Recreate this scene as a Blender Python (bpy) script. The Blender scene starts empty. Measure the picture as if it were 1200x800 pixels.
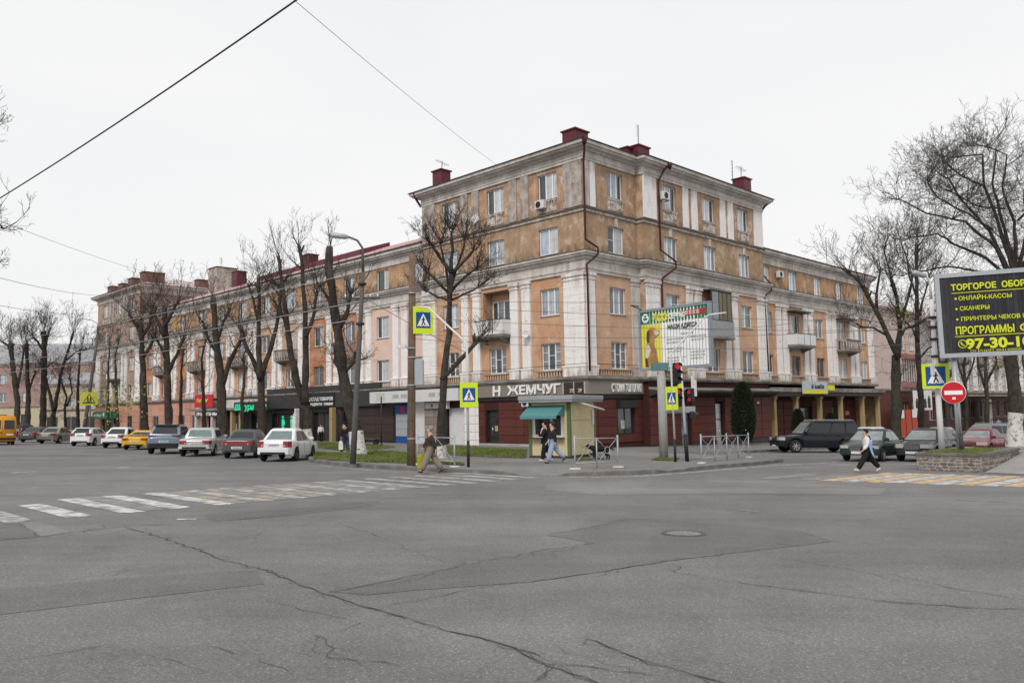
import bpy, bmesh, math, random
from mathutils import Vector, Matrix, noise as mnoise

SC = bpy.context.scene
COL = SC.collection
R = math.radians
rnd = random.Random(7)

# ------------------------------------------------------------------ camera
EYE = 1.70
FPX, PITCH, ROLL = 950.9, .08603, -.018491          # focal length (px of a 1200 px wide frame), tilt, roll
cam = bpy.data.cameras.new('camera'); cam.sensor_width = 36; cam.lens = 36 * FPX / 1200
cam.clip_end = 3000; cam.clip_start = .1
cam_o = bpy.data.objects.new('camera', cam); COL.objects.link(cam_o)
cam_o.matrix_world = (Matrix.Translation((0, 0, EYE)) @ Matrix.Rotation(math.pi / 2 + PITCH, 4, 'X')
                      @ Matrix.Rotation(ROLL, 4, 'Z'))
SC.camera = cam_o

# ------------------------------------------------------------------ overcast sky + weak broad sun
SUN_EL, SUN_AZ = R(43), R(200)                      # azimuth clockwise from +Y
w = bpy.data.worlds.new('World'); SC.world = w; w.use_nodes = True
nt = w.node_tree; nt.nodes.clear()
out = nt.nodes.new('ShaderNodeOutputWorld'); bg = nt.nodes.new('ShaderNodeBackground')
sky = nt.nodes.new('ShaderNodeTexSky'); sky.sky_type = 'NISHITA'; sky.sun_disc = False
sky.sun_elevation = SUN_EL; sky.sun_rotation = SUN_AZ; sky.dust_density = 4; sky.air_density = 1.5
tc = nt.nodes.new('ShaderNodeTexCoord'); mp = nt.nodes.new('ShaderNodeMapping'); mp.inputs['Scale'].default_value = (1.2, 1.2, 4)
ns = nt.nodes.new('ShaderNodeTexNoise'); ns.inputs['Scale'].default_value = 1.3; ns.inputs['Detail'].default_value = 4
cr = nt.nodes.new('ShaderNodeValToRGB')
cr.color_ramp.elements[0].position = .35; cr.color_ramp.elements[0].color = (7.4, 7.47, 7.6, 1)
cr.color_ramp.elements[1].position = .65; cr.color_ramp.elements[1].color = (7.95, 7.92, 7.88, 1)
mx = nt.nodes.new('ShaderNodeMixRGB'); mx.inputs['Fac'].default_value = .95
nt.links.new(tc.outputs['Generated'], mp.inputs['Vector']); nt.links.new(mp.outputs[0], ns.inputs['Vector'])
nt.links.new(ns.outputs['Fac'], cr.inputs['Fac'])
nt.links.new(sky.outputs[0], mx.inputs['Color1']); nt.links.new(cr.outputs[0], mx.inputs['Color2'])
nt.links.new(mx.outputs[0], bg.inputs['Color']); bg.inputs['Strength'].default_value = .1
nt.links.new(bg.outputs[0], out.inputs['Surface'])
sl = bpy.data.lights.new('sun', 'SUN'); sl.energy = 1.5; sl.angle = R(16); sl.color = (1, .965, .92)
so = bpy.data.objects.new('sun', sl); COL.objects.link(so)
sd = Vector((math.sin(SUN_AZ) * math.cos(SUN_EL), math.cos(SUN_AZ) * math.cos(SUN_EL), math.sin(SUN_EL)))
so.rotation_euler = (-sd).to_track_quat('-Z', 'Y').to_euler(); so.location = (0, 0, 60)
SC.view_settings.view_transform = 'Standard'; SC.view_settings.look = 'None'
SC.view_settings.exposure = .28; SC.view_settings.gamma = 1; SC.view_settings.use_curve_mapping = False
SC.cycles.max_bounces = 5; SC.cycles.diffuse_bounces = 2; SC.cycles.glossy_bounces = 2
SC.cycles.transmission_bounces = 2; SC.cycles.transparent_max_bounces = 4

# ------------------------------------------------------------------ the sloping site
GX, GY = -.0184, -.01565                            # the streets fall to the right and away
def gz(x, y): return GX * x + GY * y
def gp(x, y, dz=0): return Vector((x, y, gz(x, y) + dz))
def ray(px, py):
    c, s = math.cos(ROLL), math.sin(ROLL)
    xr, yr = (px - 600) / FPX, (py - 400) / FPX
    xc, yc = c * xr + s * yr, -s * xr + c * yr
    return Vector((xc, math.cos(PITCH) + yc * math.sin(PITCH), math.sin(PITCH) - yc * math.cos(PITCH)))
def G(px, py, dz=0):                                # survey: site point at height dz seen in that direction
    r = ray(px, py); t = (EYE - dz) / -(r.z - GX * r.x - GY * r.y)
    return Vector((r.x * t, r.y * t, EYE + r.z * t))
def D(px, dist, dz=0):                              # site point at that bearing and depth
    r = ray(px, 490); t = dist / r.y
    return gp(r.x * t, r.y * t, dz)
UD = Vector((-.70642, .70779, 0)); WD = Vector((.70779, .70642, 0))   # along the left and the right facade
CORNER = G(691, 527.5)
def site(t, perp_r=0, s=0):                         # t along right facade, perp_r outward from it
    return CORNER + WD * t - UD * perp_r + UD * s
HEAD_U = math.atan2(UD.y, UD.x); HEAD_W = math.atan2(WD.y, WD.x)

# ------------------------------------------------------------------ materials
MATS = {}
def mat(name, col, rough=.7, var=.12, scale=3, bump=0, bscale=30, metal=0, spec=.22, col2=None, thr=.5, soft=.1,
        streak=None, sthr=.55, fine=.08, emit=None, coat=0, objrand=0, pscale=None, peel=None, folds=0, grime=()):
    """stucco / paint / metal: base colour varied by noise, optional patches (col2) and vertical streaks (streak)"""
    m = bpy.data.materials.new(name); m.use_nodes = True; t = m.node_tree; b = t.nodes['Principled BSDF']
    N, L = t.nodes.new, t.links.new
    b.inputs['Roughness'].default_value = rough; b.inputs['Metallic'].default_value = metal
    b.inputs['Specular IOR Level'].default_value = spec
    if coat: b.inputs['Coat Weight'].default_value = coat; b.inputs['Coat Roughness'].default_value = .06
    if emit: b.inputs['Emission Color'].default_value = (*emit[0], 1); b.inputs['Emission Strength'].default_value = emit[1]
    tc = N('ShaderNodeTexCoord')
    def noise(sc, det=4, vec=None, rg=.55):
        n = N('ShaderNodeTexNoise'); n.inputs['Scale'].default_value = sc; n.inputs['Detail'].default_value = det
        n.inputs['Roughness'].default_value = rg
        L(vec or tc.outputs['Object'], n.inputs['Vector']); return n.outputs['Fac']
    def ramp(fac, p0, p1, a=0., c=1.):
        r = N('ShaderNodeMapRange'); r.clamp = True
        for k, v in zip(('From Min', 'From Max', 'To Min', 'To Max'), (p0, p1, a, c)): r.inputs[k].default_value = v
        L(fac, r.inputs['Value']); return r.outputs[0]
    def mix(fac, c1, c2, mode='MIX'):
        x = N('ShaderNodeMixRGB'); x.blend_type = mode
        if isinstance(fac, float): x.inputs['Fac'].default_value = fac
        else: L(fac, x.inputs['Fac'])
        for s, c in (('Color1', c1), ('Color2', c2)):
            if isinstance(c, tuple): x.inputs[s].default_value = (*c, 1)
            else: L(c, x.inputs[s])
        return x.outputs[0]
    c = col
    if col2: c = mix(ramp(noise(pscale or scale * .35, 6, rg=.65), thr - soft, thr + soft), col, col2)
    if streak:
        mpn = N('ShaderNodeMapping'); mpn.inputs['Scale'].default_value = (3.2, 3.2, .35); L(tc.outputs['Object'], mpn.inputs['Vector'])
        f = ramp(noise(1.0, 6, mpn.outputs[0], .7), sthr - .07, sthr + .16)
        c = mix(f, c, streak)
    if peel:
        e = N('ShaderNodeMath'); e.operation = 'ADD'; L(noise(peel[2], 8, rg=.72), e.inputs[0]); q2 = N('ShaderNodeMath'); q2.operation = 'MULTIPLY'; q2.inputs[1].default_value = .22; L(noise(peel[2] * .25, 3), q2.inputs[0]); L(q2.outputs[0], e.inputs[1])
        c = mix(ramp(e.outputs[0], peel[1], peel[1] + .025), c, peel[0])
    for zr_, sg, hh, gc in grime:                    # dirt and moss washed up or down from a ledge, ragged by noise
        sx = N('ShaderNodeSeparateXYZ'); L(tc.outputs['Object'], sx.inputs[0]); mpn = N('ShaderNodeMapping'); mpn.inputs['Scale'].default_value = (1.7, 1.7, .3); L(tc.outputs['Object'], mpn.inputs['Vector'])
        d_ = ramp(sx.outputs['Z'], zr_, zr_ + sg * hh, 1, 0); on = ramp(sx.outputs['Z'], zr_ - sg * .25, zr_ - sg * .2, 0, 1); q3 = N('ShaderNodeMath'); q3.operation = 'MULTIPLY'; L(d_, q3.inputs[0]); L(on, q3.inputs[1])
        q4 = N('ShaderNodeMath'); q4.operation = 'MULTIPLY'; L(q3.outputs[0], q4.inputs[0]); L(ramp(noise(1.3, 7, mpn.outputs[0], .72), .38, .62, 0, 1), q4.inputs[1]); c = mix(ramp(q4.outputs[0], .12, .6, 0, .85), c, gc)
    if folds:
        mpn = N('ShaderNodeMapping'); mpn.inputs['Scale'].default_value = (16, 16, .5); L(tc.outputs['Object'], mpn.inputs['Vector']); v = ramp(noise(1.0, 3, mpn.outputs[0]), .35, .65, 1 - folds, 1 + folds * .6); c = mix(1.0, c, v, 'MULTIPLY')
    if var:
        v = ramp(noise(scale, 5, rg=.65), .25, .75, 1 - var, 1 + var)
        c = mix(1.0, c, v, 'MULTIPLY')
    if fine:
        v = ramp(noise(scale * 14, 3), .3, .7, 1 - fine, 1 + fine)
        c = mix(1.0, c, v, 'MULTIPLY')
    if objrand:
        oi = N('ShaderNodeObjectInfo'); v = ramp(oi.outputs['Random'], 0, 1, 1 - objrand, 1 + objrand)
        c = mix(1.0, c, v, 'MULTIPLY')
    if isinstance(c, tuple): b.inputs['Base Color'].default_value = (*c, 1)
    else: L(c, b.inputs['Base Color'])
    if bump:
        bn = N('ShaderNodeBump'); bn.inputs['Strength'].default_value = bump; bn.inputs['Distance'].default_value = .02
        L(noise(bscale, 5), bn.inputs['Height']); L(bn.outputs[0], b.inputs['Normal'])
    MATS[name] = m; return m
M = MATS

def asphalt(name, base, tint, speck=.5):
    m = bpy.data.materials.new(name); m.use_nodes = True; t = m.node_tree; b = t.nodes['Principled BSDF']
    N, L = t.nodes.new, t.links.new
    b.inputs['Roughness'].default_value = .85; b.inputs['Specular IOR Level'].default_value = .25
    tc = N('ShaderNodeTexCoord')
    def noise(sc, det=4, rg=.55, scl=None):
        n = N('ShaderNodeTexNoise'); n.inputs['Scale'].default_value = sc; n.inputs['Detail'].default_value = det; n.inputs['Roughness'].default_value = rg
        if scl:
            q = N('ShaderNodeMapping'); q.inputs['Scale'].default_value = scl; q.inputs['Rotation'].default_value = (0, 0, .9); L(tc.outputs['Object'], q.inputs['Vector']); L(q.outputs[0], n.inputs['Vector'])
        else: L(tc.outputs['Object'], n.inputs['Vector'])
        return n.outputs['Fac']
    def ramp(f, p0, p1, a, c):
        r = N('ShaderNodeMapRange'); r.clamp = True
        for k, v in zip(('From Min', 'From Max', 'To Min', 'To Max'), (p0, p1, a, c)): r.inputs[k].default_value = v
        L(f, r.inputs['Value']); return r.outputs[0]
    def mul(a, c):
        x = N('ShaderNodeMath'); x.operation = 'MULTIPLY'; L(a, x.inputs[0]); L(c, x.inputs[1]); return x.outputs[0]
    v = mul(ramp(noise(.13, 6, .65), .32, .68, .74, 1.16), ramp(noise(1.1, 7, .75), .3, .7, .88, 1.12))
    v = mul(v, ramp(noise(.5, 5, .6, (.1, 1.6, 1)), .35, .68, .9, 1.1))       # worn lanes
    v = mul(v, ramp(noise(38, 4, .75), .35, .65, .7, 1.3))
    v = mul(v, ramp(noise(.75, 5, .7), .60, .74, 1, .8))                        # oil and damp stains
    vo = N('ShaderNodeTexVoronoi'); vo.inputs['Scale'].default_value = 46; L(tc.outputs['Object'], vo.inputs['Vector'])
    sp = mul(ramp(vo.outputs['Distance'], .12, .3, 1, 0), ramp(noise(33, 1), .44, .6, 0, 1))
    mx = N('ShaderNodeMixRGB'); mx.inputs['Color1'].default_value = (base, base * tint[1], base * tint[2], 1)
    mx.inputs['Color2'].default_value = (.5, .49, .48, 1)
    q = N('ShaderNodeMath'); q.operation = 'MULTIPLY'; q.inputs[1].default_value = speck; L(sp, q.inputs[0]); L(q.outputs[0], mx.inputs['Fac'])
    m2 = N('ShaderNodeMixRGB'); m2.blend_type = 'MULTIPLY'; m2.inputs['Fac'].default_value = 1
    L(mx.outputs[0], m2.inputs['Color1']); L(v, m2.inputs['Color2']); L(m2.outputs[0], b.inputs['Base Color'])
    bn = N('ShaderNodeBump'); bn.inputs['Strength'].default_value = .35; bn.inputs['Distance'].default_value = .012
    L(noise(60, 4, .7), bn.inputs['Height']); L(bn.outputs[0], b.inputs['Normal'])
    MATS[name] = m; return m

asphalt('asphalt', .170, (1, .965, .955), .95)
asphalt('asphalt_patch', .148, (1, .97, .965), .5)
asphalt('asphalt_old', .2, (1, .965, .95), .9)
asphalt('pavement_asphalt', .2, (1, .955, .94), .3)
mat('crack', (.08, .077, .074), .95, .2, 20)
mat('soil', (.12, .09, .06), .95, .3, 2)
mat('kerb_stone', (.21, .195, .185), .9, .18, 3, .3, 40, col2=(.12, .11, .105), thr=.52, objrand=.16)
def paint(name, col, wear):                          # worn road paint: the asphalt shows through
    mat(name, col, .8, .1, 6, col2=(.19, .18, .178), thr=wear, soft=.13, pscale=3.2, fine=.15)
paint('paint_white', (.62, .61, .59), .51); paint('paint_worn', (.50, .49, .47), .47); paint('paint_faint', (.33, .315, .30), .44)
paint('paint_yellow', (.62, .44, .24), .55); paint('paint_yellow_worn', (.43, .37, .28), .45)
mat('stucco_orange', (.54, .345, .225), .9, .15, 1.2, .25, 25, col2=(.5, .25, .14), thr=.56, soft=.08, streak=(.38, .235, .15), sthr=.58, peel=((.6, .42, .3), .705, 1.1))
mat('stucco_orange_light', (.56, .375, .26), .9, .14, 1.2, .25, 25, col2=(.53, .29, .18), thr=.55, soft=.1, streak=(.44, .29, .2), sthr=.6, peel=((.62, .45, .33), .705, 1.1))
mat('stucco_brown', (.36, .245, .158), .92, .24, 1.6, .3, 22, col2=(.47, .3, .19), thr=.53, soft=.07, pscale=.9, streak=(.26, .185, .125), sthr=.56, peel=((.46, .36, .27), .675, .9), grime=[(13.3, 1, .9, (.16, .12, .085)), (16.1, -1, .8, (.26, .19, .135))])
mat('stucco_rust', (.44, .275, .175), .92, .24, 1.7, .3, 22, col2=(.31, .21, .135), thr=.52, soft=.08, pscale=.75, streak=(.56, .38, .28), sthr=.58, peel=((.52, .43, .36), .68, 1.0), grime=[(16.4, 1, .8, (.22, .16, .115)), (19.6, -1, .9, (.29, .205, .145))])
mat('stucco_wing', (.48, .29, .165), .92, .15, 1.2, .3, 22, col2=(.34, .22, .135), thr=.53, soft=.07, streak=(.28, .18, .12), sthr=.56, peel=((.5, .37, .28), .68, 1.0), grime=[(13.3, 1, .9, (.15, .11, .08)), (15.4, -1, .9, (.24, .17, .12))])
mat('stucco_pink', (.68, .5, .42), .9, .06, 1, .2, 22, streak=(.6, .43, .36), sthr=.62)
mat('stucco_brick_orange', (.5, .275, .17), .9, .14, 2, .3, 22, col2=(.38, .15, .08), thr=.52)
mat('plaster_white', (.79, .76, .745), .9, .06, 1.3, .2, 25, streak=(.5, .44, .41), sthr=.62, peel=((.5, .43, .39), .755, 2.4), grime=[(4.9, 1, .9, (.42, .36, .32)), (11.8, -1, 1.5, (.52, .46, .43)), (19.5, -1, 1.2, (.5, .45, .42))])
mat('plaster_cornice', (.62, .58, .545), .9, .1, 1.6, .25, 25, col2=(.36, .32, .29), thr=.56, soft=.16, streak=(.3, .265, .235), sthr=.58)
mat('plaster_dirty', (.46, .41, .375), .92, .15, 2.2, .35, 18, col2=(.26, .22, .19), thr=.5, soft=.12, pscale=1.3, streak=(.6, .55, .52), sthr=.6, peel=((.2, .17, .145), .70, 2.2))
mat('plaster_apron', (.58, .53, .5), .92, .14, 3, .35, 18, col2=(.3, .22, .17), thr=.53, soft=.06, pscale=2.6)
mat('band_dark', (.12, .095, .08), .9, .3, 3)
mat('gutter', (.07, .06, .06), .6, .2, 3)
mat('ledge_grey', (.27, .25, .225), .9, .18, 2, .2, 20, col2=(.15, .135, .115), thr=.54)
mat('fascia_taupe', (.23, .195, .165), .55, .06, 1.5)
mat('red_panel', (.102, .029, .022), .6, .12, 1.5, .1, 20, objrand=.13, streak=(.07, .022, .018), sthr=.6)
mat('red_dark', (.05, .018, .015), .8, .1, 2)
mat('pink_panel', (.5, .27, .2), .85, .1, 2, objrand=.12)
mat('plinth_dark', (.055, .045, .042), .8, .2, 2)
mat('roof_maroon', (.135, .03, .043), .45, .12, 2)
mat('roof_pale', (.47, .33, .33), .38, .12, 1.2, streak=(.36, .24, .24), sthr=.58)  # maroon metal with the sky's reflection painted into a paler base
mat('maroon_metal', (.11, .022, .033), .4, .12, 3)
mat('pipe_maroon', (.07, .016, .018), .5, .15, 3)
mat('brick_old', (.2, .105, .085), .9, .25, 6, .4, 20, col2=(.15, .1, .09), thr=.5)
mat('white_pvc', (.76, .77, .79), .35, .03, 3)
mat('old_wood_frame', (.33, .26, .21), .7, .15, 5)
mat('sill_metal', (.5, .48, .46), .5, .1, 4)
def glass(name, col, rough=.06, spec=.75):
    mat(name, col, rough, .3, 1.6, spec=spec, fine=0, objrand=.3, folds=.28 if col[0] > .2 else 0)
glass('glass_curtain', (.46, .48, .50)); glass('glass_mid', (.17, .185, .2)); glass('glass_dark', (.045, .05, .055))
glass('glass_blue', (.33, .385, .45)); glass('glass_shop', (.03, .03, .03), .05, .6)
mat('iron_dark', (.045, .043, .042), .6, .2, 6)
mat('steel_grey', (.36, .38, .4), .42, .1, 5, metal=.3)
mat('steel_pale', (.6, .6, .6), .5, .1, 3)
mat('galvanised', (.37, .395, .42), .5, .1, 8, metal=.2)
mat('concrete', (.36, .345, .33), .9, .14, 2, .3, 25, streak=(.24, .225, .21), sthr=.58)
mat('pole_rust', (.17, .105, .07), .85, .3, 4, .3, 20, col2=(.1, .075, .055), thr=.5, streak=(.22, .15, .1), sthr=.55)
mat('pole_grey', (.105, .1, .097), .75, .15, 4)
mat('white_paint', (.68, .68, .68), .5, .06, 5)
mat('black_paint', (.025, .025, .026), .5, .1, 5)
mat('bark', (.06, .05, .043), .95, .3, 7, .8, 14, col2=(.034, .027, .023), thr=.5, streak=(.09, .075, .062), sthr=.58)
mat('bark_green', (.06, .058, .04), .95, .3, 7, .7, 14, col2=(.035, .033, .025), thr=.5)
mat('twig', (.062, .05, .045), .9, .2, 6)
mat('twig_pale', (.095, .08, .072), .9, .2, 6)
mat('twig_red', (.08, .056, .05), .9, .2, 6)
mat('whitewash', (.62, .6, .57), .9, .1, 8, .7, 14, col2=(.16, .14, .12), thr=.58, soft=.07, pscale=5)
mat('grass', (.09, .105, .03), .9, .3, 1.5, col2=(.15, .12, .065), thr=.52)
mat('grass_blade', (.115, .19, .035), .8, .25, 1, col2=(.19, .185, .07), thr=.52, pscale=.8)
mat('leaf_yellow', (.3, .3, .06), .7, .3, 3)
mat('thuja', (.02, .03, .014), .9, .3, 4)
mat('hedge', (.05, .07, .022), .9, .3, 4)
mat('rubber', (.022, .022, .022), .85, .15, 10)
mat('trim_black', (.025, .025, .027), .5, .1, 6)
mat('rim_alloy', (.34, .35, .36), .35, .1, 8, metal=.6)
mat('rim_dark', (.06, .06, .062), .5, .1, 8)
mat('car_glass', (.02, .024, .027), .05, .2, 1, spec=.5, fine=0)
mat('car_glass_green', (.13, .18, .172), .06, .3, 1.5, spec=.8, fine=0)
mat('car_glass_pale', (.2, .22, .225), .06, .4, 2, spec=.8, fine=0)
mat('lamp_red', (.26, .022, .024), .25, .1, 20, spec=.6)
mat('lamp_clear', (.42, .42, .4), .15, .15, 20, spec=.8)
mat('lamp_amber', (.55, .2, .03), .25, .1, 20, spec=.6)
mat('plate', (.66, .66, .65), .5, .03, 10)
mat('chrome', (.6, .6, .61), .18, .05, 5, metal=.9)
mat('sign_lime', (.58, .72, .03), .5, .04, 3)
mat('sign_blue', (.012, .075, .27), .45, .05, 3)
mat('sign_white', (.78, .78, .78), .45, .04, 3)
mat('sign_red', (.5, .018, .026), .45, .06, 3)
mat('sign_black', (.02, .02, .02), .5, .05, 3)
mat('sign_green', (.012, .17, .075), .5, .06, 3)
mat('sign_yellow', (.72, .62, .02), .5, .06, 3)
mat('sign_back', (.3, .31, .32), .5, .1, 3)
mat('skin', (.5, .3, .22), .6, .05, 10)

# ------------------------------------------------------------------ mesh helpers
class MB:
    """collects faces; build() links them as ONE mesh object"""
    def __init__(s): s.v = []; s.f = []; s.m = []; s.sm = []; s.X = None
    def pt(s, p):
        p = Vector(p)
        if s.X is not None: p = s.X @ p
        s.v.append(p); return len(s.v) - 1
    def face(s, pts, m=0, smooth=False):
        s.f.append([s.pt(p) for p in pts]); s.m.append(m); s.sm.append(smooth)
    def faces(s, vs, fs, m=0, smooth=False):
        o = len(s.v)
        for p in vs: s.pt(p)
        for f in fs: s.f.append([o + i for i in f]); s.m.append(m); s.sm.append(smooth)
    def box(s, x0, x1, y0, y1, z0, z1, m=0, bev=0):
        if x0 > x1: x0, x1 = x1, x0
        if y0 > y1: y0, y1 = y1, y0
        if z0 > z1: z0, z1 = z1, z0
        if bev <= 0:
            vs = [(x, y, z) for z in (z0, z1) for x, y in ((x0, y0), (x1, y0), (x1, y1), (x0, y1))]
            s.faces(vs, [(0, 3, 2, 1), (4, 5, 6, 7), (0, 1, 5, 4), (1, 2, 6, 5), (2, 3, 7, 6), (3, 0, 4, 7)], m); return
        b = min(bev, (x1 - x0) * .45, (y1 - y0) * .45, (z1 - z0) * .45)
        rings = []
        for z, d in ((z0, b), (z0 + b, 0), (z1 - b, 0), (z1, b)):
            rings.append([(x0 + b, y0 + d, z), (x1 - b, y0 + d, z), (x1 - d, y0 + b, z), (x1 - d, y1 - b, z),
                          (x1 - b, y1 - d, z), (x0 + b, y1 - d, z), (x0 + d, y1 - b, z), (x0 + d, y0 + b, z)])
        vs = [p for r in rings for p in r]; fs = [tuple(range(7, -1, -1)), tuple(range(24, 32))]
        for k in range(3):
            for i in range(8): fs.append((k * 8 + i, k * 8 + (i + 1) % 8, k * 8 + 8 + (i + 1) % 8, k * 8 + 8 + i))
        s.faces(vs, fs, m)
    def prism(s, poly, z0, z1, m=0):                  # vertical prism; z may be lists
        n = len(poly)
        a = z0 if isinstance(z0, (list, tuple)) else [z0] * n
        b = z1 if isinstance(z1, (list, tuple)) else [z1] * n
        vs = [(p[0], p[1], a[i]) for i, p in enumerate(poly)] + [(p[0], p[1], b[i]) for i, p in enumerate(poly)]
        fs = [tuple(range(n - 1, -1, -1)), tuple(range(n, 2 * n))] + [(i, (i + 1) % n, n + (i + 1) % n, n + i) for i in range(n)]
        s.faces(vs, fs, m)
    def tube(s, pts, rad, n=6, m=0, cap=True, smooth=True):
        pts = [Vector(p) for p in pts]
        if not isinstance(rad, (list, tuple)): rad = [rad] * len(pts)
        vs = []; up = None
        for i, p in enumerate(pts):
            d = (pts[min(i + 1, len(pts) - 1)] - pts[max(i - 1, 0)])
            d = d.normalized() if d.length > 1e-9 else Vector((0, 0, 1))
            if up is None: up = Vector((1, 0, 0)) if abs(d.x) < .8 else Vector((0, 1, 0))
            a = (up - d * up.dot(d)); a = a.normalized() if a.length > 1e-6 else d.orthogonal().normalized()
            up = a; b = d.cross(a)
            for k in range(n):
                t = 2 * math.pi * k / n; vs.append(p + (a * math.cos(t) + b * math.sin(t)) * rad[i])
        fs = [(i * n + k, i * n + (k + 1) % n, (i + 1) * n + (k + 1) % n, (i + 1) * n + k) for i in range(len(pts) - 1) for k in range(n)]
        o = len(s.v); s.faces(vs, fs, m, smooth)
        if cap:
            l = (len(pts) - 1) * n
            s.f.append([o + k for k in range(n - 1, -1, -1)]); s.m.append(m); s.sm.append(False)
            s.f.append([o + l + k for k in range(n)]); s.m.append(m); s.sm.append(False)
    def cyl(s, p, r, h, n=16, m=0, r2=None):
        p = Vector(p); s.tube([p, p + Vector((0, 0, h))], [r, r if r2 is None else r2], n, m)
    def lathe(s, prof, n=20, m=0, axis='Z', c=(0, 0, 0), smooth=True):   # prof: (radius, height)
        vs = []; c = Vector(c)
        for r, h in prof:
            for k in range(n):
                t = 2 * math.pi * k / n; a, b = r * math.cos(t), r * math.sin(t)
                vs.append(c + Vector((a, b, h) if axis == 'Z' else (a, h, b) if axis == 'Y' else (h, a, b)))
        fs = [(i * n + k, i * n + (k + 1) % n, (i + 1) * n + (k + 1) % n, (i + 1) * n + k) for i in range(len(prof) - 1) for k in range(n)]
        s.faces(vs, fs, m, smooth)
    def build(s, name, mats, parent=None, smooth=False, fixn=False):
        me = bpy.data.meshes.new(name); me.from_pydata(s.v, [], s.f)
        if not isinstance(mats, (list, tuple)): mats = [mats]
        for q in mats: me.materials.append(M[q] if isinstance(q, str) else q)
        me.polygons.foreach_set('material_index', s.m)
        me.polygons.foreach_set('use_smooth', [bool(x or smooth) for x in s.sm])
        if fixn:
            bm = bmesh.new(); bm.from_mesh(me); bmesh.ops.remove_doubles(bm, verts=bm.verts, dist=1e-4)
            bmesh.ops.recalc_face_normals(bm, faces=bm.faces); bm.to_mesh(me); bm.free()
        me.update()
        return link(name, me, parent)
def link(name, data, parent=None):
    o = bpy.data.objects.new(name, data); COL.objects.link(o)
    if parent is not None: o.parent = parent
    return o
def thing(name, label, cat, loc=(0, 0, 0), rz=0, group=None, tilt=False):
    o = link(name, None); o.location = loc
    if tilt:                                          # stands square on the sloping road
        n = Vector((-GX, -GY, 1)).normalized(); x = Vector((math.cos(rz), math.sin(rz), 0)); x = (x - n * x.dot(n)).normalized(); y = n.cross(x)
        o.rotation_euler = Matrix((x, y, n)).transposed().to_euler()
    else: o.rotation_euler = (0, 0, rz)
    o.empty_display_size = .2
    return tag(o, label, cat, group)
def tag(o, label, cat, group=None):
    o['label'] = label; o['category'] = cat
    if group: o['group'] = group
    return o
def struct(o): o['kind'] = 'structure'; return o
def stuff(o): o['kind'] = 'stuff'; return o
def copy_tree(o, parent=None):
    c = o.copy(); COL.objects.link(c); c.parent = parent
    for ch in list(o.children): copy_tree(ch, c)
    return c
def place(name, me, parent, loc=(0, 0, 0), rz=0):
    o = link(name, me, parent); o.location = loc; o.rotation_euler = (0, 0, rz); return o
_dg = None
def text(body, size, matn, parent, M4, depth=.01, bold=0, name='lettering', fit=None, align='LEFT', shear=0):
    """flat lettering: +X along the line, +Y up, +Z towards the reader, placed by matrix M4 in the parent's space"""
    c = bpy.data.curves.new('t', 'FONT'); c.body = body; c.size = size; c.extrude = depth; c.offset = bold; c.align_x = align
    c.resolution_u = 3; c.shear = shear
    o = bpy.data.objects.new('t', c); COL.objects.link(o)
    me = bpy.data.meshes.new_from_object(o.evaluated_get(bpy.context.evaluated_depsgraph_get()))
    bpy.data.objects.remove(o); bpy.data.curves.remove(c)
    me.name = name
    if fit:
        xs = [v.co.x for v in me.vertices]; k = fit / max(1e-6, max(xs) - min(xs)); x0 = min(xs)
        for v in me.vertices: v.co.x = (v.co.x - x0) * k
    me.transform(M4); me.materials.clear(); me.materials.append(M[matn])
    return link(name, me, parent)
def face_m(x, y, z, nrm_rz):                          # lettering matrix: reader-facing normal at angle nrm_rz in the XY plane
    n = Vector((math.cos(nrm_rz), math.sin(nrm_rz), 0)); up = Vector((0, 0, 1)); r = up.cross(n)
    return Matrix(((r.x, up.x, n.x, x), (r.y, up.y, n.y, y), (r.z, up.z, n.z, z), (0, 0, 0, 1)))
def flat_poly(name, mats, polys, dz, parent=None, sub=0):  # sheets lying on the sloping ground
    mb = MB()
    for p in polys: mb.face([gp(q[0], q[1], dz) for q in p])
    return mb.build(name, mats, parent)

# ------------------------------------------------------------------ ground, road, marks
mb = MB(); E = 1500
mb.face([gp(-E, -60, -.03), gp(E, -60, -.03), gp(E, E, -.03), gp(-E, E, -.03)])
struct(mb.build('ground', 'soil'))
mb = MB(); A = 900
for i in range(6):
    for j in range(6):
        x0, x1, y0, y1 = [(-300 + 100 * i), (-200 + 100 * i), (-40 + 70 * j), (30 + 70 * j)]
        mb.face([gp(x0, y0), gp(x1, y0), gp(x1, y1), gp(x0, y1)])
road = struct(mb.build('road', 'asphalt', fixn=True))

def sheet_px(name, matn, px, dz, parent=road):
    mb = MB(); mb.face([gp(*G(*p).xy, dz) for p in px]); return mb.build(name, matn, parent)
# patches of other asphalt
sheet_px('asphalt_patch', 'asphalt_patch', [(741, 607), (800, 611), (935, 622), (975, 634), (955, 637), (850, 649), (770, 659), (690, 672), (622, 682), (590, 684), (480, 692), (430, 697), (385, 693), (560, 659), (697, 637), (662, 630), (640, 627)], .004)
sheet_px('asphalt_patch', 'asphalt_patch', [(0, 612), (30, 610), (46, 629), (0, 633)], .004)
sheet_px('asphalt_patch', 'asphalt_old', [(20, 612), (45, 611), (84, 623), (48, 629)], .0045)
sheet_px('asphalt_patch', 'asphalt_patch', [(240, 603), (330, 597), (420, 588), (440, 592), (340, 604), (250, 611)], .0035)
sheet_px('asphalt_patch', 'asphalt_old', [(640, 566), (760, 562), (905, 563), (1040, 572), (1030, 580), (860, 578), (700, 580), (640, 574)], .0035)
sheet_px('asphalt_patch', 'asphalt_patch', [(0, 690), (160, 676), (300, 668), (310, 684), (150, 702), (0, 720)], .0035)
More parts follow.
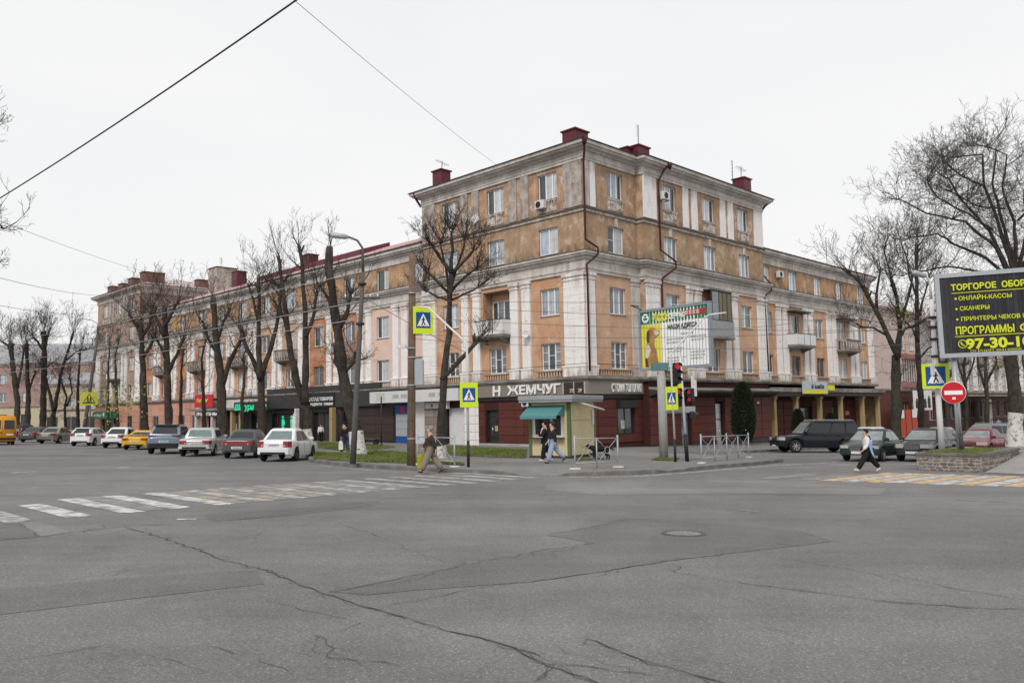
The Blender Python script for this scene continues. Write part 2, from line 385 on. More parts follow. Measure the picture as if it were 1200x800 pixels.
def crack(px, wd=.02, jit=.05, seed=0):
    rr = random.Random(seed); P = []
    for a, b in zip(px[:-1], px[1:]):
        A_, B_ = G(*a).xy, G(*b).xy; n = max(2, int((B_ - A_).length / .12))
        for i in range(n): P.append(A_.lerp(B_, i / n))
    P.append(G(*px[-1]).xy)
    L_, R_ = [], []
    for i, p in enumerate(P):
        d = (P[min(i + 1, len(P) - 1)] - P[max(i - 1, 0)]); d = d.normalized() if d.length else Vector((1, 0)); n = Vector((-d.y, d.x))
        q = p + n * rr.gauss(0, jit); h = (wd if wd < .02 else wd * .75) * .33 * (.15 + rr.random() * 1.5) * (.3 if i in (0, len(P) - 1) else 1)
        L_.append(gp(*(q + n * h), .007)); R_.append(gp(*(q - n * h), .007))
    mb = MB()
    for i in range(len(P) - 1): mb.face([R_[i], R_[i + 1], L_[i + 1], L_[i]])
    return mb.build('crack', 'crack', road)
for i, (px, wd) in enumerate([
    ([(150, 618), (200, 633), (260, 655), (312, 668), (380, 696), (440, 714), (520, 738), (590, 755), (630, 775), (700, 800), (760, 830)], .03),
    ([(380, 696), (470, 678), (560, 659), (640, 644), (697, 637)], .024), ([(440, 712), (520, 697), (590, 684), (622, 682)], .012),
    ([(622, 682), (690, 672), (770, 659), (850, 649)], .022), ([(640, 627), (690, 618), (741, 607)], .022),
    ([(741, 607), (800, 611), (935, 622), (975, 634)], .012), ([(790, 659), (797, 666), (788, 671)], .015),
    ([(775, 668), (860, 681), (950, 694), (1050, 705), (1130, 712), (1200, 714)], .024),
    ([(676, 747), (710, 758), (755, 773), (790, 786), (850, 800), (900, 830)], .028), ([(600, 758), (648, 775), (700, 782), (760, 791)], .02),
    ([(648, 778), (630, 800)], .02), ([(375, 744), (392, 760), (386, 770), (420, 776), (470, 780)], .016),
    ([(0, 775), (60, 768), (130, 754)], .012), ([(0, 633), (60, 627), (140, 617), (240, 612), (330, 604), (420, 590), (480, 583)], .026),
    ([(20, 612), (48, 629)], .02), ([(402, 615), (445, 628)], .014), ([(1040, 672), (1120, 690), (1200, 704)], .012),
    ([(900, 652), (1000, 668), (1100, 690)], .007), ([(300, 700), (420, 730), (390, 742)], .008)]):
    crack(px, wd, .022, i)
    if wd > .015: crack([(x + (7 if k % 2 else -6), y + (3 if k % 2 else -2)) for k, (x, y) in enumerate(px)], wd * .4, .05, i + 90)

rc = random.Random(77)
for i in range(16):
    x, y = rc.uniform(30, 1170), 610 + 180 * rc.random() ** 1.3; a = rc.choice([-.18, .22, .1, .35]); l = rc.uniform(40, 150); crack([(x + l * f + rc.uniform(-6, 6), y + l * f * a + rc.uniform(-4, 4)) for f in (0, .3, .6, 1)], .008, .05, 200 + i)
# manhole
mh = G(801, 625.5)
t = thing('manhole', 'round iron manhole cover in the darker asphalt patch', 'manhole', mh, 0, tilt=True)
mb = MB(); mb.lathe([(.27, .012), (.25, .016), (.05, .016), (0.001, .016)], 28)
for a in range(-3, 4):
    h = math.sqrt(max(0, .23 ** 2 - (a * .07) ** 2)); mb.box(a * .07 - .012, a * .07 + .012, -h, h, .012, .024)
mb.build('cover', mat('iron_worn', (.26, .25, .24), .6, .2, 8, metal=.3), t)
mb = MB(); mb.lathe([(.34, .004), (.34, .02), (.275, .02), (.275, .004)], 28); mb.build('rim', 'pole_grey', t)

# ------------------------------------------------------------------ crossings and lines
def bar(parent, a, dirv, ln, wd, matn, dz=.006, wear=0, seed=0):
    """one painted bar with slightly ragged ends: a = mid of near end"""
    rr = random.Random(seed); d = dirv.normalized(); n = Vector((-d.y, d.x)); mb = MB(); k = 6
    top = [a + n * (wd * (i / k - .5)) + d * rr.uniform(-.07, .07) for i in range(k + 1)]
    bot = [a + d * ln + n * (wd * (i / k - .5)) + d * rr.uniform(-.07, .07) for i in range(k + 1)]
    for i in range(k): mb.face([gp(*top[i], dz), gp(*top[i + 1], dz), gp(*bot[i + 1], dz), gp(*bot[i], dz)])
    return mb.build('painted_bar', matn, parent)
zl = thing('zebra_crossing', 'worn white zebra crossing over the left street', 'crossing', (0, 0, 0))
A0, B0 = G(156, 600).xy, G(645, 558.5).xy; A0 -= (B0 - A0).normalized() * 2.3; ln = (B0 - A0).length; dv = Vector((math.cos(R(135)), math.sin(R(135))))
k = 0; s = .3
while s < ln:
    p = A0.lerp(B0, s / ln); u = k % 2
    m_ = ('paint_worn' if k < 2 else 'paint_white' if k < 10 else 'paint_worn') if u == 0 else ('paint_faint' if k < 9 else 'paint_yellow_worn' if k < 17 else 'paint_faint')
    if u == 0 or k in (5, 9, 11, 13, 15, 17, 19): bar(zl, p, dv, 4.05 if k > 2 else 3.2, .46, m_, seed=k)
    s += .5; k += 1
zr = thing('zebra_crossing', 'zebra crossing of white and orange bars beside the stone planter', 'crossing', (0, 0, 0))
A0, B0 = G(1215, 571).xy, G(868, 560).xy; ln = (B0 - A0).length; k = 0; s = 0
while s < ln:
    p = A0.lerp(B0, s / ln); fade = s > 5.7
    m_ = ('paint_faint' if fade else 'paint_white') if k % 2 == 0 else ('paint_yellow_worn' if fade else 'paint_yellow')
    if not (fade and rnd.random() < .3): bar(zr, p, WD.xy, 5.6 if not fade else 3.6, .52, m_, seed=50 + k)
    s += .6; k += 1
def line_px(pts, wd, matn):
    mb = MB(); P = [G(*p).xy for p in pts]
    for a, b in zip(P[:-1], P[1:]):
        d = (b - a).normalized(); n = Vector((-d.y, d.x)) * wd / 2
        mb.face([gp(*(a - n), .006), gp(*(b - n), .006), gp(*(b + n), .006), gp(*(a + n), .006)])
    return mb.build('painted_line', matn, road)
for a, b, wd, m_ in [((12, 554), (42, 552.4), .25, 'paint_white'), ((135, 548.2), (152, 547.4), .25, 'paint_white'), ((70, 551), (110, 549.5), .2, 'paint_faint'),
                     ((207, 608.5), (230, 608.0), .16, 'paint_white'), ((0, 540), (30, 538.5), .2, 'paint_faint'),
                     ((895, 544.8), (916, 544.5), .22, 'paint_faint'), ((932, 544.8), (956, 544.6), .22, 'paint_faint'), ((973, 544.4), (997, 544.4), .25, 'paint_white'),
                     ((1012, 544.5), (1042, 544.4), .22, 'paint_worn'), ((1060, 543.8), (1075, 543.8), .25, 'paint_white'), ((863, 597), (890, 600), .1, 'paint_faint'),
                     ((1120, 586), (1180, 588), .1, 'paint_faint')]:
    line_px([a, b], wd, m_)
line_px([(372, 545.5), (440, 551.5), (520, 556), (580, 558.5)], .14, 'paint_worn')
line_px([(668, 559.2), (740, 558.3), (790, 555), (850, 550), (905, 545.5), (980, 541.5)], .14, 'paint_white')

# ------------------------------------------------------------------ the raised corner pavement with kerbstones
KH = .14
edge = []                                             # (x, y, kerb height)
def e_px(pts, h=KH):
    for p in pts: v = G(*p); edge.append((v.x, v.y, h))
for s_ in (140, 100, 70, 45): v = site(0, 0, s_) - WD * 15.6; edge.append((v.x, v.y, KH))
v = site(0, 0, 12.5) - WD * 15.6; edge.append((v.x, v.y, KH))
e_px([(361, 536.5), (362, 541), (380, 543.4), (400, 545.6), (440, 548.8), (480, 551), (520, 553), (560, 554.6)]); e_px([(596, 556.5)], .10); e_px([(612, 557.3), (655, 557.6)], .02)
e_px([(668, 557.2)], .1); e_px([(700, 557), (740, 556), (768, 554.6)]); e_px([(783, 553.4), (800, 552)], .06); e_px([(815, 551), (840, 548.6), (880, 545.4), (905, 542.8), (918, 541.3)])
v = site(-3.5, 14.2); edge.append((v.x, v.y, KH)); v = site(1.5, 9.8); edge.append((v.x, v.y, KH))
for t_ in (10, 25, 45, 70, 140): v = site(t_, 9.6); edge.append((v.x, v.y, KH))
v = site(140, -30); edge.append((v.x, v.y, KH)); v = site(0, 0, 140) + WD * 30; edge.append((v.x, v.y, KH))
bm = bmesh.new()
outer = [bm.verts.new(gp(x, y, h)) for x, y, h in edge]
low = [bm.verts.new(gp(x, y, -.1)) for x, y, h in edge]
n_ = len(edge); inner = []
for i, (x, y, h) in enumerate(edge):
    a, b = Vector(edge[i - 1][:2]), Vector(edge[(i + 1) % n_][:2]); d = (b - a).normalized(); inner.append(bm.verts.new(gp(x - d.y * 1.6, y + d.x * 1.6, KH)))
for i in range(n_):
    j = (i + 1) % n_
    bm.faces.new((low[i], low[j], outer[j], outer[i])); bm.faces.new((outer[i], outer[j], inner[j], inner[i]))
bm.faces.new(inner)
bmesh.ops.triangulate(bm, faces=bm.faces[:])
me = bpy.data.meshes.new('pavement'); bm.to_mesh(me); bm.free(); me.materials.append(M['pavement_asphalt'])
pav = struct(link('pavement', me))
# kerbstones, one object each
kst = MB(); kst.box(-.485, .485, -.09, .09, -.2, 0, bev=.018); k0 = kst.build('kerbstone', 'kerb_stone'); kme = k0.data; bpy.data.objects.remove(k0)
cnt = 0
for i in range(3, n_ - 3):
    a, b = Vector(edge[i][:2]), Vector(edge[i + 1][:2]); ha, hb = edge[i][2], edge[i + 1][2]; L_ = (b - a).length
    if max(ha, hb) < .05 or L_ < .3 or a.y > 66: continue
    n = max(1, round(L_ / 1.0)); d = (b - a).normalized(); nn = Vector((-d.y, d.x))
    for q in range(n):
        f = (q + .5) / n; c = a.lerp(b, f); h = ha + (hb - ha) * f
        o = place('kerbstone', kme, pav, gp(*(c + nn * .085), h + .012 + rnd.uniform(-.006, .01)))
        o.rotation_euler = (0, math.atan2(-(gz(*b) + hb - gz(*a) - ha), L_), math.atan2(d.y, d.x) + rnd.uniform(-.012, .012)); o.scale.x = L_ / n; cnt += 1

# grass plots
def grass_plot(px, name='grass', n=2600, hmin=.04, hmax=.11, dz=KH + .02, pts=None):
    poly = pts or [G(*p, dz).xy for p in px]
    bm = bmesh.new(); rr = random.Random(len(px or pts) * 31 + n)
    f = bm.faces.new([bm.verts.new(gp(*p, dz)) for p in poly]); bmesh.ops.triangulate(bm, faces=[f])
    me = bpy.data.meshes.new(name); bm.to_mesh(me); bm.free()
    mb = MB(); mb.v = [v.co.copy() for v in me.vertices]; mb.f = [list(p.vertices) for p in me.polygons]; mb.m = [0] * len(mb.f); mb.sm = [False] * len(mb.f)
    xs = [p.x for p in poly]; ys = [p.y for p in poly]; k = 0
    def inside(x, y):
        c = False; j = len(poly) - 1
        for i in range(len(poly)):
            if (poly[i].y > y) != (poly[j].y > y) and x < (poly[j].x - poly[i].x) * (y - poly[i].y) / (poly[j].y - poly[i].y) + poly[i].x: c = not c
            j = i
        return c
    tries = 0
    while k < n and tries < n * 12:
        tries += 1; x, y = rr.uniform(min(xs), max(xs)), rr.uniform(min(ys), max(ys))
        if not inside(x, y): continue
        if mnoise.noise((x * .9, y * .9, 3)) < -.28 and rr.random() < .8: continue
        k += 1
        for _ in range(2):
            a = rr.uniform(0, 6.28); h = rr.uniform(hmin, hmax) * (1.2 + mnoise.noise((x * .5, y * .5, 0))); wd = rr.uniform(.015, .035); ln_ = rr.uniform(0, .06)
            dx, dy = math.cos(a) * wd, math.sin(a) * wd; z = gz(x, y) + dz - .01
            mb.face([(x - dx, y - dy, z), (x + dx, y + dy, z), (x + math.cos(a + 1.3) * ln_, y + math.sin(a + 1.3) * ln_, z + h)], 1)
    return stuff(mb.build(name, ['grass', 'grass_blade'], None))
def gt(o, lab): o['label'] = lab; o['category'] = 'grass'; return o
gt(grass_plot([(367, 537.4), (400, 539.4), (440, 541), (480, 542.2), (520, 543.4), (545, 544.6), (535, 541.5), (500, 538.5), (450, 535.4), (400, 531.6), (369, 529.6)], n=7500), 'green grass strip along the curved kerb left of the man')
gt(grass_plot([(424, 531.6), (470, 534.8), (486, 534), (472, 530), (440, 527.4)], n=1500), 'small grass island behind the rusty pole')
gt(grass_plot([(373, 524.5), (400, 527.5), (438, 526.2), (464, 523.8), (440, 521.2), (395, 518.8), (372, 518)], n=2600), 'grass strip in front of the dark brown shop')
gt(grass_plot([(505, 531.5), (560, 534.4), (616, 536.2), (618, 527.2), (575, 524.6), (534, 522.6), (508, 523)], n=4200), 'grass plot in front of the dark red wall left of the kiosk')
gt(grass_plot([(763, 538.5), (790, 539.5), (796, 537.5), (770, 536.2)], n=240), 'little tuft of grass round the foot of the billboard column')
gt(grass_plot([(700, 538), (712, 537), (672, 536.5), (674, 539.5)], n=320), 'weeds growing along the kiosk wall behind the railing')

# ------------------------------------------------------------------ building kit
class Fac:
    """a facade plane: u along it, v outwards, z up; side 'R' looks to local -Y, side 'L' to local -X"""
    def __init__(s, root, side, v0=0): s.r, s.s, s.v0 = root, side, v0
    def p(s, u, v, z): v += s.v0; return (u, -v, z) if s.s == 'R' else (-v, u, z)
    def box(s, mb, u0, u1, v0, v1, z0, z1, m=0, bev=0):
        a, b = s.p(u0, v0, z0), s.p(u1, v1, z1); mb.box(a[0], b[0], a[1], b[1], a[2], b[2], m, bev)
    def quad(s, mb, pts, m=0): mb.face([s.p(*q) for q in pts], m)
    @property
    def rz(s): return 0 if s.s == 'R' else -math.pi / 2
    @property
    def nrm(s): return -math.pi / 2 if s.s == 'R' else math.pi
    def at(s, me, name, u, v, z, parent=None): return place(name, me, parent or s.r, s.p(u, v, z), s.rz)
    def tm(s, u, v, z): x, y, zz = s.p(u, v, z); return face_m(x, y, zz, s.nrm)
    def wall(s, mb, u0, u1, z0, z1, holes=(), v=0, m=0, dep=.24, rm=None):
        rm = m if rm is None else rm
        hs = [h for h in holes if h[0] < u1 and h[1] > u0 and h[2] < z1 and h[3] > z0]
        us = sorted({u0, u1, *[min(max(x, u0), u1) for h in hs for x in h[:2]]}); zs = sorted({z0, z1, *[min(max(x, z0), z1) for h in hs for x in h[2:4]]})
        for a, b in zip(us[:-1], us[1:]):
            for c, d in zip(zs[:-1], zs[1:]):
                mu, mz = (a + b) / 2, (c + d) / 2
                if any(h[0] < mu < h[1] and h[2] < mz < h[3] for h in hs): continue
                s.quad(mb, [(a, v, c), (b, v, c), (b, v, d), (a, v, d)], m)
        for h in hs:
            a, b, c, d = h[:4]; q = v - dep
            for P in ([(a, v, c), (a, q, c), (a, q, d), (a, v, d)], [(b, v, c), (b, q, c), (b, q, d), (b, v, d)],
                      [(a, v, c), (b, v, c), (b, q, c), (a, q, c)], [(a, v, d), (b, v, d), (b, q, d), (a, q, d)]): s.quad(mb, P, rm)
def sweep(mb, path, prof, m=0, closed_ends=True):
    """profile (v, z) carried along a plan path with mitred corners; outwards = right of travel"""
    P = [Vector(p) for p in path]; n = len(P); off = []
    def nr(a, b): d = (b - a).normalized(); return Vector((d.y, -d.x))
    for i in range(n):
        n1 = nr(P[i - 1], P[i]) if i else nr(P[0], P[1]); n2 = nr(P[i], P[i + 1]) if i < n - 1 else n1
        off.append((n1 + n2) / max(.2, 1 + n1.dot(n2)))
    k = len(prof); vs = [(*(P[i] + off[i] * v), z) for i in range(n) for v, z in prof]
    fs = [(i * k + j, i * k + j + 1, (i + 1) * k + j + 1, (i + 1) * k + j) for i in range(n - 1) for j in range(k - 1)]
    if closed_ends: fs += [tuple(range(k)), tuple(range((n - 1) * k, n * k))]
    mb.faces(vs, fs, m)

WIN = {}
PANES = ['glass_curtain', 'glass_mid', 'glass_dark', 'glass_blue']
def window_mesh(w_, h_, mull, bars, fm):
    key = ('w', round(w_, 2), round(h_, 2), tuple(mull), tuple(bars), fm)
    if key not in WIN:
        mb = MB(); f = .065
        mb.box(-w_ / 2, -w_ / 2 + f, -.03, .05, 0, h_); mb.box(w_ / 2 - f, w_ / 2, -.03, .05, 0, h_)
        mb.box(-w_ / 2 + f, w_ / 2 - f, -.03, .05, 0, f); mb.box(-w_ / 2 + f, w_ / 2 - f, -.03, .05, h_ - f, h_)
        xs = [-w_ / 2 + f] + [(-.5 + q) * w_ for q in mull] + [w_ / 2 - f]
        for q in mull: x = (-.5 + q) * w_; mb.box(x - .05, x + .05, -.035, .045, f, h_ - f)
        for i, bl in enumerate(bars):
            for z in bl:
                a = xs[i] + (.05 if i else 0); b = xs[i + 1] - (.05 if i + 1 < len(xs) - 1 else 0); mb.box(a, b, -.025, .04, z * h_ - .02, z * h_ + .02)
        o = mb.build('window', fm); WIN[key] = (o.data, xs); bpy.data.objects.remove(o)
    return WIN[key]
def pane_mesh(a, b, h_, gm):
    key = ('p', round(a, 2), round(b, 2), round(h_, 2), gm)
    if key not in WIN:
        mb = MB(); mb.box(a, b, 0, .014, .05, h_ - .05); o = mb.build('pane', gm); WIN[key] = o.data; bpy.data.objects.remove(o)
    return WIN[key]
def sill_mesh(w_, sm):
    key = ('s', round(w_, 2), sm)
    if key not in WIN:
        mb = MB(); mb.box(-w_ / 2 - .06, w_ / 2 + .06, -.26, -.03, -.05, -.012); o = mb.build('sill', sm); WIN[key] = o.data; bpy.data.objects.remove(o)
    return WIN[key]
wr = random.Random(11)
def window(F, uc, z0, w_=1.8, h_=1.86, mull=(.36,), bars=((), ()), fm='white_pvc', tone=None, v=0, dep=.17, sill=True, parent=None):
    me, xs = window_mesh(w_, h_, mull, bars, fm)
    o = F.at(me, 'window', uc, v - dep, z0, parent)
    for i in range(len(xs) - 1):
        g = tone[i % len(tone)] if tone else wr.choice(['glass_curtain', 'glass_curtain', 'glass_mid', 'glass_dark', 'glass_blue'])
        place('pane', pane_mesh(xs[i], xs[i + 1], h_, g), o, (0, .01, 0))
    if sill: place('sill', sill_mesh(w_, 'sill_metal'), o, (0, 0, 0))
    return o
def hole(uc, z0, w_=1.8, h_=1.86): return (uc - w_ / 2, uc + w_ / 2, z0, z0 + h_)

def pilaster(F, u0, u1, mt='plaster_white', v=0, z0=4.9, z1=11.85, ped=True, cap=True, blocks=False, out=.15):
    mb = MB(); zb = z0
    if ped: F.box(mb, u0 - .08, u1 + .08, v - .05, v + out + .09, z0, z0 + .62); F.box(mb, u0 - .12, u1 + .12, v - .05, v + out + .13, z0 + .62, z0 + .72); zb = z0 + .72
    zt = z1 - (.46 if cap else 0)
    if blocks:
        n = max(1, round((zt - zb) / .52)); st = (zt - zb) / n; F.box(mb, u0 + .02, u1 - .02, v - .05, v + out - .02, zb, zt)
        for i in range(n): F.box(mb, u0, u1, v - .04, v + out, zb + i * st + .008, zb + (i + 1) * st - .008)
    else: F.box(mb, u0, u1, v - .05, v + out, zb, zt)
    if cap: F.box(mb, u0 - .05, u1 + .05, v - .05, v + out + .05, zt, zt + .09); F.box(mb, u0 + .02, u1 - .02, v - .05, v + out + .02, zt + .09, zt + .26); F.box(mb, u0 - .09, u1 + .09, v - .05, v + out + .1, zt + .26, z1 - .005)
    return mb.build('pilaster', mt, F.r)
def balustrade(F, u0, u1, z0=4.92, z1=5.36, v=0, mt='stucco_orange', back='red_dark'):
    mb = MB(); F.box(mb, u0, u1, v - .02, v + .03, z0, z1, 1); n = max(3, int((u1 - u0) / .24)); st = (u1 - u0) / n
    for i in range(n): F.box(mb, u0 + (i + .25) * st, u0 + (i + .75) * st, v, v + .14, z0 + .05, z1 - .06)
    F.box(mb, u0, u1, v, v + .18, z1 - .06, z1 + .02, 2); F.box(mb, u0, u1, v, v + .16, z0 - .01, z0 + .05, 2)
    return mb.build('balustrade', [mt, back, 'ledge_grey'], F.r)
def apron(F, uc, z0, z1, w_=1.7, v=0):
    mb = MB(); F.box(mb, uc - w_ / 2, uc + w_ / 2, v - .02, v + .05, z0, z1); k = 7
    for i in range(k): x = uc - w_ / 2 + (i + .5) * w_ / k; F.box(mb, x - .06, x + .06, v, v + .1, z0 + .08, z1 - .1)
    F.box(mb, uc - w_ / 2 - .03, uc + w_ / 2 + .03, v, v + .13, z1 - .09, z1 - .01)
    return mb.build('apron', 'plaster_apron', F.r)
PM = {}
def panel_courses(F, u0, u1, z0, z1, n, mt='red_panel', v=0, th=.06, gap=.022, seg=None):
    """rusticated facing: every slab its own object with shared meshes"""
    st = (z1 - z0) / n; k = 1 if not seg else max(1, round((u1 - u0) / seg)); wd = (u1 - u0) / k
    key = (round(wd, 2), round(st, 2), mt, th)
    if key not in PM:
        mb = MB(); mb.box(-wd / 2 + gap / 2, wd / 2 - gap / 2, -th, .02, gap / 2, st - gap / 2, bev=.014); o = mb.build('facing_slab', mt); PM[key] = o.data; bpy.data.objects.remove(o)
    for j in range(k):
        for i in range(n): F.at(PM[key], 'facing_slab', u0 + (j + .5) * wd, v, z0 + i * st)
def dark_wall(F, u0, u1, z0, z1, v=0, mt='red_dark', holes=(), name='wall'):
    mb = MB(); F.wall(mb, u0, u1, z0, z1, holes, v); return mb.build(name, mt, F.r)
def pipe(root, pts, r=.075, name='drainpipe', mt='pipe_maroon', head=None):
    mb = MB(); mb.tube(pts, r, 8)
    if head: h = Vector(head); mb.tube([h + Vector((0, 0, -.35)), h + Vector((0, 0, -.05)), h + Vector((0, 0, .12))], [.09, .2, .2], 8)
    return mb.build(name, mt, root)
def balcony(F, uc, w_, z, dep=1.1, v=0, h=1.05, style='white', curved=False):
    root = F.at(None, 'balcony', uc, v, z)
    mb = MB()
    if curved:
        k = 10
        for i in range(k):
            a, b = -w_ / 2 + w_ * i / k, -w_ / 2 + w_ * (i + 1) / k
            d0, d1 = [dep * (.45 + .55 * math.sqrt(max(0, 1 - (2 * q / w_) ** 2))) for q in (a, b)]
            mb.face([(a, 0, .12), (b, 0, .12), (b, -d1, .12), (a, -d0, .12)]); mb.face([(a, -d0, .12), (b, -d1, .12), (b, -d1, -.05), (a, -d0, -.05)])
            mb.face([(a, -d0, -.05), (b, -d1, -.05), (b * .8, -d1 * .75, -.38), (a * .8, -d0 * .75, -.38)]); mb.face([(a * .8, -d0 * .75, -.38), (b * .8, -d1 * .75, -.38), (b * .5, 0, -.7), (a * .5, 0, -.7)])
        mb.build('slab', 'stucco_pink', root)
    else:
        mb.box(-w_ / 2, w_ / 2, -dep, 0, -.02, .13); mb.box(-w_ / 2 + .1, w_ / 2 - .1, -dep + .12, 0, -.13, -.02)
        for x in (-w_ * .36, w_ * .36): mb.prism([(x - .1, 0), (x + .1, 0), (x + .1, -dep * .8), (x - .1, -dep * .8)], [-.5, -.5, -.2, -.2], -.13)
        mb.build('slab', 'ledge_grey', root)
    if style in ('white', 'grey'):
        mt = 'white_paint' if style == 'white' else 'sign_back'
        n = 3; wd = w_ / n
        for i in range(n):
            q = MB(); q.box(-wd / 2 + .015, wd / 2 - .015, -.03, 0, .16, h); o = q.build('panel', mt, root); o.location = (-w_ / 2 + (i + .5) * wd, -dep, 0)
        for sx in (-1, 1):
            q = MB(); q.box(sx * w_ / 2 - .015, sx * w_ / 2 + .015, -dep + .01, -.02, .16, h); q.build('side_panel', mt, root)
        q = MB(); q.box(-w_ / 2 - .02, w_ / 2 + .02, -dep - .05, -dep + .03, h, h + .05)
        for sx in (-1, 1): q.box(sx * w_ / 2 - .03, sx * w_ / 2 + .03, -dep + .03, 0, h, h + .05)
        for i in (1, 2): q.box(-w_ / 2 + i * wd - .025, -w_ / 2 + i * wd + .025, -dep - .045, -dep - .03, .1, h)
        q.build('handrail', 'iron_dark', root)
    else:
        q = MB(); n = int(w_ / .22)
        for i in range(n + 1):
            x = -w_ / 2 + w_ * i / n; q.box(x - .045, x + .045, -dep, -dep + .09, .13, h) if i % 2 else q.tube([(x, -dep + .04, .13), (x + .03, -dep - .03, h * .4), (x, -dep + .04, h)], .05, 5)
        for sx in (-1, 1):
            for k in range(4): y = -dep * k / 4; q.box(sx * w_ / 2 - .04, sx * w_ / 2 + .04, y - .09, y, .13, h)
        q.build('balusters', 'plaster_dirty', root)
        q = MB(); q.box(-w_ / 2 - .05, w_ / 2 + .05, -dep - .06, -dep + .12, h, h + .09)
        for sx in (-1, 1): q.box(sx * w_ / 2 - .06, sx * w_ / 2 + .06, -dep + .12, 0, h, h + .09)
        q.build('handrail', 'plaster_dirty', root)
    return root

# ------------------------------------------------------------------ the big corner building
B = thing('apartment_building', 'long peeling orange apartment building with white pilasters and a taller corner above dark red shops', 'building',
          CORNER, HEAD_W)
L1, LW, R1, R2, RW, LF = Fac(B, 'L', 0), Fac(B, 'L', -.3), Fac(B, 'R', 0), Fac(B, 'R', .6), Fac(B, 'R', -.3), Fac(B, 'L', 0)
PE, WE, FE, RS, RE, WR = 17.2, 77.65, 94.8, 5.95, 23.5, 48.9   # ends of near pavilion, wing, far pavilion; step, end of right pavilion, right wing
LC = [3.25, 8.55, 13.8]; LPAIR = [(5.05, 5.85), (6.25, 7.05), (10.3, 11.1), (11.6, 12.4)]
RC = [9.35, 14.8, 20.2]; RPAIR = [(11.1, 11.85), (12.3, 13.1), (16.5, 17.3), (17.75, 18.55)]
WC = [18.05 + 5.2 * k for k in range(12)]; RWC = [25.4 + 5.25 * k for k in range(5)]
FC = [WE + 17.15 - c for c in LC]; FPAIR = [(WE + 17.15 - b, WE + 17.15 - a) for a, b in LPAIR]
Z2, Z3, Z4, Z5 = 5.42, 9.22, 13.5, 17.42
BAL_L = {28.45, 38.85, 49.25, 59.65, 70.05}

# --- walls
def face_walls(F, u0, u1, cs, lo, mid, top, floor5=True, log=None, h4=Z4):
    hs = [hole(c, z) for c in cs for z in (Z2, Z3, h4) + ((Z5,) if floor5 else ()) if not (log and abs(c - log) < .1 and z == Z3)]
    if log: hs.append((log - 1.5, log + 1.5, 8.2, 11.55))
    mb = MB(); F.wall(mb, u0, u1, 4.7, 12.0, hs, 0, 0, dep=.24); mb.build('wall', lo, B)
    mb = MB(); F.wall(mb, u0, u1, 12.0, 16.3 if floor5 else 16.35, hs, 0, 0, dep=.24); mb.build('wall', mid, B)
    if floor5: mb = MB(); F.wall(mb, u0, u1, 16.3, 20.3, hs, 0, 0, dep=.24); mb.build('wall', top, B)
face_walls(L1, 0, PE, LC, 'stucco_orange', 'stucco_brown', 'stucco_rust', log=8.55)
face_walls(R1, 0, RS, [3.5], 'stucco_orange_light', 'stucco_brown', 'stucco_rust')
face_walls(R2, RS, RE, RC, 'stucco_orange_light', 'stucco_brown', 'stucco_rust')
mat('stucco_far', (.43, .29, .21), .92, .14, 1, .3, 20, col2=(.34, .25, .2), thr=.5, streak=(.28, .21, .17), sthr=.56)
face_walls(LF, WE, FE, FC, 'stucco_far', 'stucco_far', 'stucco_far')
# left wing in two colours of render, right wing
hsW = [hole(c, z, h_=1.86) for c in WC for z in (Z2, Z3, 13.35)]
for a, b, m_ in ((PE, 26.1, 'stucco_pink'), (26.1, 36.2, 'stucco_brick_orange'), (36.2, 57, 'stucco_orange'), (57, WE, 'stucco_brick_orange')):
    mb = MB(); LW.wall(mb, a, b, 4.7, 12.0, hsW); mb.build('wall', m_, B)
mb = MB(); LW.wall(mb, PE, WE, 12.0, 16.4, hsW); mb.build('wall', 'stucco_wing', B)
hsR = [hole(c, z) for c in RWC for z in (Z2, Z3, 13.35)]
mb = MB(); RW.wall(mb, RE, WR, 4.7, 12.0, hsR); mb.build('wall', 'stucco_orange', B)
mb = MB(); RW.wall(mb, RE, WR, 12.0, 16.4, hsR); mb.build('wall', 'stucco_wing', B)
mb = MB()                                            # party walls, pavilion returns and backs
mb.face([(RS, 0, 4.7), (RS, -.6, 4.7), (RS, -.6, 20.3), (RS, 0, 20.3)])
mb.face([(RE, -.6, -1.5), (RE, 14, -1.5), (RE, 14, 20.3), (RE, -.6, 20.3)])
mb.face([(0, PE, -1.5), (14, PE, -1.5), (14, PE, 20.3), (0, PE, 20.3)])
mb.face([(14, PE, -1.5), (14, 14, -1.5), (14, 14, 20.3), (14, PE, 20.3)]); mb.face([(14, 14, -1.5), (RE, 14, -1.5), (RE, 14, 20.3), (14, 14, 20.3)])
mb.face([(14, PE, -1.5), (14, WE, -1.5), (14, WE, 16.4), (14, PE, 16.4)]); mb.face([(RE, 14, -1.5), (WR, 14, -1.5), (WR, 14, 16.4), (RE, 14, 16.4)])
mb.face([(WR, .3, -1.5), (WR, 14, -1.5), (WR, 14, 16.4), (WR, .3, 16.4)])
mb.build('wall', 'stucco_brown', B)
mb = MB(); mb.face([(0, WE, -1.5), (15, WE, -1.5), (15, WE, 20.3), (0, WE, 20.3)]); mb.face([(0, FE, -1.5), (15, FE, -1.5), (15, FE, 20.3), (0, FE, 20.3)])
mb.face([(15, WE, -1.5), (15, FE, -1.5), (15, FE, 20.3), (15, WE, 20.3)])
mb.build('wall', mat('stucco_old_grey', (.30, .24, .2), .92, .2, 1.2, .3, 20, col2=(.2, .16, .13), thr=.5, streak=(.4, .33, .28), sthr=.58), B)

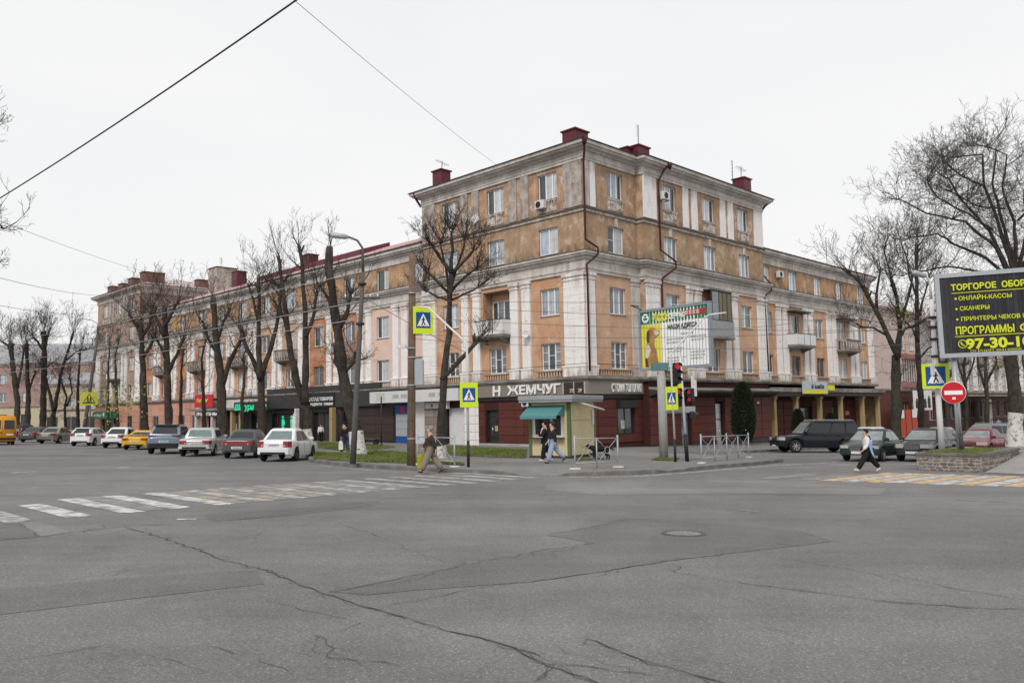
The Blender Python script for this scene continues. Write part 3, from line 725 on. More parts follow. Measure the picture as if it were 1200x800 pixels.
# --- windows
tG = ['glass_mid', 'glass_dark', 'glass_mid']; t3 = ((.33, .66), (.55,), (.33, .66))
for c in LC:
    if c != 8.55: window(L1, c, Z3, mull=(.36, .70), bars=((), (), ()), tone=['glass_blue', 'glass_curtain', 'glass_blue'])
    window(L1, c, Z2, mull=(.33, .68), bars=t3, tone=tG)
    window(L1, c, Z4, mull=(.5,), bars=((), ()), tone=['glass_blue', 'glass_curtain'])
    window(L1, c, Z5, mull=(.38, .72), bars=((), (), ()), tone=['glass_dark', 'glass_curtain', 'glass_curtain'])
    apron(L1, c, 16.5, 17.32)
window(R1, 3.5, Z3, mull=(.34, .68), bars=((), (), ()), tone=['glass_mid', 'glass_curtain', 'glass_mid'])
window(R1, 3.5, Z2, mull=(.33, .66), bars=t3, tone=tG)
window(R1, 3.5, Z4, mull=(.45,), bars=((.5,), ()), tone=['glass_dark', 'glass_curtain'])
window(R1, 3.5, Z5, mull=(.36, .7), bars=((), (), ()), tone=['glass_mid', 'glass_blue', 'glass_dark']); apron(R1, 3.5, 16.5, 17.32)
for c in RC:
    window(R2, c, Z3, mull=(.5,) if c != 20.2 else (.45,), bars=((.62,), (.62,)), tone=['glass_blue', 'glass_mid'], fm='white_pvc')
    window(R2, c, Z2, mull=(.5,), bars=((), ()), tone=['glass_dark', 'glass_mid'])
    window(R2, c, Z4, mull=(.34, .68), bars=((), (), ()), tone=['glass_curtain', 'glass_blue', 'glass_mid'])
    window(R2, c, Z5, mull=(.3, .66), bars=((), (), ()), tone=['glass_curtain', 'glass_curtain', 'glass_dark']); apron(R2, c, 16.5, 17.32)
for k, c in enumerate(WC):
    for z in (Z2, Z3, 13.35):
        old = wr.random() < .3 and k > 2
        window(LW, c, z, mull=(.5,) if old else (wr.choice([.36, .5, .6]),), bars=((.68,), (.68,)) if old else ((), ()), fm='old_wood_frame' if old else 'white_pvc',
               tone=[['glass_dark', 'glass_curtain'], ['glass_mid', 'glass_dark'], ['glass_blue', 'glass_curtain'], ['glass_curtain', 'glass_mid']][wr.randrange(4)])
for k, c in enumerate(RWC):
    for z in (Z2, Z3, 13.35):
        dk = z == Z2 and k in (1, 2)
        window(RW, c, z, mull=(.5,) if z < 13 else (.33, .62), bars=((.68,), ()) if z < 13 else ((.7,), (.7,), ()), fm='old_wood_frame' if dk else 'white_pvc', tone=['glass_dark', 'glass_dark'] if dk else None)
for c in FC:
    for z in (Z2, Z3, Z4, Z5): window(LF, c, z, mull=(.5,), bars=((), ()))
    apron(LF, c, 16.5, 17.32)

# --- pilasters
pilaster(L1, .02, 1.85, blocks=True); pilaster(L1, 15.55, PE - .02, blocks=True)
for a, b in LPAIR: pilaster(L1, a, b)
pilaster(R1, .02, .85, blocks=True, out=.14); pilaster(R1, 5.0, RS - .02, mt='plaster_cornice', out=.14)
pilaster(R2, RS + .02, 7.55, blocks=True); pilaster(R2, 21.95, RE - .02, blocks=True)
for a, b in RPAIR: pilaster(R2, a, b)
for k in range(12):
    c = WC[k] + 2.6
    if k < 11: pilaster(LW, c - 1.02, c - .2); pilaster(LW, c + .2, c + 1.02)
pilaster(LW, WE - 1.0, WE - .1)
for k in range(5):
    c = RWC[k] + 2.62
    if k < 4: pilaster(RW, c - 1.05, c - .2); pilaster(RW, c + .2, c + 1.05)
    else: pilaster(RW, 47.65, WR - .02)
for a, b in FPAIR: pilaster(LF, a, b)
pilaster(LF, WE + .02, WE + 1.6, blocks=True); pilaster(LF, FE - 1.85, FE - .02, blocks=True)
kw5 = dict(z0=16.42, z1=19.55, ped=False, cap=False, out=.09)
pilaster(L1, .02, 1.7, 'plaster_dirty', **kw5); pilaster(L1, 15.6, PE - .02, 'plaster_dirty', **kw5)
for a, b in LPAIR: pilaster(L1, a, b, 'plaster_dirty', **kw5)
pilaster(R1, .02, .6, 'plaster_cornice', **{**kw5, 'out': .08}); pilaster(R1, .68, 1.25, 'plaster_white', **{**kw5, 'out': .08}); pilaster(R2, RS + .02, 7.6, 'plaster_white', **kw5); pilaster(R2, 22.0, RE - .02, 'plaster_white', **kw5)
for a, b in RPAIR: pilaster(R2, a, b, 'plaster_white', **kw5)
for a, b in FPAIR: pilaster(LF, a, b, 'plaster_dirty', **kw5)
for F_, cs in ((R1, [3.5]), (R2, RC)):                # keystones over the fourth floor windows
    for c in cs:
        mb = MB(); F_.box(mb, c - .16, c + .16, -.02, .06, Z4 + 1.9, Z4 + 2.5); mb.build('keystone', 'plaster_cornice', B)
# --- balustrades under the second floor windows
for c in LC: balustrade(L1, c - 1.3, c + 1.3)
balustrade(R1, 1.2, 4.75)
for c in RC: balustrade(R2, c - 1.35, c + 1.35, mt='stucco_brown')
for c in WC[:5]: balustrade(LW, c - 1.4, c + 1.4, mt='stucco_pink' if c < 26 else 'stucco_orange')
for c in RWC: balustrade(RW, c - 1.35, c + 1.35, mt='stucco_brown')

# --- cornices, bands and ledges carried round the corner
full = [(14, FE), (0, FE), (0, WE), (.3, WE), (.3, PE), (0, PE), (0, 0), (RS, 0), (RS, -.6), (RE, -.6), (RE, .3), (WR, .3), (WR, 6)]
near = [(2.5, PE), (0, PE), (0, 0), (RS, 0), (RS, -.6), (RE, -.6), (RE, 2.5)]
far = [(15, FE), (0, FE), (0, WE), (15, WE)]
mb = MB(); sweep(mb, full, [(0, 11.86), (.13, 11.86), (.13, 12.05), (.19, 12.08), (.19, 12.2), (.11, 12.22), (.11, 12.68), (.24, 12.74), (.24, 12.86), (.46, 12.95), (.46, 13.03), (.56, 13.08), (.56, 13.22), (0, 13.27)]); mb.build('cornice', 'plaster_cornice', B)
mb = MB(); sweep(mb, full, [(0, 13.272), (.6, 13.225), (.6, 13.262), (0, 13.31)]); mb.build('flashing', 'band_dark', B)
for P, nm in ((near, 0), (far, 1)):
    mb = MB(); sweep(mb, P, [(0, 16.0), (.1, 16.03), (.1, 16.22), (0, 16.24)]); mb.build('band', 'plaster_dirty', B)
    mb = MB(); sweep(mb, P, [(0, 16.25), (.17, 16.23), (.17, 16.33), (0, 16.4)]); mb.build('band', 'band_dark', B)
    mb = MB(); sweep(mb, P, [(0, 19.56), (.12, 19.56), (.12, 19.72), (.17, 19.75), (.17, 19.83), (.1, 19.86), (.1, 20.12), (.3, 20.2), (.3, 20.27), (.62, 20.33), (.62, 20.42), (.78, 20.46), (.8, 20.66), (0, 20.7)]); mb.build('cornice', 'plaster_cornice', B)
    mb = MB(); sweep(mb, P, [(.1, 20.71), (.86, 20.665), (.88, 20.735), (.1, 20.79)]); mb.build('gutter', 'gutter', B)
for P in ([(.3, WE - .02), (.3, PE + .02)], [(RE + .02, .3), (WR, .3), (WR, 8)]):
    mb = MB(); sweep(mb, P, [(0, 15.38), (.08, 15.38), (.08, 15.92), (.2, 15.98), (.2, 16.08), (.48, 16.16), (.48, 16.26), (.6, 16.3), (.62, 16.52), (0, 16.55)]); mb.build('cornice', 'plaster_cornice', B)
    mb = MB(); sweep(mb, P, [(.05, 16.56), (.68, 16.525), (.7, 16.59), (.05, 16.63)]); mb.build('gutter', 'gutter', B)
mb = MB(); sweep(mb, full, [(0, 4.62), (.28, 4.62), (.28, 4.7), (.36, 4.72), (.36, 4.82), (.2, 4.88), (0, 4.9)]); mb.build('ledge', 'ledge_grey', B)

# --- roofs
mb = MB(); mb.face([(-.75, PE - .05, 20.75), (-.75, -.75, 20.75), (RE + .75, -1.3, 20.75), (11, 7, 22.6), (8, 11, 22.6)]); mb.face([(RE + .75, -1.3, 20.75), (RE + .75, 14.5, 20.75), (13, 11, 22.6), (11, 7, 22.6)]); mb.face([(-.75, PE - .05, 20.75), (8, 11, 22.6), (13, 11, 22.6), (14, PE, 20.75)])
mb.build('roof', 'roof_maroon', B)
def seamed_roof(quad, nseam, mt, name='roof'):
    a, b, c, d = [Vector(q) for q in quad]                # a-b eave, d-c ridge
    mb = MB(); mb.face(quad)
    for i in range(nseam + 1):
        p, q = a.lerp(b, i / nseam), d.lerp(c, i / nseam); mb.tube([p + Vector((0, 0, .02)), q + Vector((0, 0, .02))], .03, 4, smooth=False)
    return mb.build(name, mt, B)
seamed_roof([(-.35, PE + .03, 16.64), (-.35, WE - .03, 16.64), (6.6, WE - .03, 19.3), (6.6, PE + .03, 19.3)], 70, 'roof_pale')
seamed_roof([(6.6, PE + .03, 19.3), (6.6, WE - .03, 19.3), (14, WE - .03, 16.5), (14, PE + .03, 16.5)], 40, 'roof_pale')
seamed_roof([(RE + .03, -.3, 16.64), (WR + .5, -.3, 16.64), (WR + .5, 6.6, 18.9), (RE + .03, 6.6, 18.9)], 30, 'roof_pale')
seamed_roof([(RE + .03, 6.6, 18.9), (WR + .5, 6.6, 18.9), (WR + .5, 14, 16.5), (RE + .03, 14, 16.5)], 20, 'roof_pale')
mb = MB(); mb.face([(-.75, WE - .75, 20.75), (-.75, FE + .75, 20.75), (7, FE - 7, 22.9), (7, WE + 7, 22.9)]); mb.face([(-.75, WE - .75, 20.75), (7, WE + 7, 22.9), (9, WE + 7, 22.9), (15.5, WE - .75, 20.75)]); mb.face([(15.5, WE - .75, 20.75), (9, WE + 7, 22.9), (9, FE - 7, 22.9), (15.5, FE + .75, 20.75)])
mb.build('roof', 'roof_pale', B)
# the darker maroon dormer roof along the left wing's ridge
mb = MB(); mb.prism([(3.6, 31.5), (3.6, 52), (7.2, 52), (7.2, 31.5)], 17.6, [18.75, 18.75, 19.95, 19.95]); mb.build('roof_box', 'roof_maroon', B)
# chimneys and roof boxes
def chimney(x0, x1, y0, y1, z0, z1, mt, cap='maroon_metal'):
    mb = MB(); mb.box(x0, x1, y0, y1, z0, z1); o = mb.build('chimney', mt, B)
    mb = MB(); mb.box(x0 - .1, x1 + .1, y0 - .1, y1 + .1, z1, z1 + .1); mb.build('cap', cap, o)
chimney(.6, 2.0, 1.05, 2.25, 20.8, 22.1, 'maroon_metal'); chimney(6.95, 8.3, .3, 1.4, 20.7, 22.15, 'maroon_metal'); chimney(6.35, 6.85, .9, 1.5, 20.7, 22.0, 'maroon_metal')
chimney(.1, 1.1, 14.9, 16.0, 20.75, 22.25, 'maroon_metal'); chimney(21.5, 22.7, -.2, .9, 20.75, 22.4, 'maroon_metal')
for x0, x1, y0, y1, z1 in ((.6, 3.4, 78.6, 80.2, 22.6), (8, 11, 78.2, 79.6, 22.2), (.6, 2, 83.0, 84.6, 22.3), (.8, 2, 87.5, 89, 22.1), (.8, 2.2, 91.6, 93.4, 22.2)): chimney(x0, x1, y0, y1, 20.6, z1, 'brick_old', 'brick_old')
chimney(6.0, 8.8, 68, 70.6, 18.6, 22.4, 'plaster_dirty', 'maroon_metal'); chimney(5.6, 6.9, 61.5, 63, 18.4, 20.9, 'maroon_metal'); chimney(6, 7.2, 45, 46.4, 19, 20.6, 'maroon_metal')

# --- drainpipes
pipe(B, [(-.62, -.75, 20.6), (-.4, -.55, 19.9), (-.14, -.24, 19.3), (-.14, -.24, 14.4), (-.14, -.24, 14.0), (.55, -.72, 13.45), (.55, -.72, 13.0), (-.12, -.26, 12.3), (-.12, -.3, 11.6), (-.12, -.3, 5.2)], head=(-.62, -.75, 20.6))
pipe(B, [(8.3, -1.45, 20.6), (8.0, -1.1, 20.1), (7.75, -.78, 19.3), (7.75, -.78, 14.2), (8.9, -1.3, 13.4), (8.9, -1.3, 12.95), (7.8, -.82, 12.1), (7.75, -.78, 11.5), (7.75, -.78, 5.1)], head=(8.3, -1.45, 20.55))
pipe(B, [(RE + .1, -.45, 16.4), (RE + .1, -.45, 14.1), (RE + .5, -1.0, 13.2), (RE + .45, -1.0, 12.7), (RE - .3, -.72, 12.1), (RE - .3, -.78, 5.2)])
mb = MB(); mb.tube([(-.85, PE + .1, 20.68), (-.5, PE + .3, 20.3), (-.05, PE + .15, 19.6)], .1, 8); mb.build('gutter_spout', 'pipe_maroon', B)
mb = MB(); mb.tube([(RE + .75, -1.3, 20.66), (RE + .3, -.9, 20.2), (RE + .05, -.65, 19.8)], .11, 8); mb.build('gutter_spout', 'gutter', B)
pipe(B, [(-.75, WE - .6, 20.6), (-.2, WE - .25, 19.6), (-.15, WE - .2, 13.6)], .11, mt='brick_old')
# cables clipped to the wall at pedestal height
mb = MB(); mb.tube([(-.27, PE, 5.7), (-.27, 8, 5.68), (-.27, 0, 5.72), (RS, -.27, 5.7)], .018, 4); mb.tube([(RS + .1, -.87, 5.65), (RE, -.87, 5.7)], .018, 4)
mb.build('cable', 'trim_black', B)

# --- balconies and the glazed loggia
balcony(L1, 8.55, 3.1, 8.08, .95, h=1.2, style='white')
mb = MB(); L1.wall(mb, 7.05, 10.05, 8.2, 11.55, [], -.95); mb.build('wall', 'stucco_orange', B)
mb = MB(); L1.box(mb, 7.0, 7.05, -.95, -.24, 8.2, 11.55); L1.box(mb, 10.05, 10.1, -.95, -.24, 8.2, 11.55); L1.box(mb, 7.05, 10.05, -.95, -.24, 11.5, 11.55); mb.build('reveal', 'stucco_brown', B)
window(L1, 8.9, 8.9, 1.9, 2.0, (.3, .65), ((), (), ()), tone=['glass_dark', 'glass_mid', 'glass_dark'], v=-.85, dep=.02)
mb = MB(); R2.box(mb, 13.25, 16.35, .02, 1.05, 7.95, 8.12); mb.build('balcony_slab', 'ledge_grey', B)
mb = MB(); R2.box(mb, 13.25, 16.35, .95, 1.0, 8.12, 9.35); R2.box(mb, 16.3, 16.35, .02, .95, 8.12, 9.35, 1); R2.box(mb, 13.25, 13.3, .02, .95, 8.12, 9.35); mb.build('balcony_parapet', ['sign_back', 'plaster_cornice'], B)
OL = mat('olive_panel', (.2, .17, .11), .7, .1, 3, objrand=.12)
for a, b, mt in ((13.3, 14.25, 'glass_mid'), (14.3, 14.75, 'olive_panel'), (14.8, 15.45, 'olive_panel'), (15.5, 16.1, 'olive_panel')):
    mb = MB(); R2.box(mb, a, b, .86, .94, 9.42, 11.6); mb.build('glazing_panel', mt, B)
mb = MB()
for u in (13.27, 14.27, 14.77, 15.47, 16.12): R2.box(mb, u - .03, u + .03, .84, .97, 9.35, 11.7)
R2.box(mb, 13.25, 16.2, .84, .98, 11.62, 11.75); R2.box(mb, 13.25, 16.2, .84, .98, 9.36, 9.42); mb.build('glazing_frame', 'iron_dark', B)
mb = MB(); R2.box(mb, 13.25, 16.2, .02, .84, 11.7, 11.78); mb.build('glazing_roof', 'iron_dark', B)
balcony(RW, 30.65, 3.6, 8.1, 1.15, h=1.15, style='white'); balcony(RW, 41.15, 3.7, 8.1, 1.15, h=1.1, style='stone')
for c in (38.85, 49.25, 59.65, 70.05): balcony(LW, c, 3.2, 8.1, 1.0, style='stone')
balcony(LW, 28.45, 2.9, 8.1, 1.0, style='stone', curved=True)
mb = MB()
for u in (29.9, 31.4, 40.4, 41.9): RW.box(mb, u - .45, u + .45, -.02, .03, 8.2, 9.25)
mb.build('balcony_door', 'glass_dark', B)
for c in (30.65, 41.15):                               # dark loggia heads over the balconies
    mb = MB(); RW.box(mb, c - 1.7, c + 1.7, .01, .9, 11.3, 11.42); mb.build('balcony_canopy', 'iron_dark', B)
balcony(LF, FC[1], 3.1, 8.08, .95, style='white')

# ------------------------------------------------------------------ ground floor: dark red shops round the corner
def door(F, u0, u1, z0, z1, v=-.12, mt='glass_shop', fr='trim_black', handle=True, parts=2):
    mb = MB(); f = .07
    F.box(mb, u0, u0 + f, v - .06, v + .02, z0, z1); F.box(mb, u1 - f, u1, v - .06, v + .02, z0, z1); F.box(mb, u0 + f, u1 - f, v - .06, v + .02, z1 - f, z1)
    F.box(mb, u0 + f, u1 - f, v - .06, v + .02, z0 + 2.1, z0 + 2.16)
    if parts == 2: F.box(mb, (u0 + u1) / 2 - .04, (u0 + u1) / 2 + .04, v - .06, v + .02, z0, z0 + 2.1)
    o = mb.build('door', fr, B)
    mb = MB(); F.box(mb, u0 + f, u1 - f, v - .045, v - .03, z0 + .02, z1 - f); mb.build('pane', mt, o)
    if handle:
        mb = MB(); a = F.p((u0 + u1) / 2 + .1, v + .07, z0 + .8); b = F.p((u0 + u1) / 2 + .1, v + .07, z0 + 1.4); mb.tube([a, b], .022, 6); mb.build('handle', 'chrome', o)
    return o
def shop_window(F, u0, u1, z0, z1, v=-.12, n=2, fr='trim_black', mt='glass_shop'):
    mb = MB(); f = .06; F.box(mb, u0, u1, v - .05, v + .03, z0, z0 + f); F.box(mb, u0, u1, v - .05, v + .03, z1 - f, z1)
    for i in range(n + 1): x = u0 + (u1 - u0 - f) * i / n; F.box(mb, x, x + f, v - .05, v + .03, z0 + f, z1 - f)
    o = mb.build('shop_window', fr, B); mb = MB(); F.box(mb, u0 + .03, u1 - .03, v - .03, v - .015, z0 + .03, z1 - .03); mb.build('pane', mt, o); return o
GB = -1.5
# left facade of the pavilion
hl = [(8.6, 9.9, GB, 2.75), (12.35, 14.3, GB, 3.0)]
mb = MB(); L1.wall(mb, 0, PE, GB, 4.7, hl, 0, dep=.35); mb.build('wall', 'red_dark', B)
panel_courses(L1, .95, 8.5, .35, 3.3, 5, seg=2.6); panel_courses(L1, 10.0, 10.6, .35, 3.3, 5); panel_courses(L1, .03, .9, .35, 3.3, 5)
door(L1, 8.65, 9.85, .15, 2.7, v=-.2, parts=1)
mb = MB(); L1.box(mb, .02, 10.6, 0, .12, GB, .33); mb.build('plinth', 'concrete', B)
mb = MB(); sweep(mb, [(0, 10.7), (0, 0), (5.9, 0)], [(0, 3.7), (.2, 3.7), (.2, 4.6), (0, 4.6)]); mb.build('fascia', 'fascia_taupe', B)
mb = MB(); sweep(mb, [(0, 10.7), (0, 0), (5.9, 0)], [(0, 3.42), (.1, 3.42), (.1, 3.69), (0, 3.69)]); mb.build('fascia', 'trim_black', B)
# right facade, plane one
mb = MB(); R1.wall(mb, 0, RS, GB, 4.7, [(3.1, 4.9, .95, 3.25)], 0, dep=.3); mb.build('wall', 'red_dark', B)
panel_courses(R1, .95, 2.95, .35, 3.3, 5); panel_courses(R1, 5.0, 5.9, .35, 3.3, 5); panel_courses(R1, .03, .9, .35, 3.3, 5)
mb = MB(); R1.box(mb, 2.98, 4.98, 0, .09, .4, .9); mb.build('facing_slab', 'red_panel', B)
shop_window(R1, 3.15, 4.85, .95, 2.75, mt='glass_dark'); mb = MB(); R1.box(mb, 3.0, 5.0, .02, .3, 2.75, 3.25); mb.build('shutter_box', 'trim_black', B)
mb = MB(); R1.box(mb, 0, RS, -.02, .1, GB, .3); mb.build('plinth', 'red_dark', B)
mb = MB(); mb.face([(RS, 0, GB), (RS, -.6, GB), (RS, -.6, 4.7), (RS, 0, 4.7)]); mb.build('wall', 'red_dark', B)
# right facade, plane two
hr = [(9.9, 11.2, GB, 2.4), (14.7, 15.9, GB, 3.1), (18.6, 20.1, GB, 2.9)]
mb = MB(); R2.wall(mb, RS, RE, GB, 4.7, hr, 0, dep=.35); mb.build('wall', 'red_dark', B)
for a, b in ((RS + .03, 7.0), (7.05, 9.75), (11.3, 14.5), (16.05, 18.45), (20.3, 21.9), (21.95, RE)): panel_courses(R2, a, b, .1, 3.45, 5, seg=3.2)
mb = MB(); R2.box(mb, RS, 9.8, -.02, .12, GB, .08); R2.box(mb, 11.3, 14.6, -.02, .12, GB, .08); R2.box(mb, 16.0, 18.5, -.02, .12, GB, .08); R2.box(mb, 20.2, RE, -.02, .12, GB, .08); mb.build('plinth', 'plinth_dark', B)
door(R2, 9.95, 11.15, -.35, 2.35, v=-.2, mt='glass_mid'); door(R2, 14.75, 15.85, -.4, 3.0, v=-.2, mt='glass_curtain', parts=1); door(R2, 18.7, 20.0, -.45, 2.85, v=-.2, mt='glass_mid', parts=1)
mb = MB(); sweep(mb, [(5.97, -.6), (RE + .3, -.6)], [(0, 3.55), (.35, 3.6), (.9, 3.78), (.9, 3.9), (0, 4.0)]); mb.build('canopy', 'plinth_dark', B)
mb = MB(); sweep(mb, [(5.97, -.6), (RE + .3, -.6)], [(0, 4.02), (.95, 3.91), (.97, 4.02), (0, 4.2)]); mb.build('canopy_edge', 'ledge_grey', B)
for u in (8.6, 17.2, 21.1):
    mb = MB(); mb.lathe([(.13, 0), (.13, .16), (.05, .2)], 10, c=R2.p(u, .16, 2.9)); mb.build('wall_lamp', 'steel_pale', B)
mb = MB(); R2.box(mb, 10.0, 10.5, .9, 1.05, 3.5, 5.0); mb.build('downpipe_cover', 'plaster_white', B)
# arcade under the right wing: recessed wall, slender cream columns, grey canopy
mb = MB(); RW.wall(mb, RE - .5, WR, GB - .5, 4.7, [(26.2, 28.6, GB - .5, 2.6), (35.6, 38.0, GB - .5, 2.6), (43, 45.4, GB - .5, 2.6)], -2.2, dep=.3); RW.box(mb, RE - .3, RE - .05, -2.2, 0, GB - .5, 4.7); mb.build('wall', 'red_dark', B)
for a, b in ((RE, 26.1), (28.7, 31.9), (32, 35.5), (38.1, 42.9), (45.5, WR - .1)): panel_courses(RW, a, b, -.9, 3.2, 6, v=-2.2, seg=2.6)
mb = MB(); RW.box(mb, RE, WR, -2.2, .9, 3.55, 3.9); mb.build('canopy', 'plinth_dark', B)
mb = MB(); RW.box(mb, RE, WR + .3, .05, 1.0, 3.92, 4.3); mb.build('canopy_edge', 'ledge_grey', B)
CREAM = mat('column_cream', (.36, .27, .13), .8, .1, 3)
for u in (25.1, 29.3, 34.2, 38.9, 44.2, 48.3):
    mb = MB(); RW.box(mb, u - .2, u + .2, .2, .6, GB - .6, 3.55, bev=.03); RW.box(mb, u - .27, u + .27, .13, .67, 3.3, 3.55); mb.build('column', 'column_cream', B)
for u0 in (26.3, 35.7, 43.1): door(RW, u0, u0 + 2.2, -1.0, 2.5, v=-2.35)
for u, z in ((40.0, .9), (41.6, .9), (46.2, 1.6), (46.4, .7), (46.1, -.1)): mb = MB(); RW.box(mb, u - .5, u + .5, -2.13, -2.0, z, z + .42); mb.build('wall_plaque', 'pink_panel', B)
# ---- left: white strip, roller panel, stone blocks, bank booth, dark shopfronts
panel_courses(L1, 10.7, 12.3, -.1, 3.6, 6, 'plaster_white')
mb = MB(); L1.box(mb, 12.4, 14.25, -.2, -.12, .1, 3.0); mb.build('roller_shutter', 'steel_pale', B)
STB = mat('stone_beige', (.26, .22, .19), .85, .12, 2, .2, 15, objrand=.15)
panel_courses(L1, 14.9, PE - .05, -.1, 2.9, 5, 'stone_beige', seg=1.2)
mb = MB(); L1.box(mb, 14.3, 14.85, 0, .1, GB, 3.0); mb.build('door_surround', 'trim_black', B)
mb = MB(); L1.box(mb, 14.9, PE - .05, 0, .07, 2.95, 3.5); mb.build('fascia', 'plaster_cornice', B)
hw = [(27, 29.4, GB, 2.9), (30.4, 34.6, GB, 2.9), (37, 42.6, GB, 2.9), (44, 47, GB, 2.9), (50.2, 53.4, GB, 2.9), (55, 57.4, GB, 2.9), (60, 62, .6, 2.9), (64, 66, .6, 2.9), (68, 70, .6, 2.9), (72, 74, .6, 2.9)]
BRN = mat('brown_shop', (.045, .029, .026), .5, .1, 1.5, objrand=.15)
mb = MB(); LW.wall(mb, PE, 56, GB, 4.7, hw, 0, dep=.5); mb.build('wall', 'trim_black', B)
mb = MB(); LW.wall(mb, 56, WE, GB, 4.7, hw, 0, dep=.3); mb.build('wall', 'pink_panel', B)
for F_, (a, b, z, z2, m_) in ((LW, (19.3, 21.3, .14, .72, 'sign_blue')), (LW, (19.3, 21.3, .75, 1.35, 'galvanised')), (LW, (19.3, 21.3, 1.37, 1.98, 'galvanised')), (LW, (19.3, 21.3, 2.0, 2.6, 'galvanised'))):
    mb = MB(); F_.box(mb, a, b, .0, .1, z, z2); mb.build('booth_panel', m_, B)
mb = MB(); LW.box(mb, 17.3, 19.2, 0, .12, GB, 3.6); mb.build('pier', 'steel_pale', B)
for a, b, z0, z1, n in ((21.7, 26.9, .3, 3.2, 4), (29.6, 30.3, .3, 3.2, 4), (34.7, 36.9, .3, 3.2, 4)): panel_courses(LW, a, b, z0, z1, n, 'brown_shop', seg=2.6)
mb = MB(); sweep(mb, [(.3, 43), (.3, 23.2)], [(0, 3.35), (.35, 3.35), (.35, 5.35), (0, 5.4)]); mb.build('fascia', mat('slate_fascia', (.045, .042, .043), .6, .1, 2), B)
for a, b in ((27, 29.4), (30.4, 34.6), (37, 42.6), (44, 47), (50.2, 53.4), (55, 57.4)): shop_window(LW, a + .05, b - .05, .15, 2.85, v=-.3, n=3 if b - a > 3 else 2)
for a in (60, 64, 68, 72): shop_window(LW, a + .05, a + 1.95, .65, 2.85, n=2, fr='old_wood_frame', mt='glass_dark')
for u, m_ in ((29.9, 'column_cream'), (36.2, 'plaster_white'), (43.4, 'column_cream'), (47.6, 'column_cream'), (49.6, 'column_cream'), (54.4, 'plaster_cornice'), (58.6, 'plaster_cornice')):
    wd_ = .1 if u == 36.2 else .22; mb = MB(); LW.box(mb, u - wd_, u + wd_, .6, 1.05, GB, 3.3, bev=.03); mb.build('column', m_, B)
mb = MB(); LW.box(mb, 43.1, 60, .05, 1.3, 3.35, 3.6); mb.build('canopy', 'ledge_grey', B)
mb = MB(); LW.box(mb, 43.1, 60, .0, .3, 3.62, 4.5); mb.build('fascia', 'plaster_cornice', B)
panel_courses(LW, 74.2, WE, -.1, 4.4, 6, 'pink_panel'); panel_courses(LW, 66.2, 67.9, -.1, 4.4, 6, 'pink_panel'); panel_courses(LW, 70.2, 71.9, -.1, 4.4, 6, 'pink_panel'); panel_courses(LW, 62.2, 63.9, -.1, 4.4, 6, 'pink_panel')
# far pavilion ground floor
mb = MB(); LF.wall(mb, WE, FE, GB, 4.7, [(80.2, 82, .6, 3), (86, 92, GB, 3.2)], 0, dep=.4); mb.build('wall', 'pink_panel', B)
for a, b in ((WE + .1, 80.1), (82.1, 85.9), (92.1, FE)): panel_courses(LF, a, b, -.1, 4.4, 6, 'pink_panel')
shop_window(LF, 80.25, 81.95, .65, 2.95); shop_window(LF, 86.1, 91.9, .15, 3.1, n=4, v=-.2)

for i, (F_, u, z, w_, h_, v_) in enumerate(((LW, 28.0, 1.0, .5, .7, -.29), (LW, 31.5, 1.3, .6, .8, -.29), (LW, 33.4, .9, .45, .6, -.29), (LW, 45.0, 1.2, .6, .8, -.29), (LW, 46.2, 1.4, .4, .55, -.29), (LW, 51.2, 1.0, .7, .9, -.29), (R2, 10.3, .6, .35, .5, -.22), (R2, 19.2, .7, .4, .6, -.22), (R1, 3.8, 1.3, .5, .6, -.12), (L1, 9.0, 1.2, .3, .4, -.2), (LF, 87.5, 1.2, .7, .8, -.18), (LF, 90.5, 1.2, .7, .8, -.18), (RW, 27.3, .2, .5, .7, -2.37), (RW, 37.0, .2, .5, .7, -2.37))):
    mb = MB(); F_.box(mb, u - w_ / 2, u + w_ / 2, v_, v_ + .012, z, z + h_); mb.build('poster', mat('paper_%d' % i, [(.5, .48, .44), (.45, .3, .12), (.2, .3, .4), (.5, .15, .12)][i % 4], .7, .3, 5, col2=(.3, .28, .26), thr=.5, pscale=4), B)
# ------------------------------------------------------------------ shop signs and things hung on the building
def board_sign(F, label, u0, u1, z0, z1, v0, v1, mt, edge=None, cat='sign', group=None, name='shop_sign'):
    c = B.matrix_basis if False else Matrix.Translation(B.location) @ Matrix.Rotation(HEAD_W, 4, 'Z')
    o = thing(name, label, cat, B.location, HEAD_W, group)
    f2 = Fac(o, F.s, F.v0); mb = MB(); f2.box(mb, u0, u1, v0, v1, z0, z1)
    if mt: mb.build('board', mt, o)
    return o, f2
def lett(F, body, u, z, v, size, mt, fit=None, bold=.01, depth=.03, **k):
    return text(body, size, mt, F.r, F.tm(u, v, z), depth, bold, fit=fit, **k)
o, f = board_sign(L1, 'white capital letters spelling the jeweller name along the taupe fascia', 0, 0, 0, 0, 0, 0, None)
lett(f, 'Н', 8.85, 3.78, .26, .98, 'sign_white', fit=.78, bold=.03); lett(f, 'ЖЕМЧУГ', 7.35, 3.84, .26, .86, 'sign_white', fit=5.15, bold=.028)
o, f = board_sign(R1, 'white dentist lettering on the right end of the taupe fascia', 0, 0, 0, 0, 0, 0, None)
lett(f, 'СТОМАТОЛОГИЯ', 2.2, 3.84, .26, .78, 'sign_white', fit=3.4, bold=.006)
o, f = board_sign(L1, 'pair of brown house number boards on the fascia at the corner', .12, 1.9, 3.76, 4.5, .21, .26, 'brown_shop')
for u in (1.0, 1.95, .08): mb = MB(); f.box(mb, u - .03, u + .03, .2, .29, 3.74, 4.52); mb.build('strip', 'sill_metal', o)
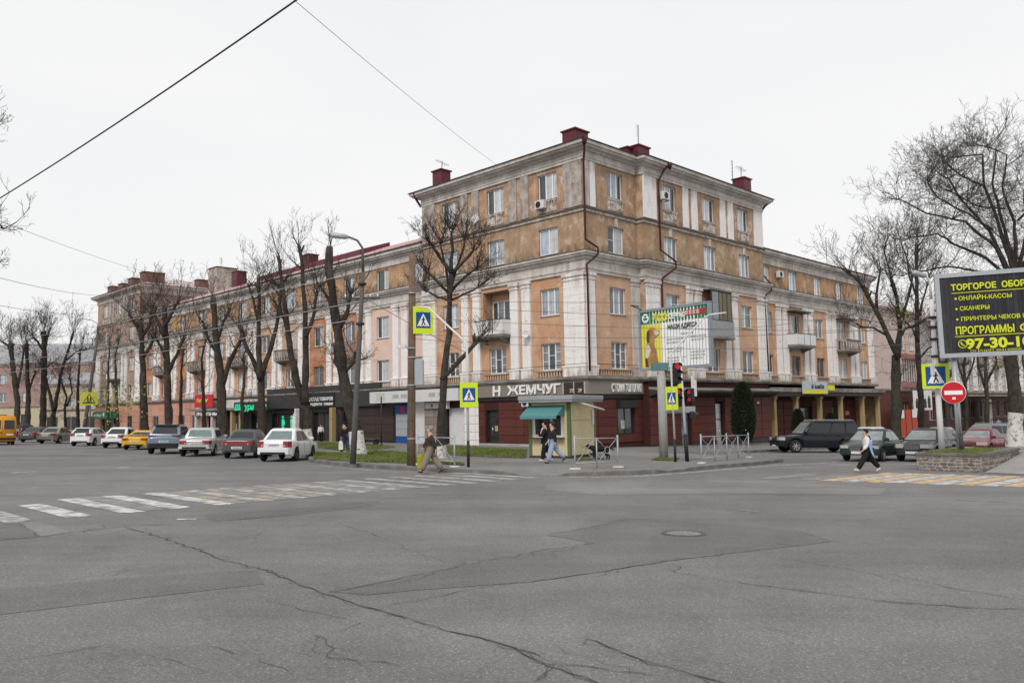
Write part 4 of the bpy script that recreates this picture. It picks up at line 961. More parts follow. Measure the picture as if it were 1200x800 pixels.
lett(f, '27', 1.35, 3.84, .275, .32, 'sill_metal'); lett(f, '29', .62, 3.84, .275, .32, 'sill_metal')
o, f = board_sign(L1, 'long dirty white sign box above the shuttered shop beside the rusty pole', 12.1, 23.6, 3.55, 4.5, .62, .85, 'steel_pale')
for u, z, s_ in ((23.3, 4.2, '·'),): pass
LGT = mat('faded_print', (.38, .37, .35), .6, .1, 4)
for u in (20.3, 19.2, 15.6, 14.4): mb = MB(); f.box(mb, u - .8, u, .852, .858, 3.9, 4.2); mb.build('print_line', 'faded_print', o)
for i in range(5):
    mb = MB(); f.box(mb, 21.4, 22.9 - .2 * (i % 2), .852, .858, 3.72 + i * .14, 3.77 + i * .14); mb.build('print_line', 'faded_print', o)
o, f = board_sign(LW, 'blue sign with red emblem over the grey panelled booth', 19.3, 21.3, 2.62, 3.3, .1, .18, 'sign_blue')
mb = MB(); f.box(mb, 20.0, 20.55, .18, .2, 2.72, 2.94); f.box(mb, 20.0, 20.55, .18, .2, 2.98, 3.2); mb.build('emblem', 'sign_red', o)
o, f = board_sign(L1, 'small red star emblem on the pale band between the shutters', 15.3, 16.9, 3.0, 3.4, .08, .12, 'steel_pale')
mb = MB(); st_ = [f.p(16.1 + math.sin(i * math.pi / 5) * (.2 if i % 2 == 0 else .09), .135, 3.2 + math.cos(i * math.pi / 5) * (.2 if i % 2 == 0 else .09)) for i in range(10)]; mb.face(st_); mb.build('star', 'sign_red', o)
o, f = board_sign(LW, 'black sign with white household goods lettering behind the trees', 30.3, 35.0, 3.4, 4.75, .36, .42, 'sign_black')
lett(f, 'СКЛАД ТОВАРОВ', 34.7, 4.0, .425, .42, 'sign_white', fit=4.2, depth=.01); lett(f, 'ПРОДУКТЫ · ХИМИЯ', 34.7, 3.55, .425, .3, 'sign_white', fit=4.2, depth=.01)
mat('green_lit', (.02, .5, .26), .4, .05, 3, emit=((.02, .62, .3), .45))
o, f = board_sign(LW, 'dark board with glowing green cursive lettering by the forked tree', 40.8, 48.2, 3.2, 4.15, 1.32, 1.4, 'sign_black')
lett(f, 'Шатура', 48.0, 3.32, 1.42, .85, 'green_lit', fit=4.3, shear=.3, bold=.02); lett(f, 'ша', 42.4, 3.38, 1.42, .8, 'green_lit', fit=1.3, shear=.3, bold=.02)
o, f = board_sign(LW, 'two glowing green figures in the dark shop window', 38.2, 41.4, .9, 2.9, -.22, -.2, 'sign_black')
for u in (40.6, 38.9):
    mb = MB(); c = f.p(u, -.15, 2.5); mb.lathe([(.001, -.16), (.16, 0), (.001, .16)], 8, c=c); f.box(mb, u - .2, u + .2, -.18, -.12, 1.65, 2.3); f.box(mb, u - .34, u - .22, -.18, -.12, 1.7, 2.15); f.box(mb, u - .16, u - .03, -.18, -.12, 1.1, 1.63); f.box(mb, u + .03, u + .16, -.18, -.12, 1.1, 1.63); mb.build('figure', 'green_lit', o)
o, f = board_sign(LW, 'white oval board hanging in the dark doorway left of the forked trees', 0, 0, 0, 0, 0, 0, None)
mb = MB(); mb.face([f.p(37.0 + .32 * math.sin(a * .3142), .7, 1.9 + .95 * math.cos(a * .3142)) for a in range(20)]); mb.build('board', 'sign_white', o)
o, f = board_sign(LW, 'red sign with yellow script above the grey canopy', 54.0, 58.7, 3.75, 5.2, 1.0, 1.12, 'sign_red')
lett(f, 'Рига', 58.1, 4.35, 1.125, .62, 'sign_yellow', fit=1.7, shear=.25, depth=.01); lett(f, 'У', 56.0, 4.35, 1.125, .5, 'sign_yellow', fit=.9, depth=.01)
o, f = board_sign(LW, 'white grocery lettering on the dark strip under the canopy', 51.8, 58.4, 2.75, 3.3, 1.1, 1.16, 'sign_black')
lett(f, 'ПРОДУКТЫ 40м', 58.0, 2.82, 1.17, .48, 'sign_white', fit=5.2, depth=.01, bold=.02)
o, f = board_sign(LF, 'green shop awning with white lettering on the far wing', 85.2, 92.6, 2.7, 3.7, .3, 1.1, 'sign_green')
lett(f, 'АПТЕКА', 92.0, 2.95, 1.11, .5, 'sign_white', fit=3.0); lett(f, '✚', 88.3, 2.95, 1.11, .8, 'sign_white')
o, f = board_sign(RW, 'pale blue and yellow shop sign over the arcade columns', 29.4, 34.4, 3.75, 4.9, 1.05, 1.2, mat('sign_sky', (.45, .5, .52), .5, .05, 2))
mb = MB(); f.box(mb, 29.41, 34.39, 1.2, 1.21, 3.77, 4.1); mb.build('stripe', 'sign_yellow', o)
lett(f, 'й ksиба', 31.0, 4.25, 1.215, .55, 'sign_black', fit=2.6, depth=.005, bold=.015)
o, f = board_sign(RW, 'small yellow sign on the canopy right of the pale blue sign', 34.8, 36.2, 4.1, 4.6, 1.02, 1.1, 'sign_yellow')
def ac_unit(F, label, u, z, v=0):
    o = thing('air_conditioner', label, 'air conditioner', CORNER + Matrix.Rotation(HEAD_W, 3, 'Z') @ Vector(F.p(u, v, z)), HEAD_W + F.rz, 'outdoor air conditioner units')
    mb = MB(); mb.box(-.42, .42, -.5, -.16, 0, .6, bev=.02); mb.build('casing', 'steel_pale', o)
    mb = MB(); mb.lathe([(.24, -.512), (.22, -.504), (.05, -.504), (.001, -.51)], 16, axis='Y', c=(-.1, 0, .3))
    for k in range(3): mb.lathe([(.06 + k * .06, -.512), (.075 + k * .06, -.512)], 14, axis='Y', c=(-.1, 0, .3))
    mb.build('fan_grille', 'trim_black', o)
    mb = MB(); mb.box(-.35, -.3, -.48, 0, -.05, 0); mb.box(.3, .35, -.48, 0, -.05, 0); mb.build('bracket', 'steel_grey', o)
ac_unit(L1, 'white air conditioner under the top floor window nearest the corner', 3.6, 16.75, 0)
ac_unit(R2, 'air conditioner beside the second drainpipe on the top floor', 8.35, 18.0, 0)
ac_unit(RW, 'air conditioner on the fourth floor wall just past the corner block', 27.6, 14.3, 0)
ac_unit(L1, 'white air conditioner below the jeweller lettering behind the kiosk roof', 5.3, 2.95, 0)
ac_unit(L1, 'old air conditioner under the long white sign box', 14.2, 2.95, .05)
def dish(F, label, u, z, r=.42):
    o = thing('satellite_dish', label, 'satellite dish', CORNER + Matrix.Rotation(HEAD_W, 3, 'Z') @ Vector(F.p(u, 0, z)), HEAD_W + F.rz, 'satellite dishes')
    mb = MB(); mb.lathe([(r, -.1), (r * .7, -.03), (r * .35, .02), (.001, .04)], 16, axis='Y'); q = mb.build('reflector', 'steel_pale', o); q.location = (0, -.45, .1); q.rotation_euler = (R(-20), 0, R(20))
    mb = MB(); mb.tube([(0, 0, 0), (0, -.42, .08)], .025, 6); mb.tube([(0, -.45, -.2), (0, -.95, .05)], .015, 5); mb.box(-.04, .04, -1.0, -.9, 0, .1); mb.build('arm', 'steel_grey', o)
dish(L1, 'white satellite dish between the paired pilasters', 5.2, 7.9, .3); dish(L1, 'white satellite dish left of the middle top window', 10.35, 17.1, .4)
def antenna(label, p, h, kind=0):
    o = thing('tv_antenna', label, 'antenna', CORNER + Matrix.Rotation(HEAD_W, 3, 'Z') @ Vector(p), HEAD_W, 'roof antennas')
    mb = MB(); mb.tube([(0, 0, 0), (.05, 0, h)], .03, 5); mb.build('mast', 'iron_dark', o)
    mb = MB()
    if kind == 0:
        for i in range(5): mb.tube([(-.25, 0, h * (.55 + .1 * i)), (.3, .1, h * (.55 + .1 * i) + .05)], .012, 4)
    else:
        mb.tube([(-.6, .1, h), (.7, -.1, h - .3)], .015, 4)
        for i in range(6): x = -.5 + i * .2; mb.tube([(x, -.3, h - .1 - i * .04), (x, .3, h - .1 - i * .04)], .01, 4)
    mb.build('elements', 'iron_dark', o)
antenna('tall twin antenna mast on the maroon roof box behind the corner', (7.6, .8, 22.1), 1.9); antenna('lattice antenna leaning beside the right end chimney', (20.6, .4, 20.9), 3.0)
antenna('thin antenna on the right end chimney', (22.1, .4, 22.4), 1.2, 1); antenna('antenna on the left end chimney of the corner block', (.6, 15.4, 22.3), .9, 1)
antenna('leaning antenna on the pale roof beside the corner block', (3.4, 18.5, 18), 4.2); antenna('thin antenna on the far pavilion chimney', (7, 69, 22.4), 1.5); antenna('thin antenna mast on the right wing roof', (43.5, 2.5, 17.5), 3.2)

# ------------------------------------------------------------------ kiosk
KR = R(-27)                                           # local -Y looks to the camera, the side wall to local +X
kp = G(669, 537, KH)
K = thing('kiosk', 'cream and green street kiosk with a teal awning over its serving window', 'kiosk', gp(kp.x, kp.y, KH), KR)
kw, kd, kh = 2.12, 3.2, 2.6                           # wall runs from x=-kw..0, y=0..kd
CRM = mat('kiosk_cream', (.6, .51, .3), .6, .06, 2, streak=(.47, .38, .22), sthr=.62); mat('kiosk_green', (.1, .15, .07), .6, .08, 2); mat('kiosk_roof', (.3, .31, .33), .6, .1, 2)
mat('awning_teal', (.085, .235, .24), .75, .08, 3); 
mb = MB(); mb.box(-kw, 0, 0, kd, 0, .12); mb.build('base', 'plinth_dark', K)
mb = MB(); n = 12; x0, x1 = -kw + .14, -.14; st = (x1 - x0) / n
for i in range(n): q = MB(); q.box(-st / 2 + .006, st / 2 - .006, -.012, .02, 0, .84); o = q.build('cladding_board', 'kiosk_cream', K); o.location = (x0 + (i + .5) * st, .03, .12)
mb = MB(); mb.box(x0, x0 + .12, .02, .05, .96, 2.3); mb.box(x1 - .22, x1, .02, .05, .96, 2.3); mb.box(x0, x1, .02, .05, 2.3, kh); mb.build('front_panel', 'kiosk_cream', K)
for z0, z1 in ((.12, 1.72), (1.735, kh)):
    mb = MB(); mb.box(-.03, -.012, .16, kd - .16, z0, z1); mb.build('side_panel', 'kiosk_cream', K)
mb = MB(); mb.box(-kw + .01, -kw + .03, .1, kd - .1, .12, kh); mb.box(-kw, 0, kd - .03, kd, .12, kh); mb.build('side_panel', 'kiosk_cream', K)
mb = MB()
for x, y in ((-kw, 0), (-.16, 0), (-.16, kd - .16), (-kw, kd - .16)): mb.box(x, x + .16, y - .005, y + .155, .1, kh)
mb.build('corner_post', 'kiosk_green', K)
wx0, wx1 = x0 + .12, x1 - .22
mb = MB(); f = .09
mb.box(wx0, wx1, -.03, .06, .96, 1.06); mb.box(wx0, wx1, -.03, .06, 2.2, 2.3); mb.box(wx0, wx0 + f, -.03, .06, 1.06, 2.2); mb.box(wx1 - f, wx1, -.03, .06, 1.06, 2.2); mx_ = wx0 + (wx1 - wx0) * .62; mb.box(mx_ - .06, mx_ + .06, -.03, .06, 1.06, 2.2)
wo = mb.build('window', 'white_pvc', K)
mb = MB(); mb.box(wx0 + f, wx1 - f, .0, .012, 1.06, 2.2); mb.build('pane', 'glass_shop', wo)
mb = MB(); mb.box(wx0 - .08, wx1 + .08, -.3, .0, .92, .96); mb.build('counter', 'plinth_dark', K)
mb = MB(); a0, a1 = -kw + .02, -.26
mb.face([(a0, .0, 2.45), (a1, .0, 2.45), (a1, -.95, 1.98), (a0, -.95, 1.98)]); mb.face([(a0, -.95, 1.98), (a1, -.95, 1.98), (a1, -.96, 1.84), (a0, -.96, 1.84)]); mb.face([(a0, 0, 2.45), (a0, -.95, 1.98), (a0, 0, 1.98)]); mb.face([(a1, 0, 2.45), (a1, -.95, 1.98), (a1, 0, 1.98)])
mb.build('awning', 'awning_teal', K)
mb = MB(); mb.box(-kw - .28, .3, -.45, kd + .3, kh, kh + .08); mb.box(-kw - .32, .34, -.49, kd + .34, kh + .08, kh + .3, bev=.03); mb.build('roof', 'kiosk_roof', K)
mb = MB(); mb.tube([(.02, .5, 2.62), (.3, .9, 2.5), (1.0, 1.8, 2.2)], .05, 6); mb.build('bracket', 'steel_pale', K); mb = MB(); mb.box(.0, .06, kd - .5, kd - .3, 1.5, 2.2); mb.build('meter_box', 'steel_pale', K)

# ------------------------------------------------------------------ poles, crossing signs
def picto_sign(parent, M4, w_, h_, lean=0):
    """lime board, blue square, white triangle, walking figure; M4 maps X right, Y up, Z to the reader"""
    def put(name, mt, polys, z0, z1):
        mb = MB(); mb.X = M4
        for p in polys: n = len(p); mb.faces([(x, y, z0) for x, y in p] + [(x, y, z1) for x, y in p], [tuple(range(n - 1, -1, -1)), tuple(range(n, 2 * n))] + [(i, (i + 1) % n, n + (i + 1) % n, n + i) for i in range(n)])
        return mb.build(name, mt, parent)
    rect = lambda a, b, c, d: [(a, c), (b, c), (b, d), (a, d)]
    put('board', 'sign_lime', [rect(-w_ / 2, w_ / 2, -h_ / 2, h_ / 2)], -.03, 0); put('back', 'sign_back', [rect(-w_ / 2 + .01, w_ / 2 - .01, -h_ / 2 + .01, h_ / 2 - .01)], -.04, -.03)
    q = w_ * .36; put('blue_square', 'sign_blue', [rect(-q, q, -q * 1.08, q * 1.08)], 0, .006)
    put('triangle', 'sign_white', [[(-q * .86, -q * .82), (q * .86, -q * .82), (0, q * .92)]], .006, .011)
    s = q
    fig = [[(.02 * s + .1 * s * math.cos(a * .7854), .38 * s + .1 * s * math.sin(a * .7854)) for a in range(8)],
           [(-.1 * s, -.18 * s), (.08 * s, -.2 * s), (.14 * s, .26 * s), (-.06 * s, .26 * s)],
           [(-.1 * s, -.16 * s), (.04 * s, -.2 * s), (-.16 * s, -.74 * s), (-.3 * s, -.72 * s)], [(-.04 * s, -.2 * s), (.1 * s, -.18 * s), (.32 * s, -.7 * s), (.18 * s, -.74 * s)],
           [(-.06 * s, .24 * s), (0, .12 * s), (-.2 * s, -.1 * s), (-.27 * s, -.04 * s)], [(.1 * s, .24 * s), (.06 * s, .12 * s), (.2 * s, -.06 * s), (.27 * s, 0)]]
    put('figure', 'sign_black', fig, .011, .015)
    put('stripes', 'sign_black', [rect(x * s - .05 * s, x * s + .05 * s, -.8 * s, -.7 * s) for x in (-.62, .0, .62)], .0111, .0145)
def sm(pos, yaw): return face_m(*pos, yaw)
def toward(p, dyaw=0): return math.atan2(-p[1], -p[0]) + dyaw
# pole A: white over black, with an arm carrying the higher sign
pa = G(549, 547, KH); PA = gp(pa.x, pa.y, KH)
t = thing('sign_pole', 'white pole with black foot and a slanting arm standing by the left railing', 'pole', PA)
mb = MB(); mb.cyl((0, 0, 0), .055, .95, 10); mb.build('foot', 'black_paint', t)
mb = MB(); arm = [Vector((0, 0, .95)), Vector((0, 0, 4.5)), Vector((-.1, 0, 4.66)), Vector((-1.45, .25, 5.95)), Vector((-1.8, .3, 6.0))]; mb.tube(arm, [.05, .045, .04, .035, .03], 8); mb.build('shaft', 'white_paint', t)
fwd = Vector((PA.x, PA.y, 0)).normalized()
def sign_at(px, py, dist, w_, h_, label, dyaw=0, group='pedestrian crossing signs', back=.09):
    r = ray(px, py); k = dist / r.y; p = Vector((r.x * k, r.y * k, EYE + r.z * k))
    o = thing('crossing_sign', label, 'road sign', p, 0, group); picto_sign(o, face_m(0, 0, 0, toward(p, dyaw)), w_, h_)
    mb = MB(); n = Vector((math.cos(toward(p, dyaw)), math.sin(toward(p, dyaw)), 0)); q = -n * .04
    for z in (-h_ * .25, h_ * .25): mb.tube([q + Vector((0, 0, z)), q - n * back + Vector((0, 0, z))], .02, 5)
    mb.build('bracket', 'steel_grey', o); return o
sign_at(549.5, 462.5, PA.y - .16, .66, .92, 'lime framed crossing sign in front of the jeweller fascia on the white pole', R(8))
sign_at(496, 375, 30.6, .78, 1.04, 'lime framed crossing sign high beside the rusty pole', R(14), back=.15)
# rusty pole
rp = G(482, 546, KH); RP = gp(rp.x, rp.y, KH)
t = thing('utility_pole', 'tall rusty brown utility pole with a grey box on its side', 'pole', RP)
mb = MB(); mb.tube([(0, 0, -.1), (.02, 0, 2), (.06, .02, 5), (.1, .02, 8.05)], [.165, .155, .14, .125], 12); mb.build('shaft', 'pole_rust', t)
mb = MB(); mb.box(.16, .5, -.15, .12, 3.0, 4.0, bev=.03); mb.build('cabinet', 'galvanised', t)
mb = MB()
for z in (1.0, 3.0, 4.05, 4.4, 6.5): mb.cyl((.06 * z / 5, 0, z), .165, .05, 12)
mb.build('clamp', 'steel_grey', t)
mb = MB(); mb.tube([(0, 0, 4.45), (-.3, -.2, 4.5)], .03, 5); mb.box(-.5, -.15, -.3, -.18, 4.42, 4.56); mb.build('camera_arm', 'steel_pale', t)
# pole B with the bent arm in front of the billboard
pb = G(791.5, 541.0, KH); PB = gp(pb.x, pb.y, KH); sc_ = PB.y / FPX
t = thing('sign_pole', 'white pole with black foot and a bent arm reaching over the billboard', 'pole', PB)
mb = MB(); mb.cyl((0, 0, 0), .055, .95, 10); mb.build('foot', 'black_paint', t)
mb = MB(); mb.tube([(0, 0, .95), (-.05, 0, 4.45), (.05, 0, 4.62), (1.55, .3, 6.1), (1.75, .32, 6.18)], [.045, .04, .038, .03, .03], 8); mb.build('shaft', 'steel_pale', t)
mb = MB(); mb.tube([(1.75, .32, 6.18), (2.5, .48, 6.28)], .04, 8); mb.build('arm_end', 'steel_pale', t)
sign_at(787, 466.5, 34.2, .62, .98, 'lime framed crossing sign under the animal shop billboard turned aside', R(-38))
# traffic light
tp = G(805.3, 540.4, KH); TP = gp(tp.x, tp.y, KH)
t = thing('traffic_light', 'leaning traffic light post with red lamps lit beside the billboard column', 'traffic light', TP)
def bentpt(z): return Vector((-.14 * z / 4.4, 0, z))
mb = MB(); mb.tube([bentpt(0), bentpt(1.15)], .085, 10); mb.build('foot', 'black_paint', t)
mb = MB(); mb.tube([bentpt(1.15), bentpt(4.5)], [.06, .05], 10); mb.build('shaft', 'white_paint', t)
mat('lit_red', (.6, .02, .03), .4, .02, 5, emit=((1, .03, .05), .28)); mat('lens_off', (.06, .05, .05), .3, .1, 5)
def head(parent, c, yaw, lamps, lens=.1, name='signal_head'):
    root = link(name, None, parent); root.location = c; root.rotation_euler = (0, 0, yaw); n = len(lamps); st = .31
    mb = MB(); mb.box(-.16, .16, -.08, .12, -st * n / 2, st * n / 2, bev=.03); mb.build('housing', 'trim_black', root)
    for i, l in enumerate(lamps):
        z = st * n / 2 - st * (i + .5); mb = MB(); mb.lathe([(lens, -.085), (lens * .7, -.1), (.001, -.105)], 14, axis='Y', c=(0, 0, z)); mb.build('lamp', 'lit_red' if l else 'lens_off', root)
        mb = MB()
        for k in range(8):
            a0, a1 = math.pi * k / 8, math.pi * (k + 1) / 8; r_ = lens + .03
            mb.face([(r_ * math.cos(a0), -.08, z + r_ * math.sin(a0)), (r_ * math.cos(a1), -.08, z + r_ * math.sin(a1)), (r_ * math.cos(a1), -.26, z + r_ * math.sin(a1)), (r_ * math.cos(a0), -.26, z + r_ * math.sin(a0))])
        mb.build('visor', 'trim_black', root)
    return root
head(t, (-.3, -.02, 3.72), R(12), [1, 0, 0], .125); head(t, (-.29, -.02, 2.8), R(12), [1, 0], .085)
head(t, (.24, .05, 2.78), R(-40), [1, 1], .085); head(t, (.32, .1, 1.95), R(80), [0], .09)
mb = MB(); mb.box(-.75, .45, .1, .14, 2.05, 2.32); mb.build('back_plate', 'sign_back', t)
mb = MB(); mb.box(-.3, -.12, -.08, -.03, 3.1, 3.3); mb.build('tag', 'sign_lime', t)
# street lamps
def street_lamp(label, p, h, lean, arm, r0, mt, extra=None, group='street lamps'):
    t = thing('street_lamp', label, 'street lamp', p, 0, group)
    mb = MB(); top = Vector((*lean, h)); pts = [top * k for k in (0, .25, .5, .75, 1)]; mb.tube(pts, [r0, r0 * .92, r0 * .84, r0 * .74, r0 * .62], 12); mb.build('shaft', mt, t)
    a = Vector(arm); c = [top, top + Vector((0, 0, a.z * .7)) + a * .02, top + Vector((a.x * .3, a.y * .3, a.z * .95)), top + Vector((a.x * .75, a.y * .75, a.z * 1.05))]
    mb = MB(); mb.tube(c, [r0 * .5, .05, .045, .04], 8); mb.build('arm', mt, t)
    d = Vector((a.x, a.y, a.z * .06)); e = c[-1]; f_ = e + d.normalized() * .75
    mb = MB(); mb.tube([e, e + d.normalized() * .15, f_ - d.normalized() * .1, f_], [.05, .11, .12, .04], 8); mb.build('lamp_head', 'galvanised', t)
    if extra: extra(t, top)
    return t
def ext_left(t, top):
    mb = MB(); p = top * .86; mb.box(p.x - .75, p.x + .75, p.y - .03, p.y + .03, p.z - .03, p.z + .03); mb.build('crossarm', 'iron_dark', t)
    mb = MB()
    for x in (-.65, -.35, .35, .65): mb.cyl((p.x + x, p.y, p.z + .03), .035, .14, 6)
    mb.build('insulator', 'steel_pale', t)
    mb = MB()
    for k in (.72, .93): q = top * k; mb.cyl((q.x, q.y, q.z), .17, .1, 10)
    mb.build('clamp', 'iron_dark', t)
lp = G(413.5, 543.5, KH)
street_lamp('tall grey leaning street lamp at the left kerb with cables tied to it', gp(lp.x, lp.y, KH), 7.66, (.42, 0), (-.72, -.1, 1.35), .125, 'pole_grey', ext_left)
street_lamp('thin dark street lamp among the far left trees', D(98, 108), 13.6, (1.6, 0), (-2.3, -.4, 2.0), .26, 'pole_grey', ext_left)
def ext_r(t, top):
    mb = MB(); mb.box(-.42, -.02, -.35, -.1, 3.05, 3.55, bev=.02); mb.build('cabinet', 'steel_pale', t)
    mb = MB()
    for z in (3.8, 4.5, 5.0, 5.4): mb.cyl((top.x * z / top.z, 0, z), .16, .1, 10)
    mb.build('clamp', 'iron_dark', t)
LRP = D(1101.5, 33.2, .62)
street_lamp('white street lamp behind the big dark billboard with a grey box', LRP, 6.2, (-.05, 0), (-.25, -.1, .9), .12, 'white_paint', ext_r)
sign_at(1096.5, 440.5, 32.85, 1.0, 1.0, 'large lime crossing sign on the white lamp post at the right', R(6))
# no entry sign
NP = D(1124.5, 30.4, .62)
t = thing('no_entry_sign', 'round red no entry sign on a grey post in the stone planter', 'road sign', NP, 0)
mb = MB(); mb.cyl((0, 0, -.1), .075, .85, 10); mb.build('foot', 'iron_dark', t); mb = MB(); mb.tube([(0, 0, .75), (-.12, -.02, 2.75)], .035, 8); mb.build('shaft', 'steel_grey', t)
XF = face_m(-.22, -.1, 2.26, toward(NP, R(4)))
mb = MB(); mb.X = XF; mb.lathe([(.001, 0), (.42, 0), (.42, -.02), (.001, -.02)], 36); mb.build('disc', 'sign_white', t)
mb = MB(); mb.X = XF; mb.lathe([(.001, .006), (.4, .006)], 36); mb.build('red_disc', 'sign_red', t)
mb = MB(); mb.X = XF; mb.box(-.3, .3, -.075, .075, .007, .012); mb.build('bar', 'sign_white', t)
mb = MB(); mb.X = XF; mb.box(-.05, .06, -.25, -.17, .007, .01); mb.build('sticker', 'sign_white', t)
# children warning sign, far left
p = ray(104.5, 467); k = 66 / p.y; p = Vector((p.x * k, p.y * k, EYE + p.z * k))
t = thing('warning_sign', 'yellow square children warning sign on the far left lamp', 'road sign', gp(p.x, p.y), 0); dz = p.z - gz(p.x, p.y)
XF = face_m(0, 0, dz, toward(p, R(5)))
mb = MB(); mb.cyl((.05, .12, 0), .06, dz + .3, 8); mb.build('shaft', 'pole_grey', t)
mb = MB(); mb.X = XF; mb.box(-.62, .62, -.52, .52, -.03, 0); mb.build('board', mat('sign_olive', (.5, .5, .06), .5, .05, 3), t)
for q, z, m_ in ((.48, .005, 'sign_black'), (.37, .01, 'sign_olive')): mb = MB(); mb.X = XF; mb.face([(-q, -q * .8, z), (q, -q * .8, z), (0, q * .88, z)]); mb.build('triangle', m_, t)
for x in (-.1, .1):
    mb = MB(); mb.X = XF; mb.box(x - .06, x + .06, -.2, .02, .011, .014); mb.box(x - .09, x - .02, -.3, -.2, .011, .014); mb.box(x + .02, x + .09, -.3, -.2, .011, .014); mb.lathe([(.06, .013), (.001, .013)], 8, c=(x, .09, 0)); mb.build('figure', 'sign_black', t)

# ------------------------------------------------------------------ billboards
mat('frame_blue_grey', (.24, .27, .3), .5, .1, 4)
def slats(n, w_, h_, parent, mt, XF, gap=.022, z=0, x0=None):
    st = w_ / n; x0 = -w_ / 2 if x0 is None else x0
    for i in range(n):
        mb = MB(); mb.X = XF; a = x0 + i * st + gap / 2; b = a + st - gap; m_ = (a + b) / 2
        mb.faces([(a, -h_ / 2, z), (m_, -h_ / 2, z + .012), (b, -h_ / 2, z), (a, h_ / 2, z), (m_, h_ / 2, z + .012), (b, h_ / 2, z)], [(0, 1, 4, 3), (1, 2, 5, 4)]); mb.build('slat', mt, parent)
mat('slat_gap', (.06, .06, .065), .8, .1, 4)
def frame(parent, XF, w_, h_, t_, mt='galvanised'):
    mb = MB(); mb.X = XF
    mb.box(-w_ / 2, w_ / 2, h_ / 2 - t_, h_ / 2, -.16, .05); mb.box(-w_ / 2, w_ / 2, -h_ / 2, -h_ / 2 + t_, -.16, .05); mb.box(-w_ / 2, -w_ / 2 + t_, -h_ / 2 + t_, h_ / 2 - t_, -.16, .05); mb.box(w_ / 2 - t_, w_ / 2, -h_ / 2 + t_, h_ / 2 - t_, -.16, .05)
    mb.build('frame', mt, parent); mb = MB(); mb.X = XF; mb.box(-w_ / 2 + t_, w_ / 2 - t_, -h_ / 2 + t_, h_ / 2 - t_, -.15, -.03); mb.build('backing', 'slat_gap', parent)
# animal shop billboard (reveals): the picture is about 83 x 75 px at 40 m
bp = G(779, 538.5, KH); BP = gp(bp.x, bp.y, KH)
t = thing('billboard', 'animal shop billboard with green head and yellow dog picture on a concrete column', 'billboard', BP)
def px2(px, py, d): r = ray(px, py); k = d / r.y; return Vector((r.x * k, r.y * k, EYE + r.z * k))
a, b = px2(750.2, 398.5, 40.9) - BP, px2(832.3, 391.5, 37.6) - BP
mid = (a + b) / 2; yaw = math.atan2(-(b.x - a.x), b.y - a.y) + math.pi
if math.cos(yaw - toward(BP)) < 0: yaw += math.pi
W_ = (b.xy - a.xy).length; H_ = 2.86; XF = face_m(mid.x, mid.y, mid.z, yaw)
frame(t, XF, W_ + .1, H_ + .2, .13, 'frame_blue_grey'); n = 22; st = W_ / n
slats(n, W_ - .16, H_ - .06, t, mat('slat_white', (.82, .82, .82), .5, .05, 2), XF)
XT = XF @ Matrix.Translation((0, 0, .014))
def plate(x0, x1, y0, y1, z, mt, nm='panel_print'):
    mb = MB(); mb.X = XF; k = max(1, round((x1 - x0) / st)); s_ = (x1 - x0) / k
    for i in range(k):
        q = x0 + i * s_; mb.faces([(q + .018, y0, z), (q + s_ / 2, y0, z + .012), (q + s_ - .018, y0, z), (q + .018, y1, z), (q + s_ / 2, y1, z + .012), (q + s_ - .018, y1, z)], [(0, 1, 4, 3), (1, 2, 5, 4)])
    return mb.build(nm, mt, t)
hw_, hh_ = (W_ - .16) / 2, (H_ - .06) / 2
plate(-hw_, hw_, hh_ - .62, hh_, .006, 'sign_green'); plate(-hw_, -hw_ + 1.3, -hh_, hh_ - .64, .006, 'sign_yellow')
plate(.45, hw_ - .12, hh_ - .42, hh_ - .16, .02, 'sign_red')
def tx(body, x, y, size, mt, fit=None, **k): return text(body, size, mt, t, XF @ Matrix.Translation((x, y, .036)), .003, k.pop('bold', .012), fit=fit, **k)
tx('ЗОО', -hw_ + .8, hh_ - .52, .48, 'sign_yellow', fit=.95, bold=.03); tx('СЕРВИС', -hw_ + 1.82, hh_ - .46, .34, 'sign_white', fit=1.0, bold=.02)
for i in range(2):
    for k in range(int((hw_ - .75) / .22)): mb = MB(); mb.X = XF; mb.box(.55 + k * .22, .7 + k * .22, hh_ - .26 - i * .1, hh_ - .21 - i * .1, .036, .039); mb.build('print_line', 'sign_white', t)
mb = MB(); mb.X = XF; mb.lathe([(.001, .033), (.23, .033)], 24, c=(-hw_ + .33, hh_ - .31, 0)); mb.build('logo', 'sign_white', t)
mb = MB(); mb.X = XF
for a_ in range(3): an = R(90 + a_ * 120); cx, cy = -hw_ + .33 + .09 * math.cos(an), hh_ - .31 + .09 * math.sin(an); mb.lathe([(.001, .037), (.06, .037)], 10, c=(cx, cy, 0))
mb.box(-hw_ + .3, -hw_ + .36, hh_ - .42, hh_ - .2, .036, .038); mb.build('logo', 'sign_green', t)
tx('НАШИ АДРЕСА', -hw_ + 1.75, hh_ - .98, .3, 'sign_black', fit=hw_ * 2 - 2.35, bold=.008)
for i, (x, y, l) in enumerate([(1.9, 1.28, .6), (1.15, 1.5, .8), (2.35, 1.45, .7), (1.15, 1.66, .9), (2.4, 1.62, .6), (1.15, 1.95, .8), (1.2, 2.1, .7), (1.15, 2.4, .95), (2.35, 2.2, .6), (2.35, 2.35, .7), (1.15, 2.55, .8), (1.2, 2.7, .7), (2.35, 2.5, .5)]):
    mb = MB(); mb.X = XF; q = 0
    rr = random.Random(i)
    while q < l * 1.2: wl = rr.uniform(.05, .14); mb.box(-hw_ + x * 1.2 + .25 + q, -hw_ + x * 1.2 + .25 + q + wl, hh_ - y, hh_ - y + .05, .03, .033); q += wl + .03
    mb.build('print_line', 'faded_print', t)
